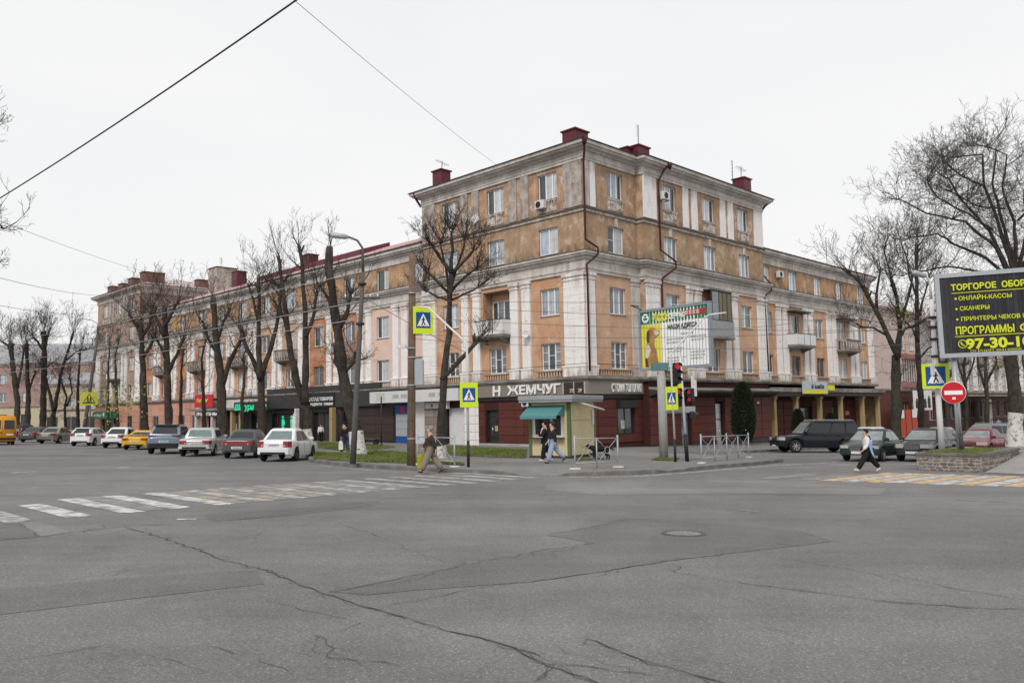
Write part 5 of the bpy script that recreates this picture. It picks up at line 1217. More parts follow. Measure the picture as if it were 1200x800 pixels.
# the printed dog
DG = [[(.2, 0), (.18, .5), (.22, .95), (.3, 1.2), (.28, 1.45), (.33, 1.75), (.48, 1.95), (.66, 1.98), (.75, 1.85), (.93, 1.78), (.95, 1.62), (.84, 1.5), (.7, 1.42), (.68, 1.1), (.78, .7), (.84, .3), (.86, 0)]]
def dogpoly(poly, z, mt):
    mb = MB(); mb.X = XF; mb.face([(-hw_ + x * 1.27, -hh_ + .03 + y, z) for x, y in poly]); mb.build('dog_print', mt, t)
mat('dog_brown', (.3, .15, .05), .5, .3, 3, col2=(.42, .26, .12), thr=.5); mat('dog_dark', (.09, .045, .02), .5, .25, 4); mat('dog_cream', (.6, .55, .48), .5, .1, 4)
dogpoly(DG[0], .024, 'dog_brown'); dogpoly([(.3, 1.75), (.42, 1.9), (.46, 1.6), (.42, 1.25), (.33, 1.2), (.28, 1.45)], .026, 'dog_dark'); dogpoly([(.2, .5), (.24, 1.0), (.36, 1.18), (.5, .9), (.4, .55), (.28, .45)], .026, 'dog_cream'); dogpoly([(.68, 1.82), (.92, 1.76), (.94, 1.63), (.8, 1.55), (.7, 1.62)], .026, 'dog_cream'); dogpoly([(.88, 1.77), (.95, 1.75), (.94, 1.66)], .027, 'dog_dark'); dogpoly([(.2, .02), (.19, .45), (.3, .42), (.36, .02)], .026, 'dog_dark')
mb = MB(); mb.cyl((0, .15, -.1), .2, 4.0, 14, r2=.19); mb.build('column', 'concrete', t); mb = MB(); mb.box(-.4, .3, -.05, .35, 3.95, 4.3); mb.build('bearer', mat('teal_steel', (.1, .2, .2), .6, .1, 3), t)
mb = MB(); e = Vector((mid.x, mid.y, mid.z)); mb.tube([e + XF.to_3x3() @ Vector((-W_ / 2 + .2, H_ / 2 + .1, 0)), e + XF.to_3x3() @ Vector((-W_ / 2 - .1, H_ / 2 + .35, .5)), e + XF.to_3x3() @ Vector((-W_ / 2 + .6, H_ / 2 + .2, .7))], .03, 5); mb.build('lamp_arm', 'iron_dark', t)
# big dark billboard at the right
BW, BH = 6.1, 3.15; d0 = 31.8; BS = 1.053
tl_, bl_ = px2(1090.5, 319, d0), px2(1103.5, 419, d0)
q0 = px2(1091, 319, d0); q1 = px2(1200, 303.5, d0 - 1.1); yaw = math.atan2((q1.y - q0.y), (q1.x - q0.x)) - math.pi / 2
cc = px2(1098, 369.5, d0) + Vector((math.cos(yaw + math.pi / 2), math.sin(yaw + math.pi / 2), 0)) * BW * BS / 2
t = thing('billboard', 'big black billboard with yellow trade equipment lettering and phone number', 'billboard', gp(cc.x, cc.y, .6))
cz = cc.z - t.location.z; XF = face_m(0, 0, cz, yaw) @ Matrix.Rotation(R(.6), 4, 'Z') @ Matrix.Scale(BS, 4)
mat('slat_black', (.032, .031, .036), .45, .25, 2, objrand=.35, streak=(.075, .075, .085), sthr=.6)
frame(t, XF, BW, BH, .16); slats(44, BW - .36, BH - .36, t, 'slat_black', XF, .012)
hw_, hh_ = BW / 2 - .18, BH / 2 - .18
mat('print_lime', (.62, .66, .03), .5, .06, 2)
def tx2(body, x, y, size, fit=None, bold=.012, nm='lettering'):
    x *= .87; fit = fit * .86 if fit else None; return text(body, size, 'print_lime', t, XF @ Matrix.Translation((-hw_ + x, hh_ - y, .022)), .003, bold, fit=fit, name=nm)
tx2('ТОРГОВОЕ', .4, .47, .3, fit=1.72, bold=.01); tx2('ОБОРУДОВАНИЕ', 2.3, .47, .3, fit=2.65, bold=.01); tx2('ОНЛАЙН-КАССЫ', .66, .86, .21, fit=2.0, bold=.003); tx2('СКАНЕРЫ', .68, 1.24, .21, fit=1.12, bold=.003); tx2('ПРИНТЕРЫ ЧЕКОВ И', .7, 1.63, .21, fit=2.45, bold=.003)
tx2('ПРОГРАММЫ', .46, 2.12, .38, fit=2.2, bold=.01); tx2('Ф', 2.82, 2.12, .38, bold=.01); tx2('97-30-10', .8, 2.66, .5, fit=2.45, bold=.02)
tx2('ОГРНИП 304150000', .95, 2.79, .1, fit=1.9, bold=0)
for y, l in ((.58, 5.0), (2.2, 5.0)): mb = MB(); mb.X = XF; mb.box(-hw_ + .36, -hw_ + .34 + l, hh_ - y - .012, hh_ - y + .012, .02, .024); mb.build('rule', 'print_lime', t)
for i in range(3): mb = MB(); mb.X = XF; mb.lathe([(.001, .024), (.04, .024)], 10, c=(-hw_ + .48, hh_ - .79 - .385 * i, 0)); mb.build('bullet', 'print_lime', t)
mb = MB(); mb.X = XF; mb.lathe([(.13, .024), (.155, .024)], 20, c=(-hw_ + .6, hh_ - 2.48, 0)); mb.tube([(-hw_ + .54, hh_ - 2.42, .026), (-hw_ + .56, hh_ - 2.5, .026), (-hw_ + .66, hh_ - 2.56, .026)], .03, 5); mb.build('phone_mark', 'print_lime', t)
mb = MB(); ex = -BW / 2 + .5; pr = XF.to_3x3() @ Vector((ex, 0, -.2)); mb.cyl((pr.x, pr.y, -.5), .105, cz - BH / 2 + .55, 12); mb.cyl((-pr.x, -pr.y, -.5), .13, cz - BH / 2 + .55, 12); mb.build('post', 'steel_grey', t)

# ------------------------------------------------------------------ pedestrian railings
def railing(label, a, b, n):
    L_ = (b.xy - a.xy).length; yaw = math.atan2(b.y - a.y, b.x - a.x); t = thing('railing', label, 'railing', a, yaw, 'pedestrian railings'); sl_ = (b.z - a.z) / L_
    pw = L_ / n
    for i in range(n + 1): mb = MB(); mb.cyl((i * pw, 0, i * pw * sl_), .032 if i in (0, n) or i % 2 == 0 else .025, 1.17 if i in (0, n) or i % 2 == 0 else 1.05, 8); mb.build('post', 'galvanised', t)
    mb = MB(); mb.tube([(0, 0, 1.06), (L_, 0, 1.06 + L_ * sl_)], .02, 6); mb.tube([(0, 0, .2), (L_, 0, .2 + L_ * sl_)], .02, 6); mb.build('rail', 'galvanised', t)
    for i in range(n):
        c = Vector(((i + .5) * pw, 0, .63 + (i + .5) * pw * sl_)); mb = MB()
        for k in range(14):
            a0, a1 = 2 * math.pi * k / 14, 2 * math.pi * (k + 1) / 14; mb.tube([c + Vector((.12 * math.cos(a0), 0, .12 * math.sin(a0))), c + Vector((.12 * math.cos(a1), 0, .12 * math.sin(a1)))], .014, 5, cap=False)
        mb.build('ring', 'galvanised', t); mb = MB()
        for sx in (-1, 1):
            for sz in (-1, 1): mb.tube([c + Vector((sx * .09, 0, sz * .085)), c + Vector((sx * pw * .46, 0, sz * .41))], .012, 5)
        mb.build('diagonal', 'galvanised', t)
    mb = MB()
    for i in (0, n): mb.box(i * pw - .16, i * pw + .16, -.12, .12, i * pw * sl_ - .01, i * pw * sl_ + .03)
    mb.build('footing', 'plaster_white', t)
def gk(px, py): v = G(px, py, KH); return gp(v.x, v.y, KH)
railing('grey railing behind the walking old man', gk(489.6, 543.8), gk(532.8, 546.8), 2)
railing('grey two panel railing beside the kiosk in front of the black dog', gk(674, 549.3), gk(724.5, 547.2), 2)
railing('grey four panel railing right of the traffic light', gk(822.3, 542.5), gk(877.8, 535.8), 4)

# ------------------------------------------------------------------ stone planter and the raised pavement beside it
P0, P1 = G(1075, 550.3).xy, G(1151, 553.3).xy; dU = (P1 - P0).normalized(); dW = Vector((.70779, .70642)); PL = 5.0
t = thing('stone_planter', 'low rough stone planter wall filled with grass at the street corner', 'planter', gp(*P0), math.atan2(dU.y, dU.x)); pw_ = (P1 - P0).length
mat('rubble', (.27, .225, .2), .95, .22, 5, .6, 22, col2=(.17, .14, .125), thr=.5, objrand=.32); mat('mortar', (.36, .33, .3), .95, .15, 4)
ldW = Vector((dW.dot(dU), dW.dot(Vector((-dU.y, dU.x)))))   # W direction in planter space
mb = MB(); quad = [Vector((0, 0)), Vector((pw_, 0)), Vector((pw_, 0)) + ldW * PL, ldW * PL]
mb.prism([q for q in quad], -.3, .56); mb.build('core', 'mortar', t)
rs = random.Random(4)
def stones(a, b, z0, z1):
    d = b - a; L_ = d.length; d.normalize(); n = Vector((d.y, -d.x)); z = z0
    while z < z1 - .04:
        hrow = min(rs.uniform(.09, .2), z1 - z); x = rs.uniform(-.1, 0)
        while x < L_ - .03:
            wd = rs.uniform(.08, .3); x1 = min(x + wd, L_); xa = max(x, 0)
            if x1 - xa > .05:
                zz0, zz1 = z + rs.uniform(0, .03), z + hrow - rs.uniform(0, .03); k = 6; pts = []
                for i in range(k):
                    an = 2 * math.pi * (i + rs.uniform(-.38, .38)) / k; pts.append((max(-1, min(1, 1.25 * math.cos(an))) * (x1 - xa) / 2 * .93, max(-1, min(1, 1.25 * math.sin(an))) * (zz1 - zz0) / 2 * .93))
                c = a + d * (xa + x1) / 2; mb = MB(); vs = []
                for sc2, o_ in ((1, 0), (.95, .014), (.7, .022 + rs.uniform(0, .016))): vs += [(c.x + d.x * p[0] * sc2 + n.x * o_, c.y + d.y * p[0] * sc2 + n.y * o_, (zz0 + zz1) / 2 + p[1] * sc2) for p in pts]
                fs = [(r_ * k + i, r_ * k + (i + 1) % k, (r_ + 1) * k + (i + 1) % k, (r_ + 1) * k + i) for r_ in (0, 1) for i in range(k)] + [tuple(range(2 * k, 3 * k))]
                mb.faces(vs, fs); mb.build('stone', 'rubble', t)
            x = x1
        z += hrow
stones(quad[0], quad[1], -.02, .54); stones(quad[1], quad[2], .0, .54); stones(quad[3], quad[0], -.02, .54)
mb = MB(); cpw = .3
for a, b in ((quad[0], quad[1]), (quad[1], quad[2]), (quad[3], quad[0])):
    d = (b - a); L_ = d.length; d.normalize(); n = Vector((d.y, -d.x)); k = max(1, round(L_ / .75))
    for i in range(k):
        q0, q1 = a + d * (L_ * i / k + .006), a + d * (L_ * (i + 1) / k - .006); w0 = n * .06; w1 = n * -.24
        mb = MB(); mb.prism([q0 + w0, q1 + w0, q1 + w1, q0 + w1], .56 + rs.uniform(0, .006), .64 + rs.uniform(0, .012)); mb.build('coping_stone', 'kerb_stone', t)
loc2w = lambda q: P0 + dU * q.x + Vector((-dU.y, dU.x)) * q.y
gpl = [loc2w(q) for q in (Vector((.1, .2)), Vector((pw_ - .15, .2)), quad[2] - Vector((.15, .1)) + ldW * 0, quad[3] + Vector((.2, -.1)))]
gt(grass_plot(None, n=2600, hmin=.05, hmax=.14, dz=.62, pts=gpl), 'grass growing on top of the stone planter')
# raised pavement: a concrete ramp up from the crossing beside the planter
mb = MB(); N_ = 7; dN = Vector((dU.x, dU.y)); Q = P1 + dU * .12
def up(s_): return .0 + min(1, max(0, s_) / 5.2) * .6
for i in range(N_):
    for j in range(5):
        s0, s1 = [(-.2, 1.3, 2.6, 3.9, 5.2, 30, 70, 140)[i + k] for k in (0, 1)]; a0, a1 = j * 6., (j + 1) * 6.
        c4 = [Q + dN * a0 + dW * s0, Q + dN * a1 + dW * s0, Q + dN * a1 + dW * s1, Q + dN * a0 + dW * s1]
        mb.face([gp(*p, .012 + up(s_)) for p, s_ in zip(c4, (s0, s0, s1, s1))])
c4 = [P0 + dW * PL, P1 + dW * PL + dU * .12, P1 + dW * 140, P0 + dW * 140]
mb.face([gp(*p, .612) for p in c4]); mb.face([gp(*c4[0], .612), gp(*c4[3], .612), gp(*c4[3], -.1), gp(*c4[0], -.1)]); mb.face([gp(*c4[0], .612), gp(*c4[1], .612), gp(*c4[1], -.1), gp(*c4[0], -.1)])
ramp_ = mb.build('pavement_ramp', mat('concrete_pave', (.33, .32, .31), .9, .12, 1.5, .3, 30, col2=(.27, .26, .25), thr=.52), None, fixn=True); struct(ramp_)

# ------------------------------------------------------------------ other houses
def plain_house(name, label, root_loc, rz, w_, d_, zb, floors, ze, mats, wins, roof_h, roof_mt, ww=1.3, wh=1.7, gf=None, fm='white_pvc', cat='building', eave=.5):
    t = thing(name, label, cat, root_loc, rz); F = Fac(t, 'R', 0)
    hs = [hole(u, z, ww, wh) for u in wins for z in floors]
    mb = MB(); F.wall(mb, 0, w_, gf or zb, ze, hs); mb.build('wall', mats[0], t)
    if gf: mb = MB(); F.wall(mb, 0, w_, zb, gf, [(u - .9, u + .9, .6, 2.9) for u in wins]); mb.build('wall', mats[1], t)
    mb = MB(); mb.face([(0, 0, zb), (0, d_, zb), (0, d_, ze), (0, 0, ze)]); mb.face([(w_, 0, zb), (w_, d_, zb), (w_, d_, ze), (w_, 0, ze)]); mb.face([(0, d_, zb), (w_, d_, zb), (w_, d_, ze), (0, d_, ze)]); mb.build('side_wall', mats[0], t)
    for u in wins:
        for z in floors: window(F, u, z, ww, wh, (.5,), ((), ()), fm=fm, parent=t)
        if gf: window(F, u, .6, 1.8, 2.3, (.5,), ((), ()), fm='old_wood_frame', tone=['glass_dark'], parent=t)
    mb = MB(); sweep(mb, [(0, d_), (0, 0), (w_, 0), (w_, d_)], [(0, ze - .5), (.15, ze - .45), (.15, ze - .2), (eave, ze - .1), (eave, ze + .05), (0, ze + .1)]); mb.build('cornice', 'plaster_cornice', t)
    if gf: mb = MB(); sweep(mb, [(0, 0), (w_, 0)], [(0, gf - .25), (.18, gf - .2), (.18, gf), (0, gf + .04)]); mb.build('ledge', 'ledge_grey', t)
    e = eave + .1; mb = MB(); i_ = min(w_ * .3, d_ * .5)
    mb.face([(-e, -e, ze + .06), (w_ + e, -e, ze + .06), (w_ - i_, d_ / 2, ze + roof_h), (i_, d_ / 2, ze + roof_h)]); mb.face([(w_ + e, -e, ze + .06), (w_ + e, d_ + e, ze + .06), (w_ - i_, d_ / 2, ze + roof_h)]); mb.face([(w_ + e, d_ + e, ze + .06), (-e, d_ + e, ze + .06), (i_, d_ / 2, ze + roof_h), (w_ - i_, d_ / 2, ze + roof_h)]); mb.face([(-e, d_ + e, ze + .06), (-e, -e, ze + .06), (i_, d_ / 2, ze + roof_h)])
    mb.build('roof', roof_mt, t)
    return t, F
mat('wall_far_pink', (.36, .245, .22), .9, .12, .8, .1, 15, streak=(.3, .21, .19), sthr=.58); mat('wall_far_cream', (.5, .43, .31), .9, .08, .8); mat('roof_far_grey', (.30, .295, .31), .7, .2, .5)
mat('wall_pink_plain', (.6, .475, .43), .9, .08, .6, .15, 15, streak=(.5, .37, .33), sthr=.6); mat('wall_grey_white', (.46, .42, .4), .9, .14, 1, .2, 15, streak=(.33, .3, .28), sthr=.56)
# far left, across the end of the street
x0 = -128
plain_house('town_house', 'long far house with pinkish upper walls and a grey roof behind the left trees', gp(x0, 152, 0), R(-2), 58, 14, -2, (5.2, 8.6), 12.3, ('wall_far_pink', 'wall_far_cream'), [2.5 + 4.4 * i for i in range(13)], 4.2, 'roof_far_grey', gf=4.4)
plain_house('town_house', 'cream two storey house half hidden behind the forked tree at far left', gp(-82, 141, 0), R(10), 13, 9, -2, (4.6,), 8.6, ('wall_far_cream', 'wall_far_cream'), [2, 5, 8, 11], 2.2, 'roof_far_grey', gf=4.2)
# right: pink house and the long grey one beyond, continuing the right facade
def along(t_, back=.8): return CORNER + WD * t_ + UD * back
t, F = plain_house('pink_house', 'plain pink house with a maroon roof next to the right wing', along(49.6), HEAD_W, 15, 12, -3, (5.4, 9.1), 13.6, ('wall_pink_plain', 'red_panel'), [9.6, 12.6], 3.4, 'roof_pale', 1.5, 1.9, gf=4.4)
mat('band_red', (.34, .16, .15), .8, .2, 2)
for q in ((9, 14.6, 8.0, 8.6), (8.6, 14.8, 4.6, 5.2)): mb = MB(); F.box(mb, q[0], q[1], .05, .3, q[2], q[3]); mb.build('balcony_band', 'band_red', t)
mb = MB()
for i in range(8): F.box(mb, 8.8 + i * .75, 8.86 + i * .75, .2, .26, 5.2, 8.0)
mb.build('grille', 'iron_dark', t)
t, F = plain_house('grey_house', 'long greyish house with white half columns behind the big tree at right', along(65.2), HEAD_W, 62, 12, -4, (5.2, 8.8), 13.0, ('wall_grey_white', 'red_panel'), [2.6 + 4.1 * i for i in range(15)], 3, 'roof_pale', 1.5, 1.9, gf=4.2)
for i in range(15):
    for q in (-.35, .35): mb = MB(); F.box(mb, 4.65 + 4.1 * i + q - .22, 4.65 + 4.1 * i + q + .22, 0, .25, 4.4, 12.3); mb.build('half_column', 'plaster_white', t)
for i in (1, 3, 5, 7): balcony(F, 2.6 + 4.1 * i, 2.8, 8.1, 1.0, style='stone')
mb = MB(); F.box(mb, 2, 40, 0, 2.6, 3.5, 3.75); mb.build('canopy', 'ledge_grey', t)
# stairs with a white portal at the grey house
st_ = thing('entrance_stairs', 'grey entrance steps with a dark railing below the sloped canopy at right', 'stairs', along(82, -3.2), HEAD_W)
for i in range(6): mb = MB(); mb.box(0, 6, -2.2 + i * .35, 3.2, -2.6, -1.6 + i * .17); mb.build('step', 'concrete', st_)
mb = MB()
for x in (0.1, 5.9):
    mb.tube([(x, -2.2, -.6), (x, -.2, .35), (x, 2.5, .35)], .04, 6)
    for k in range(6): mb.tube([(x, -2.1 + .8 * k, -1.6), (x, -2.1 + .8 * k, min(.35, -.55 + .4 * k))], .03, 5)
mb.build('railing', 'iron_dark', st_)
mb = MB(); mb.face([(-2, -2.4, 2.2), (6.4, -2.4, 1.6), (6.4, 3, 2.6), (-2, 3, 3.2)]); mb.build('canopy', 'ledge_grey', st_)
mb = MB(); mb.box(3.6, 6.4, 2.6, 3.1, -1, 3.1); mb.build('portal', 'plaster_white', st_)
o = thing('shop_sign', 'white poster board with black figures beside the pink house shop', 'sign', along(58.5, -.5), HEAD_W); mb = MB(); mb.box(-.6, 5.4, -.12, 0, 1.9, 4.2); mb.build('board', 'sign_white', o)
for i in range(4):
    mb = MB(); mb.box(-.2 + i * 1.35, .75 + i * 1.35, -.13, -.121, 2.15, 3.0 + .3 * (i % 2)); mb.lathe([(.32, -.125), (.001, -.125)], 10, axis='Y', c=(.3 + i * 1.35, 0, 3.0 + .3 * (i % 2))); mb.build('print', 'sign_black', o)
o = thing('entrance_box', 'bright orange red shop front with white strip behind the right tree', 'shop front', along(53.2, -.4), HEAD_W)
mb = MB(); mb.box(-.5, 5.2, -.3, 0, -1.6, 2.0); mb.build('panel', mat('orange_red', (.45, .06, .02), .5, .06, 2), o); mb = MB(); mb.box(-.5, 1.0, -.33, 0, 1.1, 2.0); mb.box(3.6, 5.2, -.33, 0, 1.1, 2.0); mb.build('white_strip', 'sign_white', o); mb = MB(); mb.box(1.4, 1.5, -.33, 0, -1.6, 2); mb.box(3.3, 3.4, -.33, 0, -1.6, 2); mb.build('mullion', 'red_dark', o)
# low hedge of dark houses closing the gaps far behind
for i, (x, y, w_, h_, lab) in enumerate([(-190, 240, 50, 11, 'distant low house far behind the orange van'), (150, 300, 80, 13, 'distant low house at the end of the right street')]):
    plain_house('distant_house', lab, gp(x, y), 0, w_, 12, -3, (4.5,), h_ - 3, ('wall_far_cream', 'wall_far_pink'), [4 + 6 * k for k in range(int(w_ / 6))], 3, 'roof_far_grey')
# thujas and clipped shrubs against the red wall
def thuja(label, p, h, r0, seed):
    t = thing('thuja', label, 'shrub', p, 0, 'dark thujas against the red wall'); rr = random.Random(seed)
    mb = MB(); mb.tube([(0, 0, 0), (0, 0, h * .6)], [.09, .04], 6); mb.build('trunk', 'bark', t)
    mb = MB()
    for i in range(5200):
        z = rr.random() ** .9 * h; prof = r0 * (min(1, .7 + z / h * 1.6) if z < h * .3 else max(0, 1 - ((z / h - .3) / .7) ** 3.6) ** .7 + .04)
        a = rr.uniform(0, 6.283); q = prof * (.55 + .45 * rr.random() ** .5) * (1 + .18 * mnoise.noise((math.cos(a) * 1.5, math.sin(a) * 1.5 + seed, z * 1.3)))
        p_ = Vector((q * math.cos(a), q * math.sin(a), z + .12)); d = Vector((math.cos(a) * .6, math.sin(a) * .6, .9)).normalized(); s_ = rr.uniform(.1, .2)
        n = d.cross(Vector((rr.uniform(-1, 1), rr.uniform(-1, 1), rr.uniform(-1, 1)))).normalized() * s_ * .42
        mb.face([p_ - n, p_ + n, p_ + d * s_ + n * .3 + Vector((0, 0, .02)), p_ + d * s_ * 1.2])
    mb.build('foliage', 'thuja', t)
def thj(px, dist): return D(px, dist, KH)
thuja('tall dark thuja between the two glass doors of the red wall', site(14.3, 3.2), 4.3, .8, 1)
thuja('dark thuja under the canopy behind the black off road car', site(28.0, .9) - Vector((0, 0, .55)), 2.7, .5, 2)
thuja('small dark thuja further along the arcade', site(34.6, .9) - Vector((0, 0, .6)), 2.3, .42, 3)

# ------------------------------------------------------------------ bare trees
class TW:
    """fast thin three sided branches gathered into one mesh"""
    def __init__(s): s.v = []; s.f = []
    def add(s, pts, rad):
        d = (pts[-1] - pts[0]); d = d.normalized() if d.length else Vector((0, 0, 1)); a = d.orthogonal().normalized(); b = d.cross(a); o = len(s.v)
        e = [a, a * -.5 + b * .866, a * -.5 - b * .866]
        for p, r in zip(pts, rad):
            for q in e: s.v.append(p + q * r)
        for i in range(len(pts) - 1):
            for k in range(3): s.f.append((o + i * 3 + k, o + i * 3 + (k + 1) % 3, o + i * 3 + 3 + (k + 1) % 3, o + i * 3 + 3 + k))
    def build(s, name, mt, parent):
        me = bpy.data.meshes.new(name); me.from_pydata(s.v, [], s.f); me.materials.append(M[mt]); me.polygons.foreach_set('use_smooth', [True] * len(s.f)); me.update(); return link(name, me, parent)
def rvec(rr): return Vector((rr.gauss(0, 1), rr.gauss(0, 1), rr.gauss(0, 1))).normalized()
def shoot(tw, rr, p, d, L_, r, lev, up=.25, wig=.22, kids=3, mid=None, rmin=.006):
    n = 4 if lev else 5; pts = [p]; q = p; dd = d
    for i in range(n):
        dd = (dd + rvec(rr) * wig + Vector((0, 0, up * .25))).normalized(); q = q + dd * (L_ / n); pts.append(q)
    rad = [max(rmin, r * (1 - .8 * i / n)) for i in range(n + 1)]; (mid if mid is not None and lev == 0 else tw).add(pts, rad)
    if lev < 3 and kids > 0:
        for k in range(kids + rr.randrange(2)):
            f = rr.uniform(.25, .98); i = min(n - 1, int(f * n)); b = pts[i].lerp(pts[i + 1], f * n - i); dir_ = (pts[i + 1] - pts[i]).normalized()
            nd = (dir_ * .75 + rvec(rr) * .75 + Vector((0, 0, up * .2))).normalized(); shoot(tw, rr, b, nd, L_ * rr.uniform(.35, .62), r * .55, lev + 1, up, wig, kids - 1 if lev else kids, None, rmin)
GRP_T = 'bare pollarded street trees'
def tree(label, base, stems, dist, seed,  bark='bark', twig='twig', bursts=14, blen=(1.0, 2.2), side=30, slen=(.5, 1.6), white=0, up=.5, group=GRP_T, limbs=8, wide=.55, rmin=.006, kids=2, spread=0):
    """stems: [(bearing points (px, py), base radius, tip radius, burst?)] read off at the tree's own distance"""
    t = thing('bare_tree', label, 'tree', base, 0, group); rr = random.Random(seed); tb = MB(); tw = TW()
    for si, (px, r0, r1, burst) in enumerate(stems):
        P = [px2(x, y, dist) - base for x, y in px]
        if si == 0: P[0] = Vector((P[0].x, 0, -.05))
        for i in range(len(P)): P[i].y += 0 if si == 0 and i == 0 else rr.uniform(-.25, .25) + spread * (i / len(P)) * rr.uniform(-1, 1)
        fine = []
        for i in range(len(P) - 1):                     # densify with gnarly wobble
            k = max(2, int((P[i + 1] - P[i]).length / .5))
            for j in range(k): q = P[i].lerp(P[i + 1], j / k); fine.append(q + rvec(rr) * .035)
        fine.append(P[-1]); n = len(fine)
        rad = [(r0 + (r1 - r0) * (i / (n - 1))) * (1 + .09 * math.sin(i * 1.7 + seed)) for i in range(n)]
        if si == 0: rad[0] *= 1.22; rad[1] *= 1.08
        if burst: rad[-1] *= 1.1; rad[-2] *= 1.3
        tb.tube(fine, rad, 9)
        if si == 0 and white:
            q = [i for i in range(n) if fine[i].z < white] ; wb_ = MB(); wb_.tube([fine[i] for i in q], [rad[i] * 1.05 + .004 for i in q], 12, cap=False); wb_.build('whitewash', 'whitewash', t)
        if burst:
            top = fine[-1]; dr = (fine[-1] - fine[-3]).normalized()
            if rad[-1] > .06:
                for k in range(3): q0 = fine[-2]; dd = (dr * .8 + rvec(rr) * .8 + Vector((0, 0, .3))).normalized(); ll = rr.uniform(.25, .6); tb.tube([q0, q0 + dd * ll * .6, q0 + dd * ll + Vector((0, 0, .06))], [rad[-1] * .75, rad[-1] * .6, rad[-1] * .5], 7)
            for k in range(bursts):
                a = rr.uniform(0, 6.28); d = (dr * rr.uniform(.2, 1.1) + Vector((math.cos(a), math.sin(a), 0)) * wide + Vector((0, 0, .35))).normalized()
                shoot(tw, rr, top + rvec(rr) * .12, d, rr.uniform(*blen), rr.uniform(.012, .026), 0, up, .16, kids, None, rmin)
        for k in range(int(side * .8)):
            f = rr.uniform(.35 if si == 0 else .1, 1) ** .8; q = fine[min(n - 1, int(f * n))]; a = rr.uniform(0, 6.28)
            d = Vector((math.cos(a), math.sin(a), rr.uniform(-.15, .6))).normalized(); shoot(tw, rr, q, d, rr.uniform(*slen), rr.uniform(.008, .015), 0, up * .6, .25, max(1, kids - 1), None, rmin)
        for k in range(limbs // 2 if burst else limbs // 3):
            f = rr.uniform(.45, .97); q = fine[min(n - 1, int(f * n))]; a = rr.uniform(0, 6.28); d = Vector((math.cos(a), math.sin(a), .55)).normalized()
            shoot(tw, rr, q, d, rr.uniform(1.2, 2.4), rr.uniform(.025, .045), 0, .7, .2, kids, None, rmin)
    tb.build('trunk', bark, t); tw.build('crown', twig, t)
    return t
def row_pos(px, off=15.2):                            # where the bearing crosses the row of trees in front of the left facade
    r = ray(px, 500); d = Vector((r.x, r.y)); n = -WD.xy; q = CORNER.xy + n * off; k = q.dot(n) / d.dot(n); return gp(d.x * k, d.y * k, KH)
# the tree in front of the corner block
p = G(519, 536.5, KH); b_ = gp(p.x, p.y, KH)
tree('bare tree with a dense round crown in front of the corner balcony', b_, [([(517, 537), (517, 505), (520, 450), (526, 390), (528, 345), (529, 318)], 0.211, 0.105, 0),
     ([(529, 320), (516, 302), (507, 290)], 0.109, 0.037, 1), ([(529, 320), (530, 292), (529, 272)], 0.109, 0.037, 1), ([(529, 322), (545, 305), (556, 292)], 0.101, 0.037, 1), ([(528, 340), (542, 326), (557, 316)], 0.094, 0.031, 1), ([(528, 345), (512, 330), (501, 319)], 0.086, 0.031, 1),
     ([(526, 350), (522, 310), (516, 285)], 0.078, 0.031, 1), ([(529, 330), (541, 300), (545, 280)], 0.078, 0.031, 1), ([(528, 352), (544, 345), (562, 335)], 0.070, 0.025, 1), ([(527, 352), (512, 346), (499, 339)], 0.062, 0.025, 1),
     ([(519, 445), (535, 425), (552, 408), (561, 398)], 0.117, 0.081, 1)], b_.y, 3, bursts=17, blen=(.6, 1.4), side=16, slen=(.4, 1.0), white=1.0, limbs=1, wide=.65, up=.35)
# the row along the parking bay
p = G(421, 533.5, KH); b_ = gp(p.x, p.y, KH)
tree('thick leaning bare tree with whitewashed foot behind the street lamp', b_, [([(421, 533), (416, 505), (404, 455), (395, 390), (387, 320), (385, 289)], 0.344, 0.168, 1), ([(397, 385), (405, 372), (409, 352), (412, 338)], 0.131, 0.060, 1), ([(403, 438), (392, 424), (391, 405)], 0.115, 0.042, 0),
     ([(394, 380), (385, 350), (374, 335)], 0.107, 0.042, 1), ([(401, 440), (415, 424), (430, 420)], 0.098, 0.030, 0)], b_.y, 5, bursts=6, side=50, slen=(.4, 1.4), white=1.35, limbs=4, blen=(.7, 1.7))
b_ = row_pos(360)
tree('forked bare tree with two tall stems behind the white sedan', b_, [([(361, 514), (361, 490), (357, 470)], 0.312, 0.204, 0), ([(359, 476), (350, 452), (341, 412), (334, 350), (327, 300)], 0.246, 0.078, 1), ([(358, 474), (359, 420), (358, 360), (353, 305), (350, 288)], 0.238, 0.084, 1), ([(359, 395), (366, 378), (370, 355), (372, 338)], 0.139, 0.060, 1), ([(338, 395), (332, 372), (320, 352)], 0.107, 0.048, 1), ([(334, 350), (326, 335), (316, 330)], 0.082, 0.036, 1)], b_.y, 8, bursts=7, side=50, slen=(.4, 1.4), white=1.3)
b_ = row_pos(307)
tree('bare tree forking into three stems between the two grey sedans', b_, [([(307, 512), (307, 470), (306, 440)], 0.344, 0.204, 0), ([(306, 445), (297, 425), (287, 400), (279, 382)], 0.197, 0.084, 1), ([(306, 445), (304, 400), (303, 360), (303, 326)], 0.213, 0.090, 1), ([(307, 442), (316, 412), (323, 385), (327, 366), (330, 340)], 0.197, 0.078, 1), ([(303, 380), (296, 350), (291, 335)], 0.107, 0.048, 1)], b_.y, 13, bursts=8, side=50, slen=(.4, 1.4))
b_ = row_pos(262)
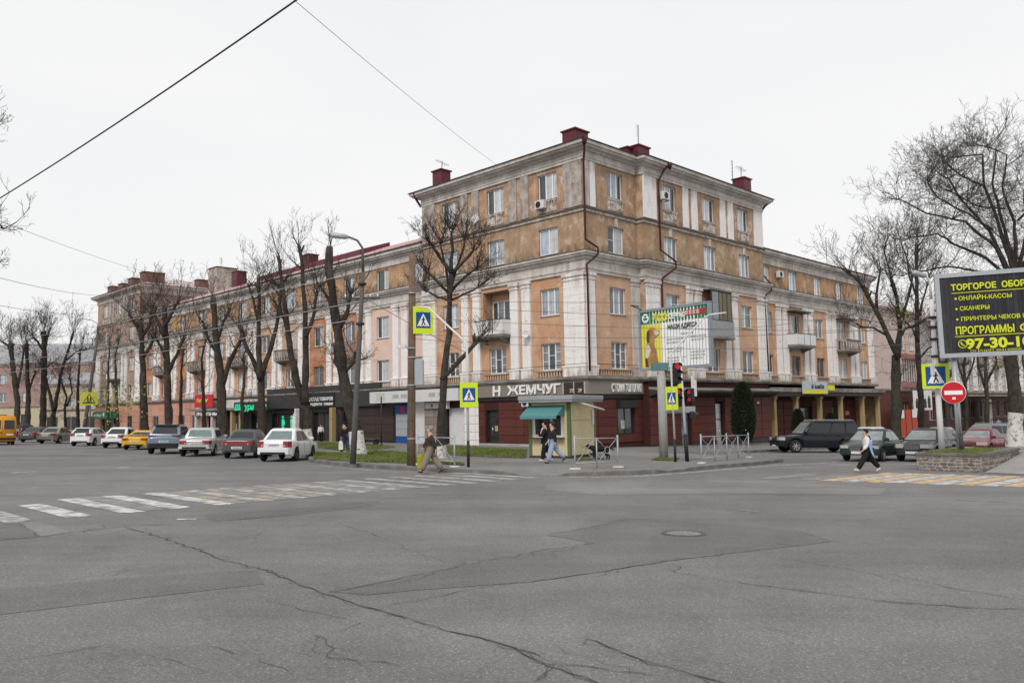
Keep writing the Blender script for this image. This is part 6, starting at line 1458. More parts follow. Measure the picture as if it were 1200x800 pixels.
tree('stout bare tree with spreading crooked limbs behind the old white sedan', b_, [([(262, 512), (261, 480), (258, 440), (254, 395), (249, 348)], 0.410, 0.156, 1), ([(260, 452), (268, 425), (280, 400), (284, 392)], 0.205, 0.096, 1), ([(255, 400), (263, 378), (270, 362)], 0.139, 0.060, 1), ([(257, 420), (243, 396), (238, 378)], 0.131, 0.060, 1)], b_.y, 21, bursts=8, side=52, slen=(.4, 1.5))
b_ = row_pos(198)
tree('tall bare tree with raised broom crown in front of the far pavilion', b_, [([(199, 506), (197, 450), (194, 390), (191, 358)], 0.344, 0.150, 1), ([(193, 385), (203, 366), (210, 352)], 0.164, 0.072, 1), ([(194, 395), (184, 375), (178, 360)], 0.164, 0.072, 1), ([(196, 440), (208, 415), (216, 392)], 0.180, 0.072, 1), ([(195, 420), (185, 400), (178, 388)], 0.131, 0.060, 1)], b_.y, 25, bursts=7, blen=(1.4, 3.0), side=46, slen=(.6, 1.9), rmin=.008)
b_ = row_pos(170)
tree('tall bare tree with forked head left of the raised broom crown', b_, [([(170, 504), (168, 450), (165, 400), (163, 375)], 0.369, 0.162, 1), ([(164, 390), (156, 376), (149, 365)], 0.164, 0.072, 1), ([(165, 395), (174, 380), (177, 368)], 0.164, 0.072, 1), ([(166, 420), (176, 404), (182, 390)], 0.164, 0.072, 1)], b_.y, 29, bursts=7, blen=(1.4, 3.0), side=46, slen=(.6, 1.9), rmin=.008)
for i, (px, top, lab) in enumerate([(213, 410, 'slim bare tree right of the raised broom crown'), (240, 400, 'slim bare tree left of the red shop sign'), (127, 400, 'slim dark tree before the far balcony'), (139, 395, 'second slim tree before the far balcony'), (285, 415, 'slim bare tree behind the dark cursive sign board')]):
    b_ = row_pos(px, 11); tree(lab, b_, [([(px, 505), (px - 1, 470), (px + (-3) ** (i % 2), top + 20), (px + 1, top)], 0.213, 0.060, 1)], b_.y, 40 + i, bursts=6, blen=(1.2, 2.6), side=40, slen=(.8, 2.2), limbs=4, rmin=.009)
FLG = 'bare trees at the far left of the street'
for i, (st, lab) in enumerate([
    ([([(20, 500), (21, 470), (17, 440), (12, 402)], 0.38, 0.26, 1), ([(20, 455), (25, 430), (28, 405)], 0.19, 0.11, 1), ([(14, 415), (8, 404), (2, 400)], 0.15, 0.08, 1)], 'stubby bare tree just right of the orange van'),
    ([([(33, 500), (33, 460), (31, 425), (32, 402)], 0.38, 0.19, 1), ([(34, 460), (38, 445), (43, 436)], 0.15, 0.08, 1)], 'upright bare tree second from the orange van'),
    ([([(50, 500), (50, 460), (51, 420), (51, 388)], 0.45, 0.30, 1), ([(50, 410), (44, 400), (39, 394)], 0.17, 0.11, 1), ([(52, 410), (56, 398), (57, 390)], 0.15, 0.09, 1), ([(51, 436), (58, 428), (63, 424)], 0.11, 0.06, 0)], 'thick upright bare tree of the far left group'),
    ([([(62, 502), (62, 488), (63, 478)], 0.38, 0.30, 0), ([(63, 482), (55, 450), (51, 430)], 0.24, 0.15, 0), ([(64, 480), (72, 440), (80, 410), (86, 390)], 0.26, 0.12, 1), ([(78, 422), (90, 412), (105, 408)], 0.11, 0.06, 1)], 'wide V shaped bare tree of the far left group'),
    ([([(77, 500), (76, 480), (78, 465), (74, 450)], 0.22, 0.11, 1), ([(77, 476), (84, 460), (82, 440)], 0.12, 0.08, 1)], 'short crooked tree right of the V shaped one'),
    ([([(92, 500), (91, 460), (92, 430), (94, 412)], 0.30, 0.11, 1)], 'slim straight tree next to the far left lamp')]):
    b_ = D(st[0][0][0][0], 104 + 3 * i, KH); tree(lab, b_, st, b_.y, 60 + i, bursts=18, blen=(1.6, 3.6), side=44, slen=(1, 2.8), group=FLG, limbs=5, rmin=.011)
for i, (px, dist) in enumerate(((5, 170), (112, 150), (150, 160), (232, 190))):
    b_ = D(px, dist); tree(['bare tree far behind the orange van', 'bare tree beside the far street lamp', 'greenish budding tree under the far pavilion', 'bare tree far down the left street'][i], b_, [([(px, 500), (px + 1, 470), (px - 1, 445)], 0.30, 0.15, 1), ([(px, 470), (px + 8, 450)], 0.15, 0.08, 1)], dist, 80 + i, bursts=16, blen=(2, 4), side=30, group=FLG, rmin=.012)
# right side
p = D(1049, 50, KH)
tree('bare tree with widely forked stems in front of the pink house', p, [([(1049, 524), (1049, 470), (1051, 416)], .33, .26, 0), ([(1051, 420), (1040, 392), (1028, 366), (1012, 340)], .19, .09, 1), ([(1051, 418), (1053, 380), (1050, 350), (1046, 325)], .19, .08, 1), ([(1029, 368), (1026, 345), (1030, 318)], .1, .05, 1), ([(1014, 343), (1004, 330), (996, 318)], .08, .04, 1), ([(1051, 400), (1062, 385), (1078, 378)], .1, .05, 1), ([(1052, 385), (1062, 350), (1068, 325)], .1, .05, 1), ([(1040, 392), (1022, 384), (1008, 384)], .07, .04, 1), ([(1048, 345), (1040, 312), (1036, 290)], .07, .03, 1)],
     50, 100, 'bark_green', 'twig_red', bursts=13, blen=(1.3, 2.8), side=14, slen=(.8, 2.0), group='bare trees on the right', limbs=3, wide=.8, up=.4, rmin=.008)
p = D(1079, 58, KH)
tree('slim tall bare tree behind the white street lamp', p, [([(1079, 522), (1080, 470), (1077, 410), (1074, 350), (1073, 290)], .25, .1, 1), ([(1077, 400), (1068, 385), (1058, 372)], .09, .04, 1), ([(1075, 370), (1084, 345), (1090, 325)], .09, .04, 1), ([(1075, 350), (1066, 325), (1062, 300)], .08, .04, 1), ([(1077, 420), (1088, 408), (1098, 402)], .08, .04, 1)], 58, 101, 'bark', 'twig', bursts=12, blen=(1.4, 3.2), side=30, slen=(1, 3), group='bare trees on the right', limbs=7, rmin=.009)
# the big old tree: wide vase crown
p = D(1190, 44, .6); b_ = p
fan = [([(1187, 330), (1165, 292), (1128, 262), (1090, 244), (1058, 218)], .22), ([(1187, 330), (1158, 300), (1120, 285), (1085, 280), (1050, 285)], .18), ([(1188, 325), (1160, 270), (1130, 225), (1106, 196), (1092, 178)], .22), ([(1188, 325), (1168, 255), (1152, 205), (1140, 160), (1122, 148)], .22),
       ([(1188, 325), (1178, 255), (1162, 200), (1160, 150), (1150, 130)], .22), ([(1189, 325), (1190, 260), (1178, 200), (1184, 150), (1172, 128)], .22), ([(1190, 325), (1204, 270), (1200, 210), (1212, 160), (1206, 128)], .24), ([(1190, 325), (1220, 280), (1232, 220), (1250, 170)], .24), ([(1190, 325), (1236, 300), (1270, 260), (1300, 220)], .22), ([(1187, 335), (1150, 318), (1110, 312), (1070, 318)], .14), ([(1192, 330), (1240, 320), (1290, 310)], .16),
       ([(1160, 270), (1130, 250), (1095, 222), (1075, 205)], .12), ([(1152, 205), (1128, 185), (1112, 165)], .1), ([(1190, 260), (1210, 230), (1222, 190)], .12), ([(1178, 240), (1150, 232), (1120, 205)], .1)]
st = [([(1190, 522), (1189, 470), (1187, 420), (1186, 370), (1188, 325)], .37, .27, 0)] + [([(x, y + max(0, 260 - y) * .27) for x, y in px], r * .55, .024, 1) for px, r in fan]
tree('big old bare tree with a wide crown and whitewashed trunk behind the black billboard', b_, st, 44, 102, 'bark', 'twig_pale', bursts=10, blen=(.8, 1.9), side=60, slen=(.8, 2.5), white=1.75, group='bare trees on the right', limbs=6, wide=.9, up=.2, rmin=.006, spread=2.2, kids=3)
p = D(1225, 52, .6)
tree('bare tree at the right edge behind the big old one', p, [([(1228, 520), (1226, 460), (1224, 400), (1222, 350)], .35, .2, 0), ([(1222, 352), (1200, 310), (1180, 280)], .15, .05, 1), ([(1222, 352), (1222, 300), (1218, 250)], .15, .05, 1), ([(1222, 355), (1250, 320), (1262, 280)], .15, .05, 1), ([(1224, 380), (1195, 370), (1165, 372)], .09, .04, 1)], 52, 103, bursts=12, blen=(1.5, 3), side=14, group='bare trees on the right', limbs=4)
for i, (px, d_) in enumerate(((1110, 88), (1132, 96), (1156, 84), (1210, 90))):
    b_ = D(px, d_, .2); tree(['bare tree behind the no entry sign', 'bare tree in front of the grey house columns', 'bare tree left of the whitewashed trunk far back', 'bare tree at the right edge far back'][i], b_, [([(px, 512), (px + 1, 470), (px - 1, 430), (px + 1, 400)], .28, .12, 1), ([(px, 450), (px + 10, 425), (px + 13, 405)], .14, .07, 1), ([(px, 455), (px - 9, 430), (px - 12, 410)], .14, .07, 1)], d_, 110 + i, bursts=14, blen=(1.5, 3.2), side=26, slen=(1, 2.6), group='bare trees on the right', limbs=5, rmin=.01)
# tree just outside the left edge whose branches reach in
b_ = gp(-30, 36, KH)
t = tree('bare tree outside the left edge with thin branches reaching into the sky', b_, [([(-165, 543), (-160, 470), (-150, 380), (-145, 330)], .34, .25, 0), ([(-145, 335), (-105, 270), (-60, 215), (-25, 180)], .15, .05, 1), ([(-145, 335), (-90, 290), (-45, 262), (-12, 255)], .14, .045, 1), ([(-150, 370), (-95, 330), (-50, 312), (-15, 308)], .12, .04, 1), ([(-145, 330), (-130, 250), (-100, 180), (-80, 140)], .15, .05, 1), ([(-145, 330), (-170, 250), (-190, 180)], .15, .05, 1), ([(-145, 340), (-190, 290), (-230, 250)], .14, .05, 1), ([(-30, 185), (-15, 165), (-5, 150)], .05, .03, 1), ([(-15, 257), (-2, 262), (3, 268)], .04, .025, 1)],
     36, 120, bursts=8, blen=(.5, 1.2), side=10, slen=(.5, 1.2), group=None, limbs=4, up=.1, wide=.9)
# a few early leaves
def leaves(tree_label, c, n, rad, seed):
    for o in COL.objects:
        if o.get('label') == tree_label:
            rr = random.Random(seed); mb = MB()
            for i in range(n):
                q = Vector((rr.gauss(0, rad), rr.gauss(0, rad), rr.gauss(0, rad))) + (c - o.location); a = rvec(rr) * rr.uniform(.05, .11); b = a.cross(rvec(rr)); mb.face([q - a, q - b, q + a, q + b])
            mb.build('leaves', 'leaf_yellow', o); return
leaves('greenish budding tree under the far pavilion', D(152, 118, 4.0), 900, 1.5, 1); leaves('tall bare tree with forked head left of the raised broom crown', row_pos(168) + Vector((-1, -2, 3.6)), 420, 1.0, 2)
leaves('bare tree with widely forked stems in front of the pink house', px2(1051, 365, 50), 90, .5, 3); leaves('bare tree at the right edge behind the big old one', px2(1180, 425, 52), 160, .7, 4)

# ------------------------------------------------------------------ cars
def car_paint(name, col, metal=.0, rough=.32):
    return mat(name, col, rough, .05, 1.2, metal=metal, spec=.3, coat=.2 if max(col) < .12 else .4, fine=.03)
WH = {}
def wheel_meshes(r, w_, dark=False):
    k = (r, w_, dark)
    if k not in WH:
        mb = MB(); mb.lathe([(r * .62, -w_ / 2), (r * .9, -w_ / 2), (r * .98, -w_ * .38), (r, -w_ * .2), (r, w_ * .2), (r * .98, w_ * .38), (r * .9, w_ / 2), (r * .62, w_ / 2)], 28, axis='Y'); o = mb.build('wheel', 'rubber'); a = o.data; bpy.data.objects.remove(o)
        mb = MB(); y = w_ * .36; mb.lathe([(r * .63, y + .02), (r * .58, y + .005), (r * .56, y - .05)], 28, axis='Y'); mb.lathe([(r * .57, y - .06), (.001, y - .06)], 20, 1, axis='Y'); mb.lathe([(r * .16, y), (r * .13, y + .02), (.001, y + .025)], 14, axis='Y')
        for i in range(7):
            t_ = 2 * math.pi * i / 7; c, s = math.cos(t_), math.sin(t_); n = Vector((-s, 0, c)); p, q = Vector((c, 0, s)) * r * .12, Vector((c, 0, s)) * r * .6
            mb.face([p + n * .035 + Vector((0, y + .012, 0)), q + n * .028 + Vector((0, y + .012, 0)), q - n * .028 + Vector((0, y + .012, 0)), p - n * .035 + Vector((0, y + .012, 0))])
        o = mb.build('rim', ['rim_dark' if dark else 'rim_alloy', 'trim_black']); WH[k] = (a, o.data); bpy.data.objects.remove(o)
    return WH[k]
def lerp_pts(pts, x):
    if x <= pts[0][0]: return pts[0][1]
    for (a, za), (b, zb) in zip(pts[:-1], pts[1:]):
        if x <= b: f = (x - a) / (b - a); f = f * f * (3 - 2 * f) * .5 + f * .5; return za + (zb - za) * f
    return pts[-1][1]
def car(label, rear, head, paint, S, cat='car', name='parked_car', group=None, front_ref=False, glass='car_glass', rearglass=None):
    """rear: ground point under the middle of the rear bumper (or the front one with front_ref); local +X is forwards"""
    L_, W_, H_ = S['L'], S['W'], S['H']; hd = R(head); d = Vector((math.cos(hd), math.sin(hd), 0))
    c = rear + d * (L_ / 2) * (-1 if front_ref else 1); t = thing(name, label, cat, gp(c.x, c.y), hd, group, tilt=True)
    X0 = -L_ / 2; hw = W_ / 2; r = S.get('r', .31); xa, xb = S['axles']; xa += X0; xb += X0; ra = r + .065
    top = [(x + X0, z) for x, z in S['top']]; zsill = S.get('sill', .24)
    xs = sorted({round(X0 + L_ * i / 40, 4) for i in range(41)} | {round(q + ra * k, 4) for q in (xa, xb) for k in (-1, -.97, -.87, -.7, -.5, -.25, 0, .25, .5, .7, .87, .97, 1)} | {X0 + .03, X0 + .08, -X0 - .03, -X0 - .08})
    def zbot(x):
        b = zsill + (.15 if x < X0 + .25 or x > -X0 - .25 else 0)
        for q in (xa, xb):
            if abs(x - q) <= ra: b = max(b, r + math.sqrt(max(0, ra * ra - (x - q) ** 2)))
        return b
    def hwid(x):
        e = min(x - X0, -X0 - x); f = max(0, 1 - e / .5); e2 = max(0, 1 - e / .09); return hw * (1 - .045 * e2 ** 2) * (1 - .14 * f ** 2.2) * (1 - .02 * abs(x / X0))
    def ztop(x):
        e = min(x - X0, -X0 - x); return lerp_pts(top, x) - .075 * max(0, 1 - e / .14) ** 2
    mb = MB(); ring = []; vs = []
    for x in xs:
        w_, zt, zb = hwid(x), ztop(x), zbot(x); zs = max(zb + .02, .5 * (zt + zsill) + .05)
        e = min(x - X0, -X0 - x); xi = x
        sec = [(w_ * .94, zb), (w_ * .985, zb + (zs - zb) * .35), (w_, zs), (w_ * .99, zs + (zt - zs) * .45), (w_ * .965, zt - .07), (w_ * .9, zt - .02), (w_ * .72, zt), (w_ * .3, zt + .015)]
        vs += [(xi, -y, z) for y, z in sec] + [(xi, y, z) for y, z in reversed(sec)]
    k = 16; n = len(xs); fs = [(i * k + j, (i + 1) * k + j, (i + 1) * k + j + 1, i * k + j + 1) for i in range(n - 1) for j in range(k - 1)]
    mb.faces(vs, fs, 0, True); mb.f.append(list(range(k))); mb.m.append(0); mb.sm.append(False); mb.f.append(list(range((n - 1) * k, n * k))); mb.m.append(0); mb.sm.append(False)
    body = mb.build('body', paint, t)
    # greenhouse
    g0, g1, r0, r1 = [q + X0 for q in S['cab']]; zr = H_; zb0 = S['belt']
    wb, wt = hw * .915, hw * S.get('tum', .70)
    def gring(f, z, sh=1, n_=4):
        a = (g0 + (r0 - g0) * f); b = (g1 + (r1 - g1) * f); w_ = (wb + (wt - wb) * f) * sh; cx = (a + b) / 2; hl = (b - a) / 2 * sh; q = .05 if sh == 1 else .12
        out_ = []; qa, qb = q * 1.5, q * 2.2
        for sx, sy, t0 in ((-1, -1, 180), (1, -1, 270), (1, 1, 0), (-1, 1, 90)):
            for i_ in range(n_): t_ = R(t0 + 90 * i_ / (n_ - 1)); out_.append((cx + sx * (hl - qa) + qa * math.cos(t_), sy * (w_ - qb) + qb * math.sin(t_), z))
        return out_
    rings = [gring(0, zb0 - .1), gring(.0, zb0), gring(.93, zr - .075), gring(.985, zr - .03, .99), gring(1.0, zr - .004, .955), gring(1.0, zr + .012, .87), gring(1.0, zr + .02, .6)]
    mb = MB(); vs = [p for q in rings for p in q]; fs = [(i * 16 + j, i * 16 + (j + 1) % 16, (i + 1) * 16 + (j + 1) % 16, (i + 1) * 16 + j) for i in range(6) for j in range(16)] + [tuple(range(96, 112))]
    mb.faces(vs, fs, 0, True); rf = mb.build('roof', paint, t)
    def sp(f, z): return None
    def side(u, f, sy, o=.006):                       # point on the side glass plane, u along the cab
        a = g0 + (r0 - g0) * f; b = g1 + (r1 - g1) * f; return Vector((a + (b - a) * u, sy * (wb + (wt - wb) * f + o), zb0 + (zr - .07 - zb0) * f / .93))
    def endp(v, f, end, o=.006):
        x = (g1 + (r1 - g1) * f + o) if end else (g0 + (r0 - g0) * f - o); return Vector((x, v * (wb + (wt - wb) * f - .06), zb0 + (zr - .07 - zb0) * f / .93))
    f0, f1 = .05, .86
    for sy in (-1, 1):
        for (a0, a1, b0, b1) in S['side']:
            mb = MB(); mb.face([side(a0, f0, sy), side(a1, f0, sy), side(b1, f1, sy), side(b0, f1, sy)]); mb.build('side_window', glass, t)
            mb = MB(); q = [side(a0, f0, sy, .007), side(a1, f0, sy, .007)]; mb.tube(q, .012, 4); mb.build('window_trim', S.get('trim', 'trim_black'), t)
    mb = MB(); mb.face([endp(-.97, .06, 1), endp(.97, .06, 1), endp(.95, .9, 1), endp(-.95, .9, 1)]); mb.build('windscreen', S.get('wind', 'car_glass_pale'), t)
    mb = MB(); mb.face([endp(-.88, .12, 0), endp(.88, .12, 0), endp(.84, .86, 0), endp(-.84, .86, 0)]); mb.build('rear_window', rearglass or glass, t)
    # chassis, wheels
    mb = MB(); mb.box(X0 + .12, -X0 - .12, -hw * .7, hw * .7, .40, .6); 
    for q in (xa, xb):
        for sy in (-1, 1):
            for k in range(10):
                t0, t1 = math.pi * k / 10, math.pi * (k + 1) / 10; p0, p1 = [(q + (ra + .008) * math.cos(z), r + (ra + .008) * math.sin(z)) for z in (t0, t1)]
                mb.face([(p0[0], sy * hw * .93, p0[1]), (p1[0], sy * hw * .93, p1[1]), (p1[0], sy * hw * .62, p1[1]), (p0[0], sy * hw * .62, p0[1])])
    mb.box(xa + ra, xb - ra, -hw * .9, hw * .9, .3, .5); mb.build('underbody', 'trim_black', t)
    wt_ = S.get('tw', .2); a_, b_ = wheel_meshes(r, wt_, S.get('darkrim', False))
    for q in (xa, xb):
        for sy in (-1, 1): o = place('wheel', a_, t, (q, sy * (hw - wt_ * .52), r), 0 if sy > 0 else math.pi); place('rim', b_, o)
    # ends: lamps, bumpers, plates
    xr = X0; we = hwid(X0 + .05); zl0, zl1 = S.get('rl', (.62, .86)); y1, y2 = S.get('rly', (.55, .93))
    for sy in (-1, 1):
        pl = [(xr - .014, sy * we * y1), (xr - .014, sy * we * y2), (xr + .10, sy * (hwid(xr + .1) + .006)), (xr + S.get('rlw', .2), sy * (hwid(xr + .2) + .005)), (xr + .2, sy * we * y1)]
        mb = MB(); mb.prism(pl, zl0, zl1); tl = mb.build('tail_lamp', 'lamp_red', t)
        mb = MB(); mb.box(xr - .02, xr - .012, sy * we * (y1 + .03), sy * we * (y1 + .13), zl0 + .03, zl0 + (zl1 - zl0) * .4); mb.build('lens', 'lamp_clear', tl)
        zf0, zf1 = S.get('fl', (.58, .76)); xf = -X0; wf = hwid(xf - .05); ya = S.get('fly', (.5, .93))
        pl = [(xf + .014, sy * wf * ya[0]), (xf + .014, sy * wf * ya[1]), (xf - .12, sy * (hwid(xf - .12) + .006)), (xf - .3, sy * (hwid(xf - .3) + .004)), (xf - .25, sy * wf * ya[0])]
        mb = MB(); mb.prism(pl, zf0, zf1); mb.build('headlight', 'lamp_clear', t)
        q = side(.965, .05, sy, .0); mb = MB(); mb.box(q.x - .1, q.x + .06, q.y if sy > 0 else q.y - .2, q.y + .2 if sy > 0 else q.y, q.z - .01, q.z + .13, bev=.03); mb.build('mirror', paint if not S.get('trim_mirror') else 'trim_black', t)
    if S.get('lamp_strip'): mb = MB(); mb.box(xr - .013, xr + .05, -we * y1, we * y1, zl0 + (zl1 - zl0) * .1, zl1 - .02); mb.build('lamp_strip', S['lamp_strip'], t)
    bz = S.get('bump', (.3, .52)); bm_ = S.get('bumper', paint)
    for xe, sg in ((xr, -1), (-X0, 1)):
        mb = MB(); w1 = hwid(xe - sg * .05) * .985; pl = [(xe + sg * .035, -w1 * .86), (xe + sg * .035, w1 * .86), (xe + sg * .0, w1 * .97), (xe - sg * .25, hwid(xe - sg * .25) + .012), (xe - sg * .3, w1 * .7), (xe - sg * .3, -w1 * .7), (xe - sg * .25, -hwid(xe - sg * .25) - .012), (xe, -w1 * .97)]
        mb.prism(pl, *bz); mb.build('bumper', bm_, t)
        mb = MB(); mb.box(xe + sg * .045 - .06, xe + sg * .045, -w1 * .78, w1 * .78, bz[0] + .004, bz[0] + .1); mb.build('valance', 'trim_black', t)
    pz = S.get('pz', .66); mb = MB(); mb.box(xr - .05 if pz < bz[1] else xr - .022, xr, -.26, .26, pz, pz + .115); pl_ = mb.build('number_plate', 'plate', t)
    mb = MB(); xx = (xr - .052 if pz < bz[1] else xr - .024)
    for i in range(6): mb.box(xx, xx + .002, -.22 + i * .072, -.18 + i * .072, pz + .025, pz + .09)
    mb.build('plate_print', 'sign_black', pl_)
    mb = MB(); mb.box(-X0, -X0 + .05, -.26, .26, .36, .475); mb.build('number_plate', 'plate', t)
    mb = MB(); gz0, gz1 = S.get('grille', (.56, .72)); mb.box(-X0 - .02, -X0 + .012, -wf * .46, wf * .46, gz0, gz1); gr = mb.build('grille', 'trim_black', t)
    mb = MB()
    for i in range(3): z = gz0 + (gz1 - gz0) * (i + .5) / 3; mb.box(-X0 + .01, -X0 + .02, -wf * .44, wf * .44, z - .008, z + .008)
    mb.build('slat', 'chrome', gr)
    # door seams and handles
    mb = MB()
    dx = S.get('doors', [])
    for sy in (-1, 1):
        for x in dx:
            x += X0; w_, zt, zb = hwid(x), ztop(x), zbot(x); zs = max(zb + .02, .5 * (zt + zsill) + .05)
            mb.tube([(x, sy * (w_ * .985 + .001), zb + (zs - zb) * .35), (x, sy * (w_ + .001), zs), (x, sy * (w_ * .99 + .001), zs + (zt - zs) * .45), (x, sy * (w_ * .965 + .001), zt - .06)], .006, 4)
    if dx: mb.build('door_seam', 'trim_black', t)
    for sy in (-1, 1):
        for x in dx[:-1]:
            x += X0 + .12; z = zb0 - .14; mb = MB(); y = sy * (hwid(x) * .985); mb.box(x, x + .17, y - .025, y + .025, z, z + .03, bev=.01); mb.build('door_handle', S.get('handle', paint), t)
    if S.get('moulding'): 
        mb = MB()
        for sy in (-1, 1): mb.box(xa + ra + .05, xb - ra - .05, sy * hwid(0) - .012, sy * hwid(0) + .012, .5, .56)
        mb.build('side_moulding', S['moulding'], t)
    if S.get('rails'):
        mb = MB()
        for sy in (-1, 1): mb.tube([(r0 + .1, sy * wt * .9, zr + .01), (r0 + .2, sy * wt * .9, zr + .07), (r1 - .25, sy * wt * .9, zr + .07), (r1 - .1, sy * wt * .9, zr + .01)], .022, 6)
        mb.build('roof_rail', 'steel_grey', t)
    if S.get('spoiler'): mb = MB(); mb.box(r0 - .14, r0 + .14, -wt * .95, wt * .95, zr - .06, zr + .005, bev=.02); mb.build('spoiler', S['spoiler'], t)
    if S.get('wing'): mb = MB(); mb.box(X0 + .02, X0 + .2, -hw * .72, hw * .72, ztop(X0 + .15) + .1, ztop(X0 + .15) + .13, bev=.01); mb.box(X0 + .08, X0 + .14, -hw * .5, -hw * .46, ztop(X0 + .15) - .05, ztop(X0 + .15) + .1); mb.box(X0 + .08, X0 + .14, hw * .46, hw * .5, ztop(X0 + .15) - .05, ztop(X0 + .15) + .1); mb.build('wing', paint, t)
    return t
SD = [(.03, .40, .10, .43), (.43, .75, .46, .80), (.78, .97, .83, .94)]     # rear door, front door windows
def sedan(L=4.3, W=1.7, H=1.48, **k):
    s = dict(L=L, W=W, H=H, belt=.93, axles=(L * .215, L * .805), top=[(0, .9), (.18, .98), (L * .2, 1.0), (L * .26, .95), (L * .62, .93), (L * .72, .95), (L * .9, .82), (L, .66)], cab=(L * .155, L * .735, L * .30, L * .55),
             side=[(.12, .46, .08, .46), (.49, .86, .49, .93)], doors=[L * .235, L * .43, L * .66], rl=(.68, .92)); s.update(k); return s
def hatch(L=4.2, W=1.75, H=1.46, **k):
    s = dict(L=L, W=W, H=H, belt=.96, axles=(L * .185, L * .80), top=[(0, .9), (.1, .97), (L * .3, .97), (L * .66, .94), (L * .74, .95), (L * .92, .82), (L, .66)], cab=(.05, L * .72, L * .13, L * .53),
             side=[(.14, .44, .12, .44), (.47, .84, .47, .93)], doors=[L * .25, L * .42, L * .65], rl=(.78, 1.0), pz=.8); s.update(k); return s
def suv(L=4.8, W=1.95, H=1.75, **k):
    s = dict(L=L, W=W, H=H, belt=1.08, r=.37, tw=.24, sill=.3, axles=(L * .19, L * .81), top=[(0, 1.0), (.1, 1.08), (L * .3, 1.08), (L * .66, 1.07), (L * .74, 1.08), (L * .92, 1.0), (L, .85)], cab=(.05, L * .735, L * .1, L * .57),
             side=[(.04, .2, .04, .2), (.23, .5, .23, .5), (.53, .87, .53, .94)], doors=[L * .235, L * .41, L * .65], rl=(.92, 1.14), fl=(.75, .93), grille=(.66, .92), bump=(.38, .68), pz=.78); s.update(k); return s
ROW = 'cars parked nose in along the left kerb'
car_paint('paint_white_car', (.70, .70, .72)); car_paint('paint_grey', (.10, .105, .115), .5); car_paint('paint_silver', (.40, .40, .405), .45); car_paint('paint_bluegrey', (.19, .25, .33), .45); car_paint('paint_yellow_car', (.66, .38, .012)); car_paint('paint_volga', (.46, .455, .45), .3)
car_paint('paint_silver_green', (.27, .275, .26), .45); car_paint('paint_dark', (.075, .078, .085), .4); car_paint('paint_black', (.012, .014, .02), .1, .2); car_paint('paint_green', (.03, .048, .046), .35); car_paint('paint_blackcar', (.035, .034, .036), .3, .22); car_paint('paint_red', (.2, .012, .025), .2); car_paint('paint_orange_van', (.62, .27, .008)); car_paint('paint_beige', (.3, .29, .27), .4)
car('white saloon nearest the corner grass with red tail lamps and dark rear valance', G(319.5, 541), 87, 'paint_white_car', sedan(4.26, 1.7, 1.5, rl=(.66, .93), bump=(.34, .62), rly=(.62, .95), doors=[1.05, 1.95, 2.85], darkrim=True, pz=.7), group=ROW, rearglass='car_glass_green')
car('dark grey square saloon with full width red lamp strip second from the corner grass', G(277, 537.2), 92, 'paint_grey', sedan(4.26, 1.68, 1.42, belt=.9, rl=(.66, .86), lamp_strip='lamp_red', rly=(.66, .95), bump=(.3, .6), pz=.48, darkrim=True, top=[(0, .93), (.15, .99), (.75, .99), (1.1, .93), (2.7, .92), (3.1, .92), (3.9, .8), (4.26, .64)]), group=ROW)
car('old boxy silver saloon with chrome bumper and greenish rear window', G(227, 535), 98, 'paint_volga', sedan(4.78, 1.8, 1.5, belt=.96, cab=(1.12, 3.4, 1.45, 2.85), tum=.74, rl=(.66, .84), rly=(.52, .95), bumper='steel_pale', bump=(.42, .54), pz=.6, moulding='chrome', handle='chrome', trim='chrome', top=[(0, .88), (.12, .94), (1.1, .99), (1.4, .96), (3.3, .95), (3.6, .98), (4.5, .88), (4.78, .74)]), group=ROW, rearglass='car_glass_green')
car('blue grey modern off road car with black roof spoiler and lamp bar', G(191, 532), 101, 'paint_bluegrey', suv(4.75, 1.95, 1.68, tum=.72, lamp_strip='sign_back', rl=(1.0, 1.1), rly=(.5, .97), spoiler='trim_black', cab=(.12, 3.5, .75, 2.55), bumper='trim_black', bump=(.36, .62), pz=.66), group=ROW)
car('low yellow sports coupe between the white saloon and the blue grey car', G(157, 527), 98, 'paint_yellow_car', sedan(4.35, 1.8, 1.27, belt=.86, cab=(.75, 3.2, 1.75, 2.35), tum=.68, rl=(.62, .78), rly=(.5, .95), wing=1, bump=(.28, .58), pz=.5, top=[(0, .84), (.2, .9), (.9, .9), (1.5, .87), (3, .86), (3.3, .85), (4.1, .66), (4.35, .52)], grille=(.36, .46), fl=(.5, .64)), group=ROW)
car('white saloon left of the yellow coupe', G(130, 525), 95, 'paint_white_car', sedan(4.37, 1.7, 1.47, rl=(.72, .95), rly=(.58, .96), pz=.74, bump=(.36, .64)), group=ROW)
car('white hatchback with dark rear window and raised tail lamps', G(93, 522.6), 94, 'paint_white_car', hatch(4.24, 1.75, 1.43, spoiler='paint_white_car'), group=ROW)
car('silver beige saloon second from the orange van', G(52, 519.8), 92, 'paint_silver_green', sedan(4.5, 1.72, 1.45, rl=(.7, .9), tum=.7), group=ROW)
car('dark grey saloon just right of the orange van', G(30, 518.2), 92, 'paint_dark', sedan(4.6, 1.8, 1.44, tum=.68), group=ROW)
car('black car mostly hidden behind the orange van', D(17, 88), 95, 'paint_black', suv(4.5, 1.8, 1.65), group=ROW)
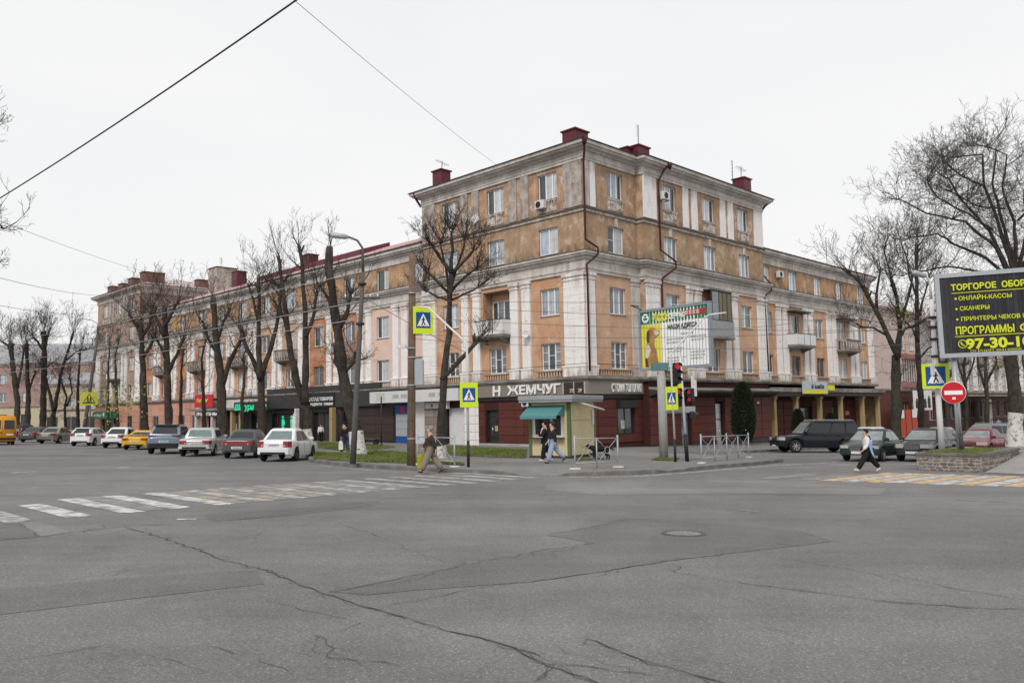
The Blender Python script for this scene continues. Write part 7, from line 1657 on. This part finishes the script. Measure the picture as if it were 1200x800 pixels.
# orange minibus
def minibus():
    v = G(1.5, 521.3); hd = R(127); L_, W_, H_ = 5.4, 2.06, 2.42; d = Vector((math.cos(hd), math.sin(hd), 0)); c = v + d * L_ / 2
    t = thing('minibus', 'orange minibus cut off by the left edge', 'minibus', gp(c.x, c.y), hd, None, tilt=True)
    prof = [(.82, .32), (.99, .5), (1.0, 1.0), (.975, 1.7), (.92, 2.2), (.84, 2.36), (.6, 2.42), (.2, 2.44)]; mb = MB(); vs = []; X = [-L_ / 2, -L_ / 2 + .06, -L_ / 2 + .2, 0, L_ / 2 - 1.7, L_ / 2 - 1.2, L_ / 2 - .9, L_ / 2 - .1, L_ / 2]
    for i, x in enumerate(X):
        zs = 1 if x < L_ / 2 - 1.6 else (.96 if i == 5 else .56 if i == 6 else .48); ws = (.95 if i in (0, 8) else 1) * W_ / 2
        sec = [(w_ * ws, .32 + (z - .32) * zs) for w_, z in prof]; vs += [(x, -y, z) for y, z in sec] + [(x, y, z) for y, z in reversed(sec)]
    k = 16; fs = [(i * k + j, (i + 1) * k + j, (i + 1) * k + j + 1, i * k + j + 1) for i in range(len(X) - 1) for j in range(k - 1)] + [tuple(range(k)), tuple(range(8 * k, 9 * k))]
    mb.faces(vs, fs, 0, True); mb.build('body', 'paint_orange_van', t); xr = -L_ / 2
    for sy in (-1, 1):
        mb = MB(); mb.box(xr - .012, xr, sy * .12, sy * .85, 1.3, 2.05, bev=.005); mb.build('rear_window', 'car_glass', t)
        mb = MB(); mb.box(xr - .02, xr + .06, sy * .86, sy * .99, .75, 1.1); mb.build('tail_lamp', 'lamp_red', t)
        for a, b in ((.5, 1.5), (1.6, 2.7), (2.8, 3.6)): mb = MB(); mb.face([(xr + a, sy * 1.018, 1.25), (xr + b, sy * 1.018, 1.25), (xr + b, sy * .985, 1.95), (xr + a, sy * .985, 1.95)]); mb.build('side_window', 'car_glass', t)
        for x in (-1.6, 1.5):
            a_, b_ = wheel_meshes(.34, .22, True); o = place('wheel', a_, t, (x, sy * .9, .34), 0 if sy > 0 else math.pi); place('rim', b_, o)
    mb = MB(); mb.box(xr - .07, xr + .2, -1.0, 1.0, .42, .6, bev=.03); mb.build('bumper', 'trim_black', t); mb = MB(); mb.box(xr - .013, xr, -.006, .006, .65, 2.2); mb.box(xr - .02, xr, .03, .14, 1.0, 1.08); mb.build('door_seam', 'trim_black', t)
    mb = MB(); mb.box(xr - .016, xr, -.8, -.3, .8, .92); mb.build('number_plate', 'plate', t); mb = MB(); mb.box(-2.4, 2.4, -.8, .8, .2, .6); mb.build('underbody', 'trim_black', t)
    mb = MB(); mb.box(L_ / 2 - 1.75, L_ / 2 - 1.74, -.9, .9, 1.3, 2.1); mb.build('windscreen', 'car_glass', t)
minibus()
RG = 'cars standing in the right street'
v = G(956, 529.8)
car('black boxy off road car standing crosswise in front of the arcade', v + Vector((-2.5, 0, 0)), 183, 'paint_black', suv(5.0, 1.97, 1.9, r=.39, cab=(.06, 3.62, .22, 2.95), tum=.8, belt=1.12, rails=1, side=[(.03, .23, .03, .24), (.26, .52, .27, .52), (.55, .9, .55, .95)], doors=[1.2, 2.05, 3.2], bump=(.4, .72)), group=RG, front_ref=True)
car('white car partly hidden behind the black off road car', D(1009, 59), 40, 'paint_white_car', hatch(4.2, 1.72, 1.5), group=RG)
car('dark green saloon facing the crossing behind the walking woman', G(1005, 540.8), 229, 'paint_green', sedan(4.7, 1.8, 1.46, tum=.72, fl=(.6, .74), grille=(.5, .66), cab=(.85, 3.5, 1.55, 2.6), wind='car_glass_pale', trim='chrome'), group=RG, front_ref=True, glass='car_glass_pale')
car('small black hatchback left of the stone planter with white number plate', G(1069, 541), 226, 'paint_blackcar', hatch(4.1, 1.7, 1.5, fl=(.62, .8)), group=RG, front_ref=True)
car('beige grey car roof showing behind the small black hatchback', D(1087, 53), 226, 'paint_beige', sedan(4.4, 1.72, 1.5), group=RG, front_ref=True)
car('grey estate car behind the red saloon', D(1126, 54), 205, 'paint_silver_green', suv(4.7, 1.85, 1.72, rails=1), group=RG, front_ref=True)
car('dark red saloon behind the stone planter', D(1133, 44.5), 224, 'paint_red', sedan(4.4, 1.75, 1.43, tum=.69), group=RG, front_ref=True)

# ------------------------------------------------------------------ people and a dog (one continuous skinned body each)
def skin(name, nodes, edges, mt, parent, sub=1, root=0):
    me = bpy.data.meshes.new(name); me.from_pydata([n[0] for n in nodes], edges, []); o = bpy.data.objects.new(name, me); COL.objects.link(o)
    md = o.modifiers.new('s', 'SKIN'); md.use_smooth_shade = True; md.branch_smoothing = .6
    for i, n in enumerate(nodes):
        r = n[1]; me.skin_vertices[0].data[i].radius = r if isinstance(r, tuple) else (r, r); me.skin_vertices[0].data[i].use_root = i == root
    o.modifiers.new('u', 'SUBSURF').levels = sub
    m2 = bpy.data.meshes.new_from_object(o.evaluated_get(bpy.context.evaluated_depsgraph_get())); bpy.data.objects.remove(o); bpy.data.meshes.remove(me)
    m2.name = name; m2.materials.clear(); m2.materials.append(M[mt]); m2.polygons.foreach_set('use_smooth', [True] * len(m2.polygons)); return link(name, m2, parent)
for n_, c_ in dict(cloth_brown=(.045, .032, .024), cloth_beige=(.24, .2, .165), cloth_black=(.014, .014, .016), cloth_jeans=(.3, .38, .5), cloth_darkjeans=(.04, .05, .085), cloth_white=(.66, .64, .62), cloth_blue=(.26, .36, .66), cloth_darkcoat=(.028, .02, .022), cloth_red=(.45, .03, .05), hair_grey=(.24, .215, .195), hair_dark=(.018, .013, .012), hair_brown=(.07, .028, .018), bag_olive=(.3, .26, .02), bag_white=(.6, .6, .6), shoe_white=(.62, .6, .58), shoe_dark=(.03, .028, .026), cloth_lightblue=(.16, .32, .55)).items(): mat(n_, c_, .85, .12, 8, .25, 30)
def person(label, loc, yaw, h=1.7, legs=((25, 5), (-22, 18)), arms=((-18, 15), (15, 12)), lean=4, top='cloth_brown', bottom='cloth_beige', shoes='shoe_dark', hair='hair_dark', long_hair=0, coat=0, width=1., cat='person', bulk=1):
    t = thing('person', label, cat, loc, yaw); k = h / 1.7; V = Vector
    J = {}; J['pel'] = V((0, 0, .93)); ln = math.sin(R(lean)); J['waist'] = V((ln * .12, 0, 1.06)); J['chest'] = V((ln * .4, 0, 1.29)); J['neck'] = V((ln * .55, 0, 1.46)); J['jaw'] = V((ln * .6 + .015, 0, 1.53)); J['head'] = V((ln * .62 + .012, 0, 1.605)); J['crown'] = V((ln * .62, 0, 1.665)); J['nose'] = V((ln * .6 + .115, 0, 1.575))
    zmin = 9
    for s, (a, kn) in zip((1, -1), legs):
        hp = V((0, .095 * s, .9)); a1 = R(a); a2 = R(a - kn); kne = hp + V((math.sin(a1), 0, -math.cos(a1))) * .42; an = kne + V((math.sin(a2), 0, -math.cos(a2))) * .41; ft = R(min(0, (a - kn)) * .9 if a < 0 else 12); toe = an + V((math.cos(ft) * .17, 0, math.sin(ft) * .17 - .045)); heel = an + V((-.05, 0, -.045))
        J[f'hip{s}'], J[f'knee{s}'], J[f'ank{s}'], J[f'toe{s}'], J[f'heel{s}'] = hp, kne, an, toe, heel; zmin = min(zmin, an.z - .075, toe.z - .03)
    for s, (a, el) in zip((1, -1), arms):
        sh = J['chest'] + V((0, .185 * s * width, .1)); a1, a2 = R(a), R(a + el); e = sh + V((math.sin(a1), .05 * s, -math.cos(a1))) * .29; w_ = e + V((math.sin(a2), 0, -math.cos(a2))) * .25; hd = w_ + V((math.sin(a2), 0, -math.cos(a2))) * .08
        J[f'sh{s}'], J[f'el{s}'], J[f'wr{s}'], J[f'hd{s}'] = sh, e, w_, hd
    for q in J: J[q] = V((J[q].x, J[q].y, J[q].z - zmin)) * k
    N, E = [], []; I = {}
    def nd(n, r, par=None, pos=None): I[n] = len(N); N.append((pos if pos is not None else J[n], tuple(x * k for x in r) if isinstance(r, tuple) else r * k)); E.append((I[par], I[n])) if par else None
    nd('pel', (.15, .1)); nd('waist', (.14, .095), 'pel'); nd('chest', (.15, .105), 'waist'); nd('neck', .07, 'chest'); nd('jaw', (.09, .1), 'neck'); nd('head', (.106, .12), 'jaw'); nd('crown', (.08, .092), 'head'); nd('nose', .014, 'head')
    for s in (1, -1):
        nd(f'sh{s}', .062, 'chest'); nd(f'el{s}', .044, f'sh{s}'); nd(f'wr{s}', .03, f'el{s}'); nd(f'hd{s}', (.036, .022), f'wr{s}')
        d = (J[f'hd{s}'] - J[f'wr{s}']).normalized(); lat = V((d.z, 0, -d.x))
        for i, (o_, l_) in enumerate(((.028, .075), (.01, .085), (-.008, .08), (-.025, .062))): p = J[f'hd{s}'] + lat * o_ * k + (d + V((.25, -.18 * s, 0))).normalized() * l_ * k; nd(f'f{s}{i}', .0085, f'hd{s}', p)
        nd(f'th{s}', .01, f'wr{s}', J[f'wr{s}'] + (d * .6 + lat * .8).normalized() * .065 * k)
        nd(f'hip{s}', .088, 'pel'); nd(f'knee{s}', .058, f'hip{s}'); nd(f'ank{s}', .04, f'knee{s}'); nd(f'toe{s}', (.04, .028), f'ank{s}'); 
    skin('body', N, E, 'skin', t)
    def sub(name, mt, spec):
        n2, e2, i2 = [], [], {}
        for nm, r, par in spec:
            r = tuple(x * bulk for x in r) if isinstance(r, tuple) else r * bulk; i2[nm] = len(n2); n2.append((J[nm] if nm in J else spec_pos[nm], tuple(x * k for x in r) if isinstance(r, tuple) else r * k))
            if par: e2.append((i2[par], i2[nm]))
        return skin(name, n2, e2, mt, t)
    spec_pos = {}
    for s in (1, -1): spec_pos[f'cuff{s}'] = J[f'el{s}'].lerp(J[f'wr{s}'], .93); spec_pos[f'hem{s}'] = J[f'knee{s}'].lerp(J[f'ank{s}'], 1.02)
    spec_pos['low'] = J['pel'] + V((0, 0, -.10 - coat)) * k; spec_pos['coll'] = J['neck'] + V((0, 0, .005)) * k
    sub('jacket', top, [('waist', (.2, .16), None), ('pel', (.2, .165), 'waist'), ('low', (.21 + coat * .1, .17 + coat * .1), 'pel'), ('chest', (.21, .165), 'waist'), ('coll', .105, 'chest')] + [x for s in (1, -1) for x in ((f'sh{s}', .1, 'chest'), (f'el{s}', .08, f'sh{s}'), (f'cuff{s}', .065, f'el{s}'))])
    sub('trousers', bottom, [('pel', (.185, .145), None)] + [x for s in (1, -1) for x in ((f'hip{s}', .135, 'pel'), (f'knee{s}', .112, f'hip{s}'), (f'hem{s}', .105, f'knee{s}'))])
    for s in (1, -1): skin('shoe', [(J[f'heel{s}'], (.045 * k, .04 * k)), (J[f'ank{s}'] + V((.02, 0, -.03)) * k, (.045 * k, .05 * k)), (J[f'toe{s}'], (.045 * k, .03 * k))], [(0, 1), (1, 2)], shoes, t)
    hn = [(J['head'] + V((-.05, 0, -.015)) * k, (.115 * k, .12 * k)), (J['head'] + V((-.03, 0, .045)) * k, (.12 * k, .125 * k)), (J['crown'] + V((-.02, 0, .03)) * k, (.095 * k, .1 * k))]; he = [(0, 1), (1, 2)]
    if long_hair: hn += [(J['neck'] + V((-.075, 0, .03)) * k, (.11 * k, .07 * k)), (J['chest'] + V((-.15, 0, .1 - long_hair * .15)) * k, (.09 * k, .05 * k))]; he += [(0, 3), (3, 4)]
    if long_hair: skin('hair', hn[3:], [(0, 1)], hair, t)
    mb = MB(); hc = J['head'] + V((-.012, 0, .012)) * k; vs = []
    for i in range(9):
        for j in range(14):
            th, ph = math.pi * i / 8, 2 * math.pi * j / 14; d = V((math.sin(th) * math.cos(ph), math.sin(th) * math.sin(ph), math.cos(th))); face = d.x > .25 and d.z < .55; low = d.z < -.55
            rr_ = .55 if face or low else 1.0 + .05 * math.sin(7 * ph + 3 * th); vs.append(hc + V((d.x * .118, d.y * .105, d.z * .125)) * rr_ * k)
    mb.faces(vs, [(i * 14 + j, i * 14 + (j + 1) % 14, (i + 1) * 14 + (j + 1) % 14, (i + 1) * 14 + j) for i in range(8) for j in range(14)], 0, True); mb.build('hair', hair, t)
    for s in (1, -1):
        mb = MB(); mb.lathe([(.001, -.012), (.012, 0), (.001, .012)], 8, c=J['head'] + V((.088, .032 * s, -.01)) * k); mb.build('eye', 'sign_black', t); mb = MB(); mb.lathe([(.001, -.03 * k), (.018 * k, 0), (.001, .03 * k)], 8, c=J['head'] + V((0, .085 * s, -.01)) * k); mb.build('ear', 'skin', t)
    mb = MB(); q = J['jaw'] + V((.07, 0, .01)) * k; mb.box(q.x - .01, q.x + .006, -.022 * k, .022 * k, q.z - .004, q.z + .004); mb.build('mouth', 'cloth_red', t)
    return t, J
def bag(label, hand, mt, w_, h_, d_, base):
    t = thing('bag', label, 'bag', base + hand); pr = [(1, -h_), (1.05, -h_ * .6), (.9, -h_ * .18), (.5, -h_ * .05)]
    mb = MB(); vs = []
    for s_, z in pr: vs += [(x * w_ / 2 * s_ , y * d_ / 2 * s_, z - .1) for x, y in ((-1, -.7), (-.6, -1), (.6, -1), (1, -.7), (1, .7), (.6, 1), (-.6, 1), (-1, .7))]
    mb.faces(vs, [(i * 8 + j, i * 8 + (j + 1) % 8, (i + 1) * 8 + (j + 1) % 8, (i + 1) * 8 + j) for i in range(3) for j in range(8)] + [tuple(range(8)), tuple(range(24, 32))], 0, True); mb.build('sack', mt, t)
    mb = MB()
    for y in (-d_ * .2, d_ * .2): mb.tube([(-w_ * .2, y, -.12), (0, y * .3, .01), (w_ * .2, y, -.12)], .008, 5)
    mb.build('handle', mt, t)
def rotz(v, a): return Matrix.Rotation(a, 3, 'Z') @ v
v = G(505, 555.2); y_ = R(183)
t, J = person('grey haired old man in a brown jacket and beige trousers striding over the zebra crossing', v, y_, 1.62, ((25, 4), (-22, 14)), ((-26, 12), (28, 8)), 1, hair='hair_grey', width=1.1, bulk=1.17)
bag('olive yellow carrier bag held by the old man', rotz(J['hd-1'] + Vector((.03, 0, 0)), y_), 'bag_olive', .24, .52, .16, v)
v = G(1017.5, 553.4); y_ = R(180)
t, J = person('woman with long dark hair, white top and black trousers walking over the orange striped crossing', v, y_, 1.56, ((32, 2), (-30, 12)), ((10, 35), (-12, 30)), 2, top='cloth_white', bottom='cloth_black', shoes='shoe_white', long_hair=1.1)
o = thing('jacket_over_arm', 'light blue jacket carried over the arm of the walking woman', 'jacket', v, y_)
skin('cloth', [(J['sh1'] + Vector((-.08, .1, -.05)), (.08, .05)), (J['el1'] + Vector((-.08, .06, .02)), (.1, .06)), (J['el1'] + Vector((-.11, .06, -.2)), (.09, .045)), (J['el1'] + Vector((-.18, .1, -.42)), (.07, .03))], [(0, 1), (1, 2), (2, 3)], 'cloth_blue', o)
v = gp(*G(648.5, 542.6, KH).xy, KH)
person('person in a dark brown coat and light blue jeans walking past the kiosk', v, R(186), 1.68, ((18, 4), (-26, 22)), ((-14, 10), (14, 15)), 2, top='cloth_darkcoat', bottom='cloth_jeans', hair='hair_brown', long_hair=.4, coat=.12)
v = gp(*G(640, 541.2, KH).xy, KH)
person('dark haired person in black with a white collar walking beside the brown coat', v, R(186), 1.66, ((14, 6), (-12, 14)), ((22, 70), (-10, 12)), 3, top='cloth_black', bottom='cloth_black', shoes='shoe_white', coat=.2)
o = thing('scarf', 'white scarf worn over the black coat at the kiosk', 'scarf', v, R(186)); skin('cloth', [(Vector((.08, .0, 1.42)), (.085, .06)), (Vector((.15, -.04, 1.3)), (.06, .03)), (Vector((.2, -.06, 1.12)), (.04, .02))], [(0, 1), (1, 2)], 'cloth_white', o)
v = gp(*G(404, 530.2, KH).xy, KH); y_ = R(150)
t, J = person('man in dark jacket and blue jeans carrying a white bag left of the street lamp', v, y_, 1.66, ((8, 2), (-10, 12)), ((4, 6), (-6, 8)), 3, top='cloth_darkcoat', bottom='cloth_darkjeans')
bag('white plastic bag carried by the man in the dark jacket', rotz(J['hd1'], y_), 'bag_white', .24, .5, .12, v)
person('person in a white shirt standing by the cream column of the dark shop', LW.r.location + Matrix.Rotation(HEAD_W, 3, 'Z') @ Vector(LW.p(30.6, 1.6, .1)), R(-90), 1.72, ((4, 2), (-3, 4)), top='cloth_white', bottom='cloth_black')
person('person in a red top behind the white saloon near the far green awning', D(167, 100, KH), R(0), 1.7, ((6, 2), (-6, 4)), top='cloth_red', bottom='cloth_black')
person('person in a light blue jacket on the steps at the grey house', along(79.5, -3.6) + Vector((0, 0, -1.2)), R(220), 1.7, ((6, 2), (-6, 4)), top='cloth_lightblue', bottom='cloth_black')
# black dog
v = gp(*G(703, 538.6, KH).xy, KH); t = thing('dog', 'black dog standing behind the railing beside the kiosk', 'dog', v, R(178))
mat('fur_black', (.012, .012, .012), .9, .2, 12, .4, 30); V = Vector
N = [(V((0, 0, .5)), (.13, .15)), (V((-.2, 0, .5)), (.115, .13)), (V((-.34, 0, .49)), (.1, .12)), (V((.2, 0, .49)), (.135, .165)), (V((.34, 0, .53)), (.09, .12)), (V((.44, 0, .58)), .085), (V((.53, 0, .6)), (.075, .075)), (V((.62, 0, .57)), .04), (V((.68, 0, .555)), .03),
     (V((-.44, 0, .54)), .04), (V((-.56, 0, .48)), .03), (V((-.62, 0, .38)), .015)]
E = [(0, 1), (1, 2), (0, 3), (3, 4), (4, 5), (5, 6), (6, 7), (7, 8), (2, 9), (9, 10), (10, 11)]
for s in (1, -1):
    for src, pts in ((3, [((.22, .09, .36), .06), ((.2, .09, .22), .038), ((.22, .09, .06), .026), ((.26, .09, .025), .03)]), (2, [((-.32, .09, .36), .075), ((-.26, .09, .27), .05), ((-.38, .09, .17), .03), ((-.36, .09, .05), .024), ((-.32, .09, .025), .03)])):
        pr = src
        for (x, y, z), r in pts: N.append((V((x + (.05 * s if src == 3 else -.04 * s), y * s, z)), r)); E.append((pr, len(N) - 1)); pr = len(N) - 1
    N.append((V((.5, .06 * s, .69)), .02)); E.append((6, len(N) - 1))
skin('body', [(p, tuple(x * 1.2 for x in r) if isinstance(r, tuple) else r * 1.25) for p, r in N], E, 'fur_black', t)

# ------------------------------------------------------------------ overhead cables
mat('cable_grey', (.12, .12, .125), .7, .05, 3); mat('cable_pale', (.36, .35, .35), .6, .05, 3)  # cable_pale: the sky's reflection on the wires is put into its colour
def cable(label, a, da, b, db, sag=.4, r=.012, mt='cable_grey', group='overhead cables'):
    A_, B_ = px2(*a, da), px2(*b, db); n = 22; pts = [A_.lerp(B_, i / n) - Vector((0, 0, sag * 4 * (i / n) * (1 - i / n))) - A_ for i in range(n + 1)]
    o_ = MB(); o_.tube(pts, r, 5); o = o_.build('overhead_cable', mt); o.location = A_; return tag(o, label, 'cable', group)
cable('thick dark cable slanting across the upper left sky', (-60, 268), 22, (372, -17), 12, .12, .016, 'trim_black')
cable('thin dotted cable falling from the top edge to the roof of the corner block', (335, -8), 26, (590, 199), 66, .2, .011, 'cable_grey')
cable('thin cable from the left edge to the far chimneys', (-40, 243), 38, (246, 333), 120, .8, .012)
cable('dark cable from the left edge to the far street lamp at cornice height', (-30, 318), 40, (135, 345), 112, .5, .016)
cable('fainter cable under the dark one at left', (-30, 352), 40, (115, 365), 108, .5, .014)
for i, (a, b) in enumerate([((484, 352), (1096, 350)), ((484, 357), (1096, 376)), ((484, 372), (1096, 386)), ((484, 392), (1096, 383)), ((484, 397), (1096, 402))]):
    cable(['topmost', 'second', 'third', 'fourth', 'lowest'][i] + ' of five cables strung from the rusty pole across the corner block', a, 33.2, b, 33.2, .12 + .05 * i, .0095, 'cable_grey')
cable('cable sloping from the left street lamp down past the rusty pole', (429, 350), 35.5, (548, 414), 32.8, .05, .014, 'cable_grey')
for i, (a, b, d_) in enumerate([((-30, 428), (428, 352), 36), ((-30, 440), (428, 372), 36), ((-30, 404), (427, 318), 36)]):
    cable(['pale upper', 'pale lower', 'pale topmost'][i] + ' cable running behind the left row of trees to the leaning lamp', a, 112, b, d_, .35, .02, 'cable_pale')
cable('cable from the right street lamp towards the right edge', (1094, 340), 33, (1260, 290), 40, .3, .012)
cable('slack cable over the right wing windows', (780, 384), 38, (1096, 345), 33, .5, .009)

# small leaning tree guard and bench in front of the dark shop
t = thing('bench', 'low dark bench on the grass in front of the dark shop', 'bench', gp(*G(433, 520.5, KH).xy, KH), HEAD_U)
for i in range(4): mb = MB(); mb.box(-1.1, 1.1, -.24 + i * .13, -.14 + i * .13, .42, .46); mb.build('seat_slat', 'pole_rust', t)
for x in (-.85, .85): mb = MB(); mb.box(x - .04, x + .04, -.24, .26, 0, .42); mb.build('leg', 'iron_dark', t)
t = thing('sign_pole', 'thin dark post holding the end of the white sign box before the dark shop', 'pole', gp(*G(447, 522, KH).xy, KH)); mb = MB(); mb.cyl((0, 0, 0), .05, 3.6, 8); mb.build('shaft', 'iron_dark', t); mb = MB(); mb.cyl((0, 0, 0), .12, .12, 8); mb.build('foot', 'iron_dark', t)
